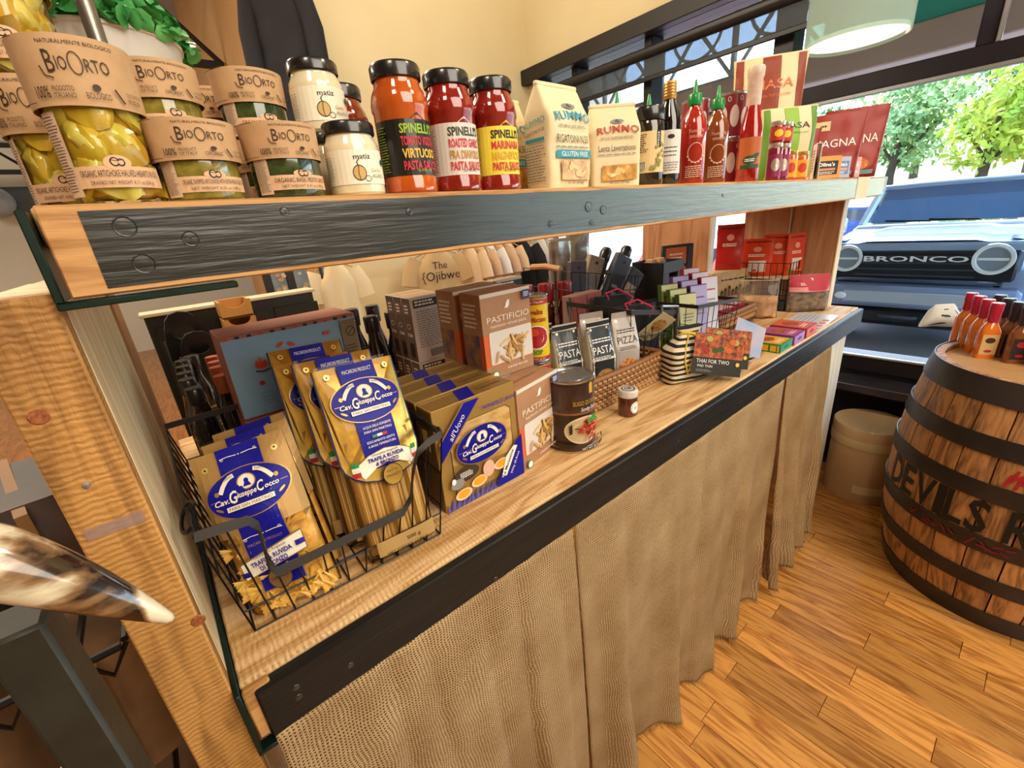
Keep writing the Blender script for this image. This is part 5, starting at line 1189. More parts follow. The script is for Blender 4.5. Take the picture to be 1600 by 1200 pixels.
# tomato cans
YCAN = P('yellow can label', '#e6c418', .4, coat=.3)
def tom(loc, rz, label):
    r, h = .0335, .163; t = can(loc, rz, label, r, h, YCAN, 'yellow tomato cans'); pr = Print(oncyl(r*.985, -.55), .0004)
    pr.rect(-r*1.6, r*1.6, h*.88, h*.955, REDP); pr.text('100% ITALIAN', 0, h*.90, h*.035, WHT, r*1.3); pr.text('Angelina', -r*.1, h*.74, h*.075, REDP, r*1.3, shear=.3, fat=.03); pr.text('San Marzano', 0, h*.63, h*.075, REDP, r*1.6, shear=.3, fat=.02)
    pr.ell(0, h*.40, r*.95, h*.18, WHT, 24); pr.ell(0, h*.40, r*.88, h*.165, REDP, 24); pr.ell(-r*.2, h*.48, r*.4, h*.06, P('tomato', '#d84a2a', .4, coat=.5), 14); pr.line([(-r*.8, h*.33), (r*.8, h*.43)], h*.05, WHT); pr.text('PEELED TOMATOES', 0, h*.365, h*.03, REDP, r*1.3, rot=.28)
    pr.text('DOP', 0, h*.14, h*.07, GRNP, r*.8, fat=.04); pr.rect(-r*1.6, r*1.6, h*.045, h*.10, REDP); pr.text('NET WT 28 OZ', 0, h*.055, h*.03, WHT, r*1.1); pr.done('printing', t)
tom((.704, .778, ZL), -8, 'lower yellow tomato can behind the big sauce can'); tom((.704, .778, ZL+.1635), -8, 'upper yellow tomato can stacked beside the tan cartons')
# the big sauce can and the little jar in front
t = can((.668, .635, ZL), -36, 'large sauce can with steel lid and pasta plate picture at the shelf front', .0545, .166, P('sauce can brown', '#2b1a16', .35, coat=.5, var=(18, '#3d2620')), name='sauce_can'); r = .0545; h = .166
pr = Print(oncyl(r*.985, .1), .0004); pr.rect(-r*1.5, r*1.5, h*.55, h*.93, P('can dusk', '#4a3128', .4, coat=.5, var=(30, '#241814'))); pr.rect(-r*1.5, r*1.5, h*.53, h*.56, P('can glow', '#8a5636', .4))
pr.poly([(r*.55, h*.80), (r*.75, h*.80), (r*.75, h*.93), (r*.65, h*.96), (r*.55, h*.93)], P('can gold', '#c9a033', .4)); pr.text('SUGO DI DOM', r*.38, h*.66, h*.062, P('can gold', '#c9a033', .4), r*1.15); pr.text('Sunday Sauce', r*.55, h*.575, h*.055, WHT, r*.85, shear=.3)
pr.ell(r*.28, h*.30, r*.86, h*.20, P('plate', '#e3cfa6', .4), 30); pr.ell(r*.28, h*.30, r*.80, h*.175, P('plate inner', '#cbb58a', .4), 30)
for q in range(12): pr.ell(r*(-.35+.04*(q % 3)), h*(.26+.012*q), r*.05, h*.01, INK, 8, q)
rnd = random.Random(12)
for q in range(60):
    a = rnd.uniform(0, 6.3); u, v = r*(.45+.52*rnd.random()*math.cos(a)), h*(.33+.15*rnd.random()*math.sin(a)); c = rnd.uniform(0, 3); pr.line([(u-.007*math.cos(c), v-.007*math.sin(c)), (u+.002, v+.002), (u+.007*math.cos(c), v+.007*math.sin(c))], .003, [P('sugo', '#c4402a', .4), P('sugo light', '#df7a52', .4), P('sugo dark', '#96281c', .4)][q % 3])
for u, v, a in ((.38, .47, .4), (.55, .475, -.4), (.46, .50, 1.5)): pr.ell(r*u, h*v, r*.14, h*.028, GRNP, 12, a)
pr.rect(-r*1.4, r*1.5, h*.045, h*.095, BRN); pr.text('NET WT 28 OZ', r*.4, h*.055, h*.028, WHT, r*.7); pr.done('printing', t)
t = thing('spread_jar', 'small brown jar with a white screw lid beside the large sauce can', 'jar', (.868, .623, ZL), -40); r = .0245
G().lathe([(r*.9, 0), (r, .003), (r, .047), (r*.93, .053)], 32).obj('glass', P('hazelnut', '#5a2413', .1, coat=1), t)
g = G().lathe([(r*.98, .052), (r*1.0, .053), (r*1.0, .068), (r*.94, .071), (.001, .071)], 32, cap=False)
for q in range(40): a = q*2*pi/40; g.box(r*math.cos(a)-.0006, r*math.cos(a)+.0006, r*math.sin(a)-.0006, r*math.sin(a)+.0006, .054, .067)
g.obj('lid', P('white lid', '#d9d2c8', .4), t); pr = Print(topf(.0714), .0004); pr.ring(0, 0, r*.72, r*.72, r*.12, INK); pr.text('CR', 0, -.004, .010, INK, r*.8, fat=.04); pr.done('lid_print', t)
pr = Print(oncyl(r+.0003, .6), .0004); pr.ell(0, .026, .014, .016, WHT, 20); pr.ring(0, .026, .012, .014, .0008, INK, 20); pr.text('CR', 0, .022, .007, INK, .01); pr.done('label', t)
# wicker baskets
WK = [P('wicker', '#8a5a30', .6), P('wicker light', '#b58a58', .6), P('wicker dark', '#5e3b1e', .65)]
def wicker(x0, x1, y0, y1, h, label, flare=.012):
    t = thing('wicker_basket', label, 'basket', (0, 0, ZL)); g = G(); rnd = random.Random(int(x0*100))
    def pt(s, z):
        L = [(x0, y0), (x1, y0), (x1, y1), (x0, y1)]; per = [x1-x0, y1-y0, x1-x0, y1-y0]; s = s % sum(per); i = 0
        while s > per[i]: s -= per[i]; i += 1
        a, b = Vector(L[i]+(0,)), Vector(L[(i+1) % 4]+(0,)); p = a.lerp(b, s/per[i]); c = Vector(((x0+x1)/2, (y0+y1)/2, 0)); o = (p-c).normalized()*flare*z/h
        n = (b-a).normalized(); n = Vector((n.y, -n.x, 0)); return p+o+Vector((0, 0, z)), n
    P_ = 2*(x1-x0+y1-y0); nS = int(P_/.018); rows = int(h/.0085)
    for j in range(rows):
        pts = []
        for i in range(nS*2):
            p, n = pt(P_*i/(nS*2), .006+j*h/rows); pts.append(p+n*(.0035*(1 if (i//1+j) % 2 else -1)))
        g.tube(pts, .0046, 5, closed=True, mat=rnd.choice(WK))
    for i in range(nS):
        a, n = pt(P_*i/nS, 0); b, _ = pt(P_*i/nS, h); g.tube([a, b], .0028, 4, mat=WK[2])
    tag(g.obj('woven_wall', None, t, smooth=60), kind='stuff')
    G().tube([pt(P_*i/40, h)[0] for i in range(40)], .0075, 6, closed=True).obj('rolled_rim', WK[0], t)
    G().box(x0, x1, y0, y1, .002, .008).obj('basket_floor', WK[2], t); return t
wicker(.76, 1.115, .695, .88, .092, 'wicker basket of pasta pouches behind the large sauce can')
def pouch(loc, rz, label, base, hdr, ink, word, disc, w=.086, h=.222, d=.066):
    t = thing('pasta_pouch', label, 'bag', loc, rz, 'pasta and pizza pouches in the wicker basket')
    b = Bag(w, d, h, 5., lambda q: (1 if q < .55 else max(.05, 1-(q-.55)/.40)), lambda q: 1 if q < .6 else 1-.14*(q-.6)/.4, .002, 22, loc[0]*9); b.geo().obj('paper_pouch', base, t, smooth=50)
    pr = Print(b.frontmap, .0006); pr.rect(-w*.44, w*.44, h*.08, h*.985, hdr, 8, 16)
    for s in (-1, 1): pr.ell(s*w*.30, h*.90, .0035, .0035, P('rivet', '#d8cfa8', .3, .7), 10)
    pr.lines(-w*.34, w*.34, h*.74, h*.80, 2, ink); pr.text(word, 0, h*.62, h*.085, ink, w*.74); pr.lines(-w*.34, w*.34, h*.54, h*.59, 3, ink)
    if disc: pr.ell(0, h*.28, w*.40, h*.15, disc, 24)
    pr.done('printed_front', t); return t
CRM = P('pouch cream', '#d6cdb8', .5, bump=(30, .15)); DPK = P('pouch charcoal', '#20242a', .4, coat=.3); SLV = P('pouch silver', '#b9afa6', .4, .2, bump=(30, .2)); NEST = P('pasta nest photo', '#c79a54', .5, var=(90, '#7a4a20')); PZ = P('pizza photo', '#b8402a', .5, var=(110, '#d8b060'))
for k, (x, y, lab) in enumerate(((.770, .835, 'rearmost charcoal fronted pasta pouch in the wicker basket'), (.812, .785, 'left charcoal fronted pasta pouch, second in the wicker basket'), (.890, .738, 'front charcoal fronted pasta pouch with a nest picture in the wicker basket'))): pouch((x, y, ZL+.009), -14, lab, CRM, DPK, WHT, 'PASTA', NEST)
for k, (x, y, lab) in enumerate(((.955, .815, 'rear silver pizza dough pouch in the wicker basket'), (1.005, .742, 'front silver pizza dough pouch with a pizza picture in the wicker basket'))): pouch((x, y, ZL+.009), -20, lab, SLV, SLV, INK, 'PIZZA', PZ)
# bottles, blue boxes
BLKG = P('black bottle', '#15110e', .12, coat=1); BCAP = P('black cap', '#1b1d18', .35, coat=.3)
def dbottle(loc, label, capm, group, r=.030, h=.24, glass=BLKG):
    t = thing('sauce_bottle', label, 'bottle', loc, 0, group)
    G().lathe([(r*.9, 0), (r, .004), (r, h*.56), (r*.85, h*.66), (r*.50, h*.78), (r*.46, h*.86)], 24).obj('bottle_glass', glass, t)
    G().lathe([(r*.60, h*.84), (r*.62, h*.85), (r*.66, h*.99), (r*.6, h), (.001, h*.997)], 24, cap=False).obj('cap', capm, t)
    pr = Print(oncyl(r+.0003), .0003); pr.rect(-r*1.3, r*1.3, h*.10, h*.48, P('bottle dark label', '#2a2018', .5)); pr.rect(-r*1.3, r*1.3, h*.40, h*.42, GOLDP); pr.lines(-r*.8, r*.8, h*.16, h*.34, 4, GOLDP, fill=.2); pr.done('label', t); return t
wd5 = ['nearest', 'second', 'third', 'fourth', 'farthest']
def capat(px, py, y, label, capm, group, **k):
    q = ay(px, py, y); dbottle((q.x, y, ZL), label, capm, group, h=q.z-ZL, **k)
for k, (px, py) in enumerate(((301, 606), (291, 592), (288, 582), (286, 572), (284, 563))): capat(px, py, 1.10+.062*k, wd5[k]+' black capped bottle in the left row by the post', BCAP, 'black capped bottles by the left post', r=.026)
capat(297, 556, 1.38, 'black capped bottle with a tan collar, right of the left row', BCAP, 'black capped bottles by the left post', r=.026)
OCAP = P('orange cap', '#a5522a', .45)
for k, (px, py) in enumerate(((344, 586), (337, 573), (334, 565), (330, 557))): capat(px, py, 1.08+.056*k, wd5[k]+' orange capped bottle beside the blue boxes', OCAP, 'orange capped bottles', r=.022)
for k in range(3):
    for j in range(2): dbottle((.385+.062*k-.02*j, 1.16+.08*j, ZL), ('left', 'middle', 'right')[k]+' black bottle in the '+('front', 'back')[j]+' pair row left of the cracker cartons', BLKC, 'black bottles left of the cracker cartons', h=.30 if j else .285)
BLUEB = P('blue carton', '#86a6c0', .6, var=(5, '#7c9cb6')); ROSE = P('rose carton top', '#9a5a4a', .6, var=(8, '#a96a58')); FIRE = P('flame print', '#c4401c', .5)
for j in range(2):
    t = thing('blue_carton', ('lower', 'upper')[j]+' long blue carton with flame emblem in the stack behind the pasta bags', 'box', (.204, .952, ZL+.17*j), 0, 'long blue cartons')
    w, h, d = .256, .168, .12; G().box(-w/2, w/2, 0, d, 0, h, .0015).obj('carton', ROSE, t)
    pr = Print(front(-.0004), .0003); pr.rect(-w*.495, w*.495, .003, h-.008, BLUEB)
    for k in range(12): pr.rect(-w*.48+k*w*.08, -w*.45+k*w*.08, h-.008, h-.003, INK if k % 3 else FIRE)
    pr.ell(-w*.28, h*.60, w*.045, h*.03, FIRE, 14)
    for q in (-1, 0, 1): pr.poly([(-w*.28+q*.007-.005, h*.61), (-w*.28+q*.007+.005, h*.61), (-w*.28+q*.007, h*(.72 if q == 0 else .68))], FIRE)
    pr.line([(-w*.33, h*.55), (-w*.28, h*.53), (-w*.23, h*.55)], .003, INK)
    for u in (-.31, -.15): pr.ell(w*u, h*.40, .005, .005, REDP, 12)
    for u in (-.34, -.16): pr.lines(w*u, w*(u+.14), h*.12, h*.30, 4, P('carton grey', '#7f95a8', .6))
    for u, v, a in ((-.12, .80, .6), (-.04, .78, -.6), (.24, .82, .2), (.05, .6, .4)): pr.ell(w*u, h*v, .008, .004, FIRE, 8, a)
    pr.rect(w*.36, w*.485, h*.35, h*.93, P('carton kraft', '#7f6a50', .6)); pr.ring(w*.435, h*.78, .010, .011, .0018, INK, 18); pr.line([(w*.41, h*.74), (w*.46, h*.82)], .0016, INK); pr.lines(w*.37, w*.47, h*.42, h*.62, 5, BRN)
    pr.done('printed_front', t)
# ------------------------------------------------------------------ LOWER SHELF, window half
# dark red jars at the back
RLID = P('red lid', '#8e1a24', .35, coat=.4)
for k, (x, y) in enumerate(((1.015, 1.16), (1.075, 1.12), (1.13, 1.08))):
    t = thing('sauce_bottle', ('left', 'middle', 'right')[k]+' dark red squat bottle behind the yellow tomato cans', 'bottle', (x, y, ZL), -40, 'dark red bottles'); r = .028
    G().lathe([(r*.9, 0), (r, .004), (r, .19), (r*.8, .215), (r*.7, .222)], 24).obj('bottle_glass', P('plum sauce', '#6a1420', .12, coat=1), t)
    G().lathe([(r*.98, .218), (r*1.0, .22), (r*1.0, .275), (r*.95, .28), (.001, .279)], 24, cap=False).obj('cap', RLID, t)
    pr = Print(oncyl(r+.0003), .0003); pr.rect(-r, r, .05, .17, P('plum label', '#451018', .5)); pr.lines(-r*.7, r*.7, .09, .13, 3, WHT); pr.done('label', t)
# black wire basket with black pouches
t = thing('wire_basket', 'black wire basket with pale bent handles holding black tote pouches', 'basket', (0, 0, 0))
b4 = [(1.035, .735, ZL+.002), (1.195, .735, ZL+.002), (1.21, .95, ZL+.002), (1.04, .95, ZL+.002)]; t4 = [(1.015, .722, 1.232), (1.255, .722, 1.188), (1.27, .97, 1.20), (1.02, .97, 1.235)]
basket_wire(b4, t4, 6, 6, 3, .0014).obj('wire_grid', WIRE, t)
g = G(); c = [Vector(q) for q in t4]
for i in range(4): g.ribbon([c[i], c[(i+1) % 4]], .014, .003, (0, 0, 1))
g.obj('flat_rim', FLAT, t)
for (p, q) in ((t4[0], t4[1]), (t4[2], t4[3])):
    p, q = Vector(p), Vector(q); m = p.lerp(q, .62); e = p.lerp(q, .99)
    G().tube([m+Vector((0, -.004, .0)), m+Vector((0, -.004, .018)), e+Vector((0, -.004, .018)), e+Vector((.004, -.004, .008)), e+Vector((.004, -.004, -.10))], .0042, 8).obj('bent_handle', P('pale handle', '#9a9698', .35, .6), t)
PINKC = P('pink cord', '#d8385a', .5)
def tote(loc, rz, label, w, h, tagp):
    b = Bag(w, .085, h, 2.5, lambda q: max(.12, min(1, q*6+.4)*(1-.75*q*q)), lambda q: 1-.35*max(0, q-.6), .008, 16, loc[0]*7)
    t = thing('black_tote', label, 'bag', loc, rz, 'black cloth gift totes'); b.geo().obj('cloth_bag', P('black cloth', '#15151a', .75, bump=(60, .3)), t, smooth=70)
    G().tube([(-.02, -.01, h*.92), (-.035, -.02, h*1.05), (.0, -.03, h*1.10), (.045, -.045, h*.98), (.03, -.05, h*.86)], .003, 6).obj('cord_tie', PINKC, t)
    g = G(); M = T(.045, -.06, h*.70, 25, 38, 30); g.box(-.035, .035, -.001, .001, -.055, .055, .0005, M=M); o = g.obj('hang_tag', P('tag kraft', '#c8b48c', .55), t)
    pr = Print(lambda u, v, k: M @ Vector((u, -.001-k, v)), .0004); pr.ell(0, .012, .026, .024, NEST, 18); pr.text('MULTIGRAIN', 0, -.03, .007, INK, .055); pr.lines(-.025, .025, -.05, -.036, 3, INK); pr.done('tag_print', o); return t
tote((1.135, .800, ZL+.006), -30, 'front black cloth tote with pink cord and noodle tag in the wire basket', .175, .215, None)
tote((1.165, .895, ZL+.006), -30, 'rear black cloth tote with pink cord in the wire basket', .16, .235, None)
# zebra bags
def zebramat():
    m = bpy.data.materials.new('zebra cloth'); m.use_nodes = True; n = m.node_tree.nodes; L = m.node_tree.links; b = n['Principled BSDF']; b.inputs['Roughness'].default_value = .8
    tc = n.new('ShaderNodeTexCoord'); w = n.new('ShaderNodeTexWave'); w.bands_direction = 'Z'; w.inputs['Scale'].default_value = 19.; w.inputs['Distortion'].default_value = 3.; w.inputs['Detail'].default_value = 1.; w.inputs['Detail Scale'].default_value = 1.2
    mp = n.new('ShaderNodeMapping'); mp.inputs['Scale'].default_value = (.5, .5, 1); L.new(tc.outputs['Object'], mp.inputs[0]); L.new(mp.outputs[0], w.inputs['Vector'])
    r = n.new('ShaderNodeValToRGB'); e = r.color_ramp.elements; e[0].position = .40; e[0].color = lin('#17150f'); e[1].position = .46; e[1].color = lin('#dccdb0'); L.new(w.outputs[0], r.inputs[0]); L.new(r.outputs[0], b.inputs['Base Color']); return m
ZEB = zebramat(); YCORD = P('yellow cord', '#cfb42c', .5)
FOODP = P('curry photo', '#5a2618', .5, var=(70, '#c8682c')); CARD = P('dark card', '#26211e', .45, coat=.3)
def zebra(loc, rz, label, w, d, h, squash):
    b = Bag(w, d, h, 5., lambda q: max(.12, min(1, q*7+.55)*(1 if q < .62 else 1-.85*(q-.62)/.28 if q < .9 else .16+1.2*(q-.9))), lambda q: 1 if q < .62 else (1-.62*(q-.62)/.26 if q < .88 else .38+1.6*(q-.88)), .006, 18, loc[0]*3, 40, 30)
    t = thing('striped_gift_bag', label, 'bag', loc, rz, 'zebra striped gift bags'); b.geo().obj('cloth_bag', ZEB, t, smooth=70)
    g = G(); z = h*.88; g.tube([(w*.20*math.cos(a), d*.14*math.sin(a)-.002, z+.004*math.sin(2*a)) for a in [i*pi/9 for i in range(18)]], .0042, 6, closed=True)
    g.tube([(-.01, -d*.18, z), (-.035, -d*.42, h*.68), (-.045, -d*.58, h*.45), (-.035, -d*.62, h*.22)], .0024, 5); g.tube([(0, -d*.18, z), (.03, -d*.42, h*.74), (.025, -d*.52, h*.62), (-.02, -d*.6, h*.46), (-.03, -d*.60, h*.30)], .0024, 5); g.obj('cord_tie', YCORD, t); return t
zebra((1.185, .640, ZL), -20, 'zebra striped gift bag with yellow cord standing at the shelf front', .155, .075, .165, 1)
zebra((1.392, .612, ZL), -24, 'slumped zebra striped gift bag behind the dark menu card', .16, .075, .105, 1)
def card(loc, rz, rx, ry, w, h, label, kind):
    t = thing('menu_card', label, 'card', loc, rz, None, rx=rx, ry=ry); G().box(-w/2, w/2, 0, .0016, 0, h, .0004).obj('card', CARD if kind < 2 else P('glossy blue card', '#8fb0d8', .12, coat=1, var=(14, '#c8b8c0')), t)
    if kind < 2:
        pr = Print(front(-.0002), .0004); pr.rect(-w*.5, w*.5, h*.42, h*.99, FOODP); rnd = random.Random(4)
        for q in range(9): pr.ell(rnd.uniform(-w*.38, w*.38), rnd.uniform(h*.55, h*.9), w*.07, h*.07, [P('curry orange', '#c8602a', .5), P('basil dark', '#3b4a22', .5), P('curry red', '#97261c', .5), P('lime', '#a9a050', .5)][q % 4], 12)
        pr.text('THAI FOR TWO', -w*.10, h*.28, h*.095, WHT, w*.66); pr.text('PAD THAI', -w*.25, h*.18, h*.06, WHT, w*.30); pr.lines(-w*.42, -w*.1, h*.06, h*.13, 2, GREYP); pr.ell(w*.40, h*.30, w*.04, w*.04, P('gold dot', '#d9c04a', .4), 12); pr.done('printed_front', t)
    return t
card((1.190, .553, ZL+.028), -34, -14, 12, .155, .118, 'dark menu card reading THAI FOR TWO tied to the front zebra bag', 0)
card((1.262, .560, ZL+.030), -34, -16, 12, .15, .115, 'second dark menu card behind the first, half covered', 1)
card((1.365, .548, ZL+.050), -38, -28, 26, .105, .105, 'glossy pale blue card leaning on the slumped zebra bag', 2)
# bright boxes near the edge
def flatbox(p, rz, w, d, h, label, base, topc, endc):
    t = thing('curry_box', label, 'box', p, rz, 'bright curry boxes'); G().box(0, w, 0, d, 0, h, .001).obj('carton', P('box '+base, base, .5), t)
    pr = Print(topf(h+.0004), .0003); pr.rect(w*.04, w*.96, d*.04, d*.96, P('box '+topc, topc, .45, coat=.4)); pr.ell(w*.5, d*.6, w*.28, d*.22, FOODP, 18); pr.lines(w*.2, w*.8, d*.14, d*.30, 2, WHT); pr.done('printed_top', t)
    pr = Print(left(-.0004), .0003)
    for q in range(3): pr.rect(-d*(.30+.24*q), -d*(.12+.24*q), h*.15, h*.85, P('box '+topc, topc, .45)); 
    for q in range(4): pr.ell(-d*.06, h*(.2+.2*q), .004, .003, P('box dots', '#e8c020', .5), 8)
    pr.done('printed_side', t); pr = Print(front(-.0004), .0003); pr.rect(w*.03, w*.97, h*.06, h*.94, P('box '+endc, endc, .5)); pr.ell(w*.5, h*.5, w*.2, h*.2, P('box '+base, base, .5), 14); pr.done('printed_end', t); return t
flatbox((1.575, .522, ZL), 1, .105, .105, .030, 'green box with yellow top, nearest of the three flat boxes at the edge', '#0f7a4a', '#e8b020', '#2f9a78')
flatbox((1.690, .520, ZL), 1, .105, .115, .034, 'purple flat box in the middle of the three at the edge', '#7a2a86', '#b0507a', '#b48ad0')
flatbox((1.805, .520, ZL), 1, .115, .125, .036, 'salmon red flat box, farthest of the three at the edge', '#a3242c', '#d9694a', '#e0785a')
t = thing('leaflet', 'pale leaflet lying flat past the flat boxes, with an orange corner', 'paper', (1.93, .518, ZL), 3); G().box(0, .30, 0, .15, 0, .0016, .0003).obj('sheet', P('leaflet white', '#cfd3dc', .35, coat=.3), t)
pr = Print(topf(.0017), .0003)
for q in range(4): pr.rect(.02+.05*q, .05+.05*q, .008, .03, ORGP)
pr.lines(.08, .28, .05, .13, 5, GREYP, fill=.2); pr.done('printing', t)
# wire basket of tall leaning boxes
t = thing('wire_basket', 'low black wire basket holding the tall leaning gift boxes', 'basket', (0, 0, 0))
basket_wire([(1.335, .70, ZL+.002), (1.60, .70, ZL+.002), (1.60, .88, ZL+.002), (1.335, .88, ZL+.002)], [(1.325, .69, ZL+.19), (1.615, .69, ZL+.165), (1.615, .89, ZL+.165), (1.325, .89, ZL+.19)], 8, 5, 3, .0013).obj('wire_grid', WIRE, t)
g = G(); c = [(1.325, .69, ZL+.19), (1.615, .69, ZL+.165), (1.615, .89, ZL+.165), (1.325, .89, ZL+.19)]
for i in range(4): g.ribbon([c[i], c[(i+1) % 4]], .012, .003, (0, 0, 1))
g.obj('flat_rim', FLAT, t)
for r_, (cc, side, nm) in enumerate((('#d9d8a8', '#4a6a24', 'yellow green'), ('#b8b4e0', '#6a3a8a', 'lilac'), ('#dfe0ee', '#b02430', 'white and red'))):
    for k in range(3):
        t = thing('gift_box', ('front', 'middle', 'rear')[k]+f' {nm} tall gift box leaning in the low wire basket', 'box', (1.378+.075*r_+.012*k, .735+.04*k, ZL+.005), -24, 'tall leaning gift boxes', rx=-9)
        h = .215+.012*k+.018*r_; G().box(-.034, .034, 0, .022, 0, h, .001).obj('carton', P('gift '+side, side, .5), t)
        pr = Print(front(-.0004), .0003); pr.rect(-.032, .033, .004, h-.003, P('gift face '+cc, cc, .25, coat=.6)); pr.lines(-.022, .022, h*.79, h*.84, 1, P('gift '+side, side, .5), 0); pr.lines(-.02, .022, h*.55, h*.7, 3, GREYP); pr.rect(-.032, .033, .02, .05, P('gift '+side, side, .5)); pr.done('printed_front', t)
wicker(1.66, 1.965, .775, .925, .078, 'pale wicker basket behind the bright flat boxes', .006)
for k in range(4):
    t = thing('gift_box', ('first', 'second', 'third', 'fourth')[k]+' red card box lying in the pale wicker basket, counted from the left', 'box', (1.70+.068*k, .85, ZL+.009), -5, 'red card boxes in the pale basket'); G().box(-.03, .03, -.05, .05, 0, .075+.004*(k % 2), .001).obj('carton', P('deep red box', '#8f1f2a', .5), t); pr = Print(topf(.0755+.004*(k % 2)), .0003); pr.rect(-.026, .026, -.04, .04, P('gift face', '#d8b0b4', .4)); pr.done('printed_top', t)
# rear wire basket with long packages, brick printed boxes
t = thing('wire_basket', 'rear wire basket with wooden grips holding long dark packages', 'basket', (0, 0, 0))
t4 = [(1.085, 1.005, 1.325), (1.50, 1.005, 1.252), (1.52, 1.26, 1.255), (1.10, 1.26, 1.33)]
basket_wire([(1.12, 1.03, ZL+.002), (1.46, 1.03, ZL+.002), (1.47, 1.24, ZL+.002), (1.13, 1.24, ZL+.002)], t4, 10, 6, 5, .0015).obj('wire_grid', WIRE, t)
for (p, q) in ((t4[0], t4[3]), (t4[1], t4[2])):
    p, q = Vector(p), Vector(q); G().tube([p.lerp(q, .2)+Vector((0, 0, .006)), p.lerp(q, .5)+Vector((0, 0, .012)), p.lerp(q, .8)+Vector((0, 0, .006))], .010, 8).obj('wooden_grip', P('wood grip', '#b98a5a', .5), t)
PK = [P('pack plum', '#4a3a4a', .4, coat=.4), P('pack tan', '#a08a72', .45), P('pack slate', '#3a4050', .4, coat=.4), P('pack grey', '#7c7a82', .45), P('pack dark', '#25242c', .45)]
for k, (x, y, h, ry, nm) in enumerate(((1.19, 1.10, .33, 4, 'leftmost plum coloured'), (1.235, 1.15, .35, 20, 'tan'), (1.285, 1.10, .36, 27, 'slate blue'), (1.32, 1.16, .37, 32, 'grey'), (1.355, 1.10, .31, 34, 'darkest'))):
    t = thing('long_package', f'{nm} long flat package standing in the rear wire basket', 'package', (x, y, ZL+.012), -14, 'long packages in the rear wire basket', ry=ry)
    G().box(-.036, .036, -.014, .014, 0, h, .004).obj('sleeve', PK[k], t); pr = Print(front(-.0142), .0003); pr.rect(-.028, .028, h*.3, h*.8, PK[(k+2) % 5]); pr.lines(-.02, .02, h*.4, h*.7, 4, GREYP); pr.ell(0, h*.93, .008, .006, INK, 12); pr.done('printing', t)
for k, (x, y) in enumerate(((1.42, 1.12), (1.475, 1.16), (1.53, 1.10))):
    t = thing('rolled_tube', ('left', 'middle', 'right')[k]+' dark rolled tube with a rounded black end, leaning at the rear basket', 'tube', (x-.10, y+.06, ZL+.012), -10, 'rolled tubes by the rear basket', ry=22)
    g = G(); g.lathe([(.018, 0), (.019, .01), (.019, .325), (.017, .33)], 20); g.obj('tube_body', PK[4], t); G().lathe([(.021, .325), (.022, .328), (.022, .36), (.014, .372), (.001, .374)], 20, cap=False).obj('end_cap', BLKC, t)
for k in range(2):
    t = thing('silver_bag', ('left', 'right')[k]+' tall crumpled silver foil bag rising behind the rear wire basket', 'bag', (1.34+.11*k, 1.30, ZL), -20, 'silver foil bags')
    Bag(.10, .05, .40+.02*k, 2.4, lambda q: max(.06, min(1, q*6+.2)*(1-.5*q)), None, .010, 16, k*4.).geo().obj('foil', P('silver foil', '#b9b6b2', .25, .85, bump=(18, .6)), t, smooth=70); G().box(-.045, .045, -.004, .004, .40+.02*k, .412+.02*k, .001).obj('seal_strip', P('silver foil', '#b9b6b2'), t)
for k in range(2):
    t = thing('brick_print_box', ('left', 'right')[k]+' small box printed with red bricks beside the rear basket', 'box', (1.062+.075*k, .975, ZL), 0, 'brick printed boxes'); G().box(-.035, .035, -.022, .022, 0, .252, .001).obj('carton', P('mortar', '#8a6a60', .7), t)
    pr = Print(front(-.0224), .0003)
    for r_ in range(15):
        for c_ in range(3):
            u0 = -.034+c_*.0235-(.011 if r_ % 2 else 0); a, b_ = max(-.034, u0+.0012), min(.034, u0+.0225)
            if b_ > a: pr.g.add([pr.mp(u, v, .0004) for u, v in ((a, .003+r_*.0165), (b_, .003+r_*.0165), (b_, .0175+r_*.0165), (a, .0175+r_*.0165))], [(0, 1, 2, 3)], P('brick red', '#a3483c', .7))
    pr.done('brick_print', t)
# black storage box
t = thing('storage_box', 'black storage box with a grey cut out handle side, rear of the lower shelf', 'box', (1.70, 1.075, ZL)); h = .285
G().box(-.08, .08, -.075, .075, 0, .006).obj('box_floor', BLKC, t)
BXM = P('box black', '#17181c', .5); BXG = P('box grey', '#4a4c52', .5)
for x in (-.08, .076): G().box(x, x+.004, -.075, .075, 0, h, .001).obj('side_panel', BXM, t)
G().box(-.08, .08, .071, .075, 0, h, .001).obj('side_panel', BXM, t)
g = G(); g.box(-.08, .08, -.075, -.071, 0, h-.085, .001); g.box(-.08, -.035, -.075, -.071, h-.085, h-.045); g.box(.035, .08, -.075, -.071, h-.085, h-.045); g.box(-.08, .08, -.075, -.071, h-.045, h, .001); g.obj('handle_panel', BXG, t)
for k in range(2):
    q = thing('folded_bag', ('left', 'right')[k]+' brown paper bundle standing inside the black storage box', 'bag', (1.67+.06*k, 1.09, ZL+.007), 8); Bag(.055, .09, .275, 4, lambda s: max(.3, 1-.5*s), None, .004, 20, k).geo().obj('paper', KRAFT, q, smooth=60); G().box(-.02, .02, -.016, .016, .27, .286, .002).obj('fold', KRAFT, q)
t = thing('framed_sign', 'small orange sign in a black frame standing behind the black storage box', 'sign', (1.985, 1.155, ZL), -25)
G().box(-.085, .085, -.006, .006, .0, .325, .002).obj('frame', BLKC, t); pr = Print(front(-.0062), .0004); pr.rect(-.065, .045, .235, .312, ORGP); pr.rect(-.065, .045, .03, .22, P('sign kraft', '#b58f62', .6)); pr.lines(-.045, .03, .255, .29, 2, WHT); pr.done('sign_face', t); pr = Print(front(-.0062), .0004); pr.rect(.056, .080, .01, .315, P('sign bar', '#3a3c44', .4)); pr.done('side_bar', t)
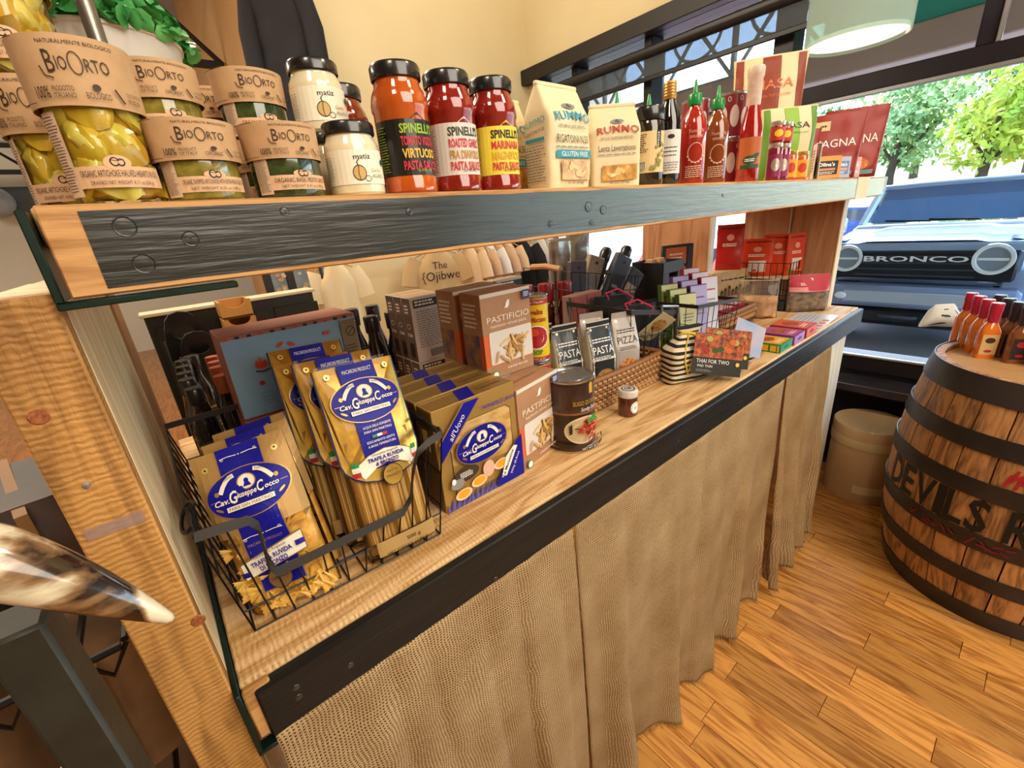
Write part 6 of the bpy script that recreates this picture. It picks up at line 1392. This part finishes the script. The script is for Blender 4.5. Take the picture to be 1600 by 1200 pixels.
# kraft box, red pouch on it, clear bags, red pouches in a rack
t = thing('kraft_box', 'pale kraft box printed with a row of houses behind the clear cracker bag', 'box', (2.17, .985, ZL), -18); w, h = .30, .19
G().box(-w/2, w/2, -.04, .05, 0, h, .0015).obj('carton', P('kraft box', '#cdb48a', .65, var=(30, '#c2a67a')), t); pr = Print(front(-.0404), .0003); pr.lines(-w*.3, w*.3, h*.76, h*.82, 1, BRN, .05, .6)
for q in range(9): u = -w*.3+w*.075*q; pr.rect(u, u+w*.06, h*.38, h*(.48+.05*(q % 3)), P('house print', '#6a5c4a', .6)); pr.poly([(u-.002, h*(.48+.05*(q % 3))), (u+w*.06+.002, h*(.48+.05*(q % 3))), (u+w*.03, h*(.56+.05*(q % 3)))], BRN)
pr.done('printed_front', t)
REDF = P('red pouch', '#b5201c', .3, coat=.4, bump=(20, .3)); ORF = P('orange red pouch', '#d4401c', .32, coat=.4, bump=(20, .3))
def rpouch(loc, rz, label, w, h, base, win=False, lean=0):
    b = Bag(w, .045, h, 2.4, lambda q: max(.06, min(1, q*5+.3)*(1-.88*q)), lambda q: 1+.03*q, .004, 20, loc[1]*9); t = thing('red_pouch', label, 'bag', loc, rz, 'red snack pouches by the right posts', rx=lean); b.geo().obj('foil_pouch', base, t, smooth=65)
    pr = Print(b.frontmap, .0008); pr.rect(-w*.4, w*.4, h*.90, h*.93, P('tear strip', '#7a1414', .4)); pr.lines(-w*.28, w*.28, h*.52, h*.60, 2, WHT, .1, .5); pr.ell(0, h*.72, w*.14, h*.07, P('pouch badge', '#e8a08a', .5), 16)
    if win: pr.rect(-w*.25, w*.3, h*.12, h*.42, P('pouch window', '#e8d8d0', .3, coat=.5)); pr.ell(-w*.3, h*.1, w*.1, h*.06, GRNP, 10)
    pr.done('printed_front', t)
rpouch((2.150, .985, ZL+.19), -62, 'dark red stand up pouch standing on the pale kraft box', .112, .205, REDF)
t = thing('wire_rack', 'black wire rack against the right post carrying the orange red pouches', 'rack', (0, 0, 0)); g = basket_wire([(2.215, .74, ZL+.002), (2.36, .74, ZL+.002), (2.36, .955, ZL+.002), (2.215, .955, ZL+.002)], [(2.215, .74, ZL+.215), (2.36, .74, ZL+.215), (2.36, .955, ZL+.215), (2.215, .955, ZL+.215)], 4, 8, 3, .0016)
g.obj('wire_grid', WIRE, t); G().box(2.216, 2.359, .741, .954, ZL+.145, ZL+.150).obj('rack_shelf', PINEL, t); G().box(2.216, 2.26, .742, .80, ZL+.004, ZL+.045, .002).obj('tray', P('tray', '#23262c', .5), t)
rpouch((2.255, .90, ZL+.151), -72, 'left orange red pouch with a pale window on the wire rack', .13, .17, ORF, True); rpouch((2.30, .83, ZL+.151), -72, 'right orange red pouch standing on the wire rack', .12, .185, ORF); rpouch((2.325, .765, ZL+.151), -30, 'small orange red pouch turned edge on at the end of the wire rack', .09, .185, ORF, True)
def clearbag(loc, rz, label, w, h, d, fill, hdr, cat='bag'):
    t = thing('clear_bag', label, cat, loc, rz); b = Bag(w, d, h, 2.6, lambda q: max(.05, min(1, q*7+.35)*min(1, (1-q)*2.2)), lambda q: 1-.05*q, .006, 20, loc[0]); b.geo().obj('clear_film', clear('bag film', '#fffaf2', .25, .08, .06), t, smooth=70)
    f = Bag(w*.94, d*.85, h*.58, 3, lambda q: max(.15, min(1, q*6+.4)*min(1, (1-q)*2.5+.3)), None, .012, 30, 3.); f.geo().obj('filling', fill, t, smooth=50)
    if hdr:
        pr = Print(lambda u, v, k: b.frontmap(u, v, .002+k), .0004); pr.rect(-w*.49, w*.49, h*.56, h*.99, hdr); pr.rect(-w*.49, w*.49, h*.56, h*.68, P('header pale', '#d98a8a', .5)); pr.lines(-w*.25, w*.25, h*.72, h*.80, 2, WHT); pr.ell(0, h*.86, w*.06, h*.05, WHT, 14); pr.done('header_card', t)
    else:
        G().box(-w*.46, w*.46, -.003, .003, h*.975, h*1.0, .001).obj('heat_seal', P('seal', '#d8d4cc', .4), t)
clearbag((2.27, .675, ZL), -50, 'clear cookie bag with a red header card near the right post', .165, .165, .07, P('cookies', '#a08668', .7, var=(45, '#5c4636'), bump=(60, .8)), P('red header', '#b82438', .5))
clearbag((2.055, .800, ZL), -66, 'clear bag of square crackers in front of the pale kraft box', .165, .165, .085, P('crackers', '#c08a50', .7, var=(35, '#d9b488'), bump=(50, .8)), None)

# ------------------------------------------------------------------ LEFT FOREGROUND
t = thing('cow_horn', 'polished cow horn pointing right in the left foreground', 'horn', (0, 0, 0))
tip = ay(264, 966, .36); bs = ay(-40, 890, .385); far = bs+Vector((-.20, .04, .055)); up = Vector((0, 0, 1))
pts = []; rad = []
for i in range(25):
    q = i/24; p = far.lerp(bs, q/.45) if q < .45 else bs.lerp(tip, (q-.45)/.55); pts.append(p+up*(.012*math.sin(q*pi))); rad.append(.0215 if q < .45 else .0215*(1-((q-.45)/.55)**1.7*.82))
pts.append(tip+(tip-bs).normalized()*.003); rad.append(.0018)
def hornmat():
    m = bpy.data.materials.new('horn'); m.use_nodes = True; n = m.node_tree.nodes; L = m.node_tree.links; b = n['Principled BSDF']; b.inputs['Roughness'].default_value = .18; b.inputs['Coat Weight'].default_value = .7
    tc = n.new('ShaderNodeTexCoord'); mp = n.new('ShaderNodeMapping'); mp.inputs['Rotation'].default_value = (0, .6, 0); mp.inputs['Scale'].default_value = (6, 26, 26); L.new(tc.outputs['Object'], mp.inputs[0])
    t1 = n.new('ShaderNodeTexNoise'); t1.inputs['Scale'].default_value = 2.2; t1.inputs['Detail'].default_value = 6; L.new(mp.outputs[0], t1.inputs['Vector'])
    sp = n.new('ShaderNodeSeparateXYZ'); L.new(tc.outputs['Object'], sp.inputs[0]); mr = n.new('ShaderNodeMapRange'); mr.inputs[1].default_value = bs.x-.01; mr.inputs[2].default_value = tip.x-.018; mr.inputs[3].default_value = .30; mr.inputs[4].default_value = -.24; L.new(sp.outputs[0], mr.inputs[0])
    ad = n.new('ShaderNodeMath'); L.new(t1.outputs[0], ad.inputs[0]); L.new(mr.outputs[0], ad.inputs[1])
    tp = n.new('ShaderNodeMapRange'); tp.inputs[1].default_value = tip.x-.012; tp.inputs[2].default_value = tip.x-.004; tp.inputs[4].default_value = .6; L.new(sp.outputs[0], tp.inputs[0]); a2 = n.new('ShaderNodeMath'); L.new(ad.outputs[0], a2.inputs[0]); L.new(tp.outputs[0], a2.inputs[1])
    r = n.new('ShaderNodeValToRGB'); e = r.color_ramp.elements; e[0].position = .36; e[0].color = lin('#2a1a12'); e[1].position = .66; e[1].color = lin('#ddd2b4'); k = e.new(.50); k.color = lin('#8a6a48'); L.new(a2.outputs[0], r.inputs[0]); L.new(r.outputs[0], b.inputs['Base Color']); return m
HM = hornmat(); G().tube(pts, .02, 20, rad=rad).obj('horn', HM, t, smooth=80)
G().tube([far+Vector((-.03, .006, .006)), far+Vector((.004, 0, .001))], .026, 18).obj('metal_collar', P('dull collar', '#5a5048', .4, .7), t)
t = thing('stand_post', 'dark painted square post under the horn at lower left', 'post', (-.150, .425, 0))
top = 1.262; G().box(-.004, .028, -.024, .018, 0, top, .003).obj('post', P('dark olive paint', '#23221a', .55, var=(30, '#2b2a20'), bump=(60, .2)), t); G().box(-.09, .09, -.08, .08, 0, .03, .004).obj('foot', P('dark olive paint', '#23221a'), t)
t = thing('tree_rack', 'black wire shelving left of the rough post with paper parcels on it', 'rack', (0, 0, 0)); g = G()
for z in (.42, .74, 1.08):
    for k in range(14): x = -.135-.042*k; g.tube([(x, .60, z), (x, 1.25, z)], .0042, 6)
    for y in (.60, .92, 1.25): g.tube([(-.14, y, z-.006), (-.70, y, z-.006)], .005, 6)
    for k in range(14):
        x = -.135-.042*k; g.tube([(x, .60, z-.006), (x-.021, .60, z-.04), (x-.042, .60, z-.006)], .003, 5)
g.obj('wire_shelves', WIRE, t)
for x in (-.22, -.70):
    for y in (.66, 1.25): G().tube([(x, y, 0), (x, y, 1.5)], .009, 8).obj('upright', WIRE, t)
rnd = random.Random(8)
for j, z in enumerate((.425, .745, 1.085)):
    for k in range(3):
        x = -.22-.17*k; t = thing('paper_parcel', f'{("right", "middle", "left")[k]} brown paper parcel on the {("bottom", "middle", "top")[j]} tier of the wire shelving', 'parcel', (x, .86, z), rnd.uniform(-12, 12), 'brown paper parcels on the wire shelving')
        h = (.20, .22, .13)[j]; m = P('shaded kraft', '#8f6a45', .8, var=(12, '#7d5b3a')) if j < 2 else P('dark parcel', '#2a2220', .5, var=(12, '#4a3228')); Bag(.145, .26, h, 4., lambda s: 1-.25*s, lambda s: 1-.1*s, .008, 12, x*9+z).geo().obj('wrapping', m, t, smooth=60); G().ribbon([(0, -.135, .004), (0, -.125, h*.98), (0, .12, h+.003), ], .012, .001, (1, 0, 0)).obj('band', P('parcel band', '#8a6238', .6), t)  # lower tiers use kraft darkened to stand for the dim light there

# ------------------------------------------------------------------ BEHIND THE SHELF
CAB = P('black cabinet', '#1b1a15', .4, var=(3, '#24221a')); EDGE = P('pale cabinet edge', '#c9b89a', .5)
t = thing('display_cabinet', 'black cabinet with a pale top edge standing behind the shelving', 'cabinet', (0, 0, 0)); a, b_ = ay(222, 492, 1.95), ay(486, 449, 1.95)
G().box(a.x, b_.x, 1.95, 2.03, 0, a.z-.012, .003).obj('body', CAB, t); G().box(a.x-.01, b_.x+.01, 1.94, 2.04, a.z-.012, a.z, .002).obj('top', EDGE, t)
for k in range(3): G().box(a.x+.02+.19*k, a.x+.19+.19*k, 1.944, 1.95, .1, a.z-.05, .002).obj('door', CAB, t)
TAN2 = P('tan plastic', '#c08a45', .45); BKP = P('black plastic', '#17191a', .3, coat=.3)
def tray(loc, label, w, h, d, m, group, rz=0):
    t = thing('plastic_bin', label, 'bin', loc, rz, group); g = G(); n = 14
    out = [(-w/2, 0), (w/2, 0), (w/2*1.06, h)]+[(w*.36*math.cos(q*pi/10), h-h*.42*math.sin(q*pi/10)) for q in range(11)]+[(-w/2*1.06, h)]
    g.prism(out, 0, .006); g.obj('front_wall', m, t); G().box(-w/2, w/2, 0, d, 0, .006, .001).obj('bin_floor', m, t)
    for x in (-w/2, w/2-.006): G().box(x, x+.006, .004, d, 0, h, .001).obj('side_wall', m, t)
    G().box(-w/2, w/2, d-.006, d, 0, h, .001).obj('back_wall', m, t)
for k in range(3): tray((.215, 1.72-.012*k, 1.30-.058*k-.03), ('top', 'middle', 'lower')[k]+' tan plastic bin in the hanging stack before the black cabinet', .092, .056, .10, TAN2, 'tan plastic bins')
t = thing('bin_stand', 'narrow dark stand under the tan plastic bins', 'stand', (.215, 1.77, 0)); G().box(-.05, .05, -.07, .09, 1.135, 1.152, .002).obj('stand_top', BKP, t); G().box(-.04, .04, -.01, .04, 0, 1.135, .003).obj('column', BKP, t)
def slot(loc, label, w, h):
    t = thing('slotted_carrier', label, 'carrier', loc, 0, 'black slotted carriers'); g = G(); n = 20
    o = [(w/2*math.copysign(abs(math.cos(q*2*pi/n))**.7, math.cos(q*2*pi/n)), h/2+h/2*math.copysign(abs(math.sin(q*2*pi/n))**.7, math.sin(q*2*pi/n))) for q in range(n)]
    i = [(w*.26*math.cos(q*2*pi/n), h*.80+h*.07*math.sin(q*2*pi/n)) for q in range(n)]; vs = []
    for y in (0, .02): vs += [(x, y, z) for x, z in o]+[(x, y, z) for x, z in i]
    fs = []
    for q in range(n):
        p = (q+1) % n; fs += [(q, p, n+p, n+q), (2*n+q, 3*n+q, 3*n+p, 2*n+p), (q, 2*n+q, 2*n+p, p), (n+q, n+p, 3*n+p, 3*n+q)]
    g.add(vs, fs).obj('panel', BKP, t); G().box(-w*.45, w*.45, .02, .12, 0, .01, .002).obj('base', BKP, t); G().tube([(-w*.5, -.004, h*.1), (-w*.52, -.004, h*.75)], .003, 6).obj('rod', P('steel rod', '#6a7078', .3, .8), t)
p = ay(296, 540, 1.6); slot((p.x, 1.62, 1.02), 'rear black slotted carrier behind the black capped bottles', .105, p.z-1.02+.10); slot((p.x+.02, 1.55, 1.02), 'front black slotted carrier behind the black capped bottles', .10, p.z-1.02+.045)
t = thing('bin_stand', 'dark low stand carrying the black slotted carriers', 'stand', (p.x+.02, 1.62, 0)); G().box(-.08, .08, -.08, .14, .99, 1.0195, .003).obj('stand_top', BKP, t); G().box(-.05, .05, -.03, .06, 0, .99, .003).obj('column', BKP, t)
STN = P('slate ground', '#6f7a80', .6, var=(12, '#8a949a')); rnd = random.Random(6)
for k in range(2):
    p = ay(452+38*k, 470, 2.2); t = thing('stone_canvas', ('left', 'right')[k]+' tall canvas painted with tan river stones, behind the blue cartons', 'canvas', (p.x+.01, 2.42, 0), -8, 'river stone canvases'); G().box(-.05, .05, 0, .05, .8, 1.42-.03*k, .002).obj('canvas', P('canvas side', '#2a221a', .6), t); G().box(-.05, -.015, -.006, 0, .8, 1.42-.03*k).obj('edge_strip', P('canvas side', '#2a221a'), t); G().box(-.03, .03, .0, .04, 0, .8, .002).obj('easel_leg', PINEL, t)
    pr = Print(front(-.0006, 0, 0), .0004); pr.rect(-.014, .049, .805, 1.41-.03*k, STN)
    for q in range(26): pr.ell(rnd.uniform(-.008, .043), rnd.uniform(.84, 1.38), rnd.uniform(.007, .015), rnd.uniform(.008, .016), [P('stone tan', '#b8926a', .6), P('stone pale', '#c9b496', .6)][q % 2], 12, rnd.uniform(0, 2))
    pr.done('stone_picture', t)
# garments on a rail
rail = thing('clothes_rail', 'clothes rail in front of the back wall, mostly behind the upper shelf', 'rail', (0, 0, 0)); RZ = 1.40
G().tube([(.80, 2.74, RZ), (2.80, 2.74, RZ)], .012, 10).obj('bar', P('rail steel', '#55585c', .35, .8), rail)
for x in (.82, 2.78):
    G().tube([(x, 2.74, 0), (x, 2.74, RZ)], .013, 8).obj('upright', P('rail steel', '#55585c'), rail); G().box(x-.02, x+.02, 2.56, 2.92, 0, .02, .003).obj('foot', P('rail steel', '#55585c'), rail)
def garment(x, rz, label, m, w=.34, h=.62, cat='shirt', word=None, long=False):
    t = thing('hanging_'+cat, label, cat, (x, 2.74, RZ), rz, 'garments on the clothes rail')
    G().tube([(0, 0, .014), (.010, 0, .006), (.006, 0, -.02), (0, 0, -.03)], .0025, 6).tube([(-w*.42, 0, -.085), (0, 0, -.032), (w*.42, 0, -.085)], .004, 6).obj('hanger', P('hanger wood', '#b08a58', .5), t)
    def fn(side):
        def f(u, v):
            hw = w*.5*(.36+.64*min(1, v*7)) if v < .14 else w*.5*(1-.10*min(1, (v-.14)*4))
            xx = (2*u-1)*hw; dr = -.04-.06*abs(2*u-1) if v < .14 else -.04; z = -.04-.05*abs(xx)/(w*.5)-(h-.04)*v+.0
            y = side*(.030*(1-abs(2*u-1)**2.2)+.004)*(1+.4*v)+.012*math.sin(u*17+v*3)*v; return (xx, y, z)
        return f
    g = G(); g.grid(fn(-1), 22, 18); g.grid(fn(1), 22, 18); g.obj('cloth_body', m, t, smooth=80)
    for s in (-1, 1): G().tube([(s*w*.40, 0, -.10), (s*w*.55, -.008, -.19), (s*w*.60, -.012, -.27)]+([(s*w*.58, -.01, -.5)] if long else []), .045, 12, rad=[.05, .058, .062]+([.045] if long else []), M=Matrix.Diagonal((1, .34, 1, 1))).obj('sleeve', m, t, smooth=80)
    if word:
        pr = Print(lambda u, v, k: Vector((u, -.052-k, v)), .001)
        for q, (s, hh) in enumerate(word): pr.text(s, 0, -.17-.075*q, hh, INK, None)
        pr.done('lettering', t)
    return t
CT = [P('cloth cream', '#dcc8a0', .85), P('cloth khaki', '#bfa073', .85), P('cloth tan', '#c9a685', .85), P('cloth black', '#15151b', .85), P('cloth white', '#d8d4d0', .85), P('cloth beige', '#d3b796', .85)]
garment(.895, -6, 'cream hanging garment left of the bare yellow wall', CT[0], .26)
garment(1.60, -10, 'khaki T shirt on the rail with black lettering reading The Ojibwe', CT[1], .36, word=(('The', .048), ('{Ojibwe', .060)))
for k in range(5): garment(1.88+.088*k, -84, ('first', 'second', 'third', 'fourth', 'fifth')[k]+' pale shirt hung side on, counted from the khaki T shirt', CT[(5, 2, 4, 2, 5)[k]], .30)
garment(2.37, -78, 'black jacket on the rail between the pale shirts and the white ones', CT[3], .34, .70, 'jacket', long=True)
for k in range(2): garment(2.58+.10*k, -84, ('left', 'right')[k]+' long white shirt at the window end of the rail', CT[4], .30, .80)
# black jacket hung high by the tan wall
t = thing('hanging_jacket', 'long black jacket hung high against the tan wall', 'jacket', (.985, 3.00, 2.92), -35); m = CT[3]
b = Bag(.30, .16, 1.05, 2.4, lambda q: .8 if q < .8 else .8-.6*(q-.8)/.2, lambda q: .82+.15*q if q < .85 else .95-.5*(q-.85)/.15, .022, 9, 2.); o = b.geo().obj('cloth_body', m, t, smooth=80, loc=(0, 0, -1.05))
for s in (-1, 1): G().tube([(s*.12, 0, -.10), (s*.17, -.01, -.35), (s*.175, -.03, -.62), (s*.15, -.05, -.80)], .05, 12, rad=[.05, .055, .05, .04]).obj('sleeve', m, t, smooth=80)
G().tube([(0, 0, 0), (0, .01, .05), (0, .10, .06)], .006, 6).obj('hook', P('rail steel', '#55585c'), t)
# leafy bucket on a pole bracket
t = thing('metal_pole', 'grey metal pole rising from the back edge of the upper shelf at left', 'pole', (.058, 1.075, ZU)); G().tube([(0, 0, 0), (0, 0, 1.2)], .0125, 14).obj('pole', P('galvanised', '#8a8680', .3, .85, bump=(40, .2)), t); G().lathe([(.03, 0), (.03, .006), (.014, .012)], 20).obj('flange', P('galvanised', '#8a8680'), t)
t = thing('leafy_planter', 'white bucket of bright green leaves on top of a tall stand behind the jars', 'planter', (.075, 1.255, 1.70)); G().lathe([(.085, 0), (.09, .004), (.122, .17), (.126, .172), (.126, .178), (.118, .178), (.112, .15)], 40, cap=False).obj('bucket', P('bucket white', '#c9c4bc', .35, .2), t); G().lathe([(.085, .0), (.085, .003)], 24).obj('bucket_base', P('bucket white', '#c9c4bc'), t); G().lathe([(.001, .148), (.112, .15)], 24, cap=False).obj('soil', P('soil', '#2c2018', .9), t)
LG1 = P('basil leaf', '#5cb062', .4, var=(20, '#3a8a48')); rnd = random.Random(3); vs = []; fs = []
for k in range(620):
    a = rnd.uniform(0, 2*pi); r = .145*math.sqrt(rnd.random()); p = Vector((r*math.cos(a), r*math.sin(a), .165+.15*(1-(r/.155)**2)*rnd.uniform(.3, 1))); d = Vector((rnd.gauss(0, .8), rnd.gauss(0, .8), rnd.gauss(.7, .5))).normalized(); u = d.orthogonal().normalized(); q = rnd.uniform(0, 6); u = (u*math.cos(q)+d.cross(u)*math.sin(q)); w_ = d.cross(u); s_ = rnd.uniform(.010, .020); i = len(vs)
    vs += [p+u*(s_*math.cos(e))+w_*(s_*.72*math.sin(e))-d*(.25*s_*abs(math.sin(e))*-1) for e in [z_*pi/4 for z_ in range(8)]]+[p]; fs += [(i+z_, i+(z_+1) % 8, i+8) for z_ in range(8)]
tag(G().add(vs, fs).obj('leaves', LG1, t, smooth=80), kind='stuff')
t = thing('planter_stand', 'slim stand carrying the leafy white bucket', 'stand', (.075, 1.255, ZU)); G().lathe([(.06, 0), (.06, .012), (.02, .02), (.02, .14), (.08, .150), (.08, .158)], 24).obj('pedestal', P('stand dark', '#2a2824', .5), t); G().lathe([(.084, .157), (.084, .159)], 24).obj('stand_plate', P('stand dark', '#2a2824'), t)
G().box(-.01, .16, 1.105, 1.34, ZU-.03, ZU-.001, .002).obj('rear_ledge', PINE, sh)
t = thing('snack_packet', 'small red and yellow packet behind the far left jars', 'packet', (-.135+.10, .93, ZU), -10); Bag(.035, .02, .045, 2.5).geo().obj('foil', P('packet yellow', '#e09a20', .4), t); G().box(-.017, .017, -.002, .002, .043, .052).obj('seal', P('packet red', '#c8321c', .4), t)
# hall trusses, duct, screen
TR = P('truss white', '#b5b2aa', .6); TRK = P('truss black', '#1c1a19', .6)
def truss(y, z, hh, x0, x1, m, label):
    t = thing('roof_truss', label, 'truss', (0, y, z), 0, 'roof trusses of the hall'); G().box(x0, x1, -.03, .03, 0, .05).obj('bottom_chord', m, t); G().box(x0, x1, -.03, .03, hh, hh+.05).obj('top_chord', m, t); n = int((x1-x0)/.55); g = G()
    for k in range(n):
        a = x0+(x1-x0)*k/n; c = x0+(x1-x0)*(k+.5)/n; e = x0+(x1-x0)*(k+1)/n; g.tube([(a, 0, .03), (c, 0, hh), (e, 0, .03)], .022, 6)
    tag(g.obj('web_bars', m, t), kind='stuff')
truss(8.6, 2.55, .30, -5.8, 1.05, TRK, 'lowest black roof truss across the far end of the hall'); truss(7.9, 2.80, .32, -5.8, 1.05, TR, 'white roof truss in front of the lowest black one'); truss(7.2, 2.95, .30, -5.8, 1.05, TRK, 'third roof truss, black, nearer over the hall'); truss(5.0, 2.93, .55, .05, 1.08, TRK, 'black truss end meeting the tan wall near the leafy bucket')
struct('trim_3', G().box(-5.9, -.45, 6.0, 6.4, 2.72, 3.0, .01), P('duct black', '#23221f', .6))
t = thing('wall_screen', 'dark grey screen on the far pale wall at the left edge', 'screen', (-.95, 9.15, 2.3)); G().box(-.42, .42, -.05, .04, -.16, .16, .01).obj('screen', P('screen grey', '#3a3f46', .3), t); G().ball((-.2, -.10, -.02), .18, .1, .18, 14, 10).obj('speaker_dome', P('pale dome', '#9aa4ac', .4), t)
t = thing('hall_lamp', 'round lamp glowing under the duct at the far left', 'lamp', (-.82, 6.2, 2.71)); G().lathe([(.14, -.06), (.16, 0)], 24, cap=False).obj('lamp_shade', TRK, t); G().lathe([(.001, -.05), (.13, -.055)], 24, cap=False).obj('bulb', P('hall bulb', '#fff0cc', .5, emit=3), t)
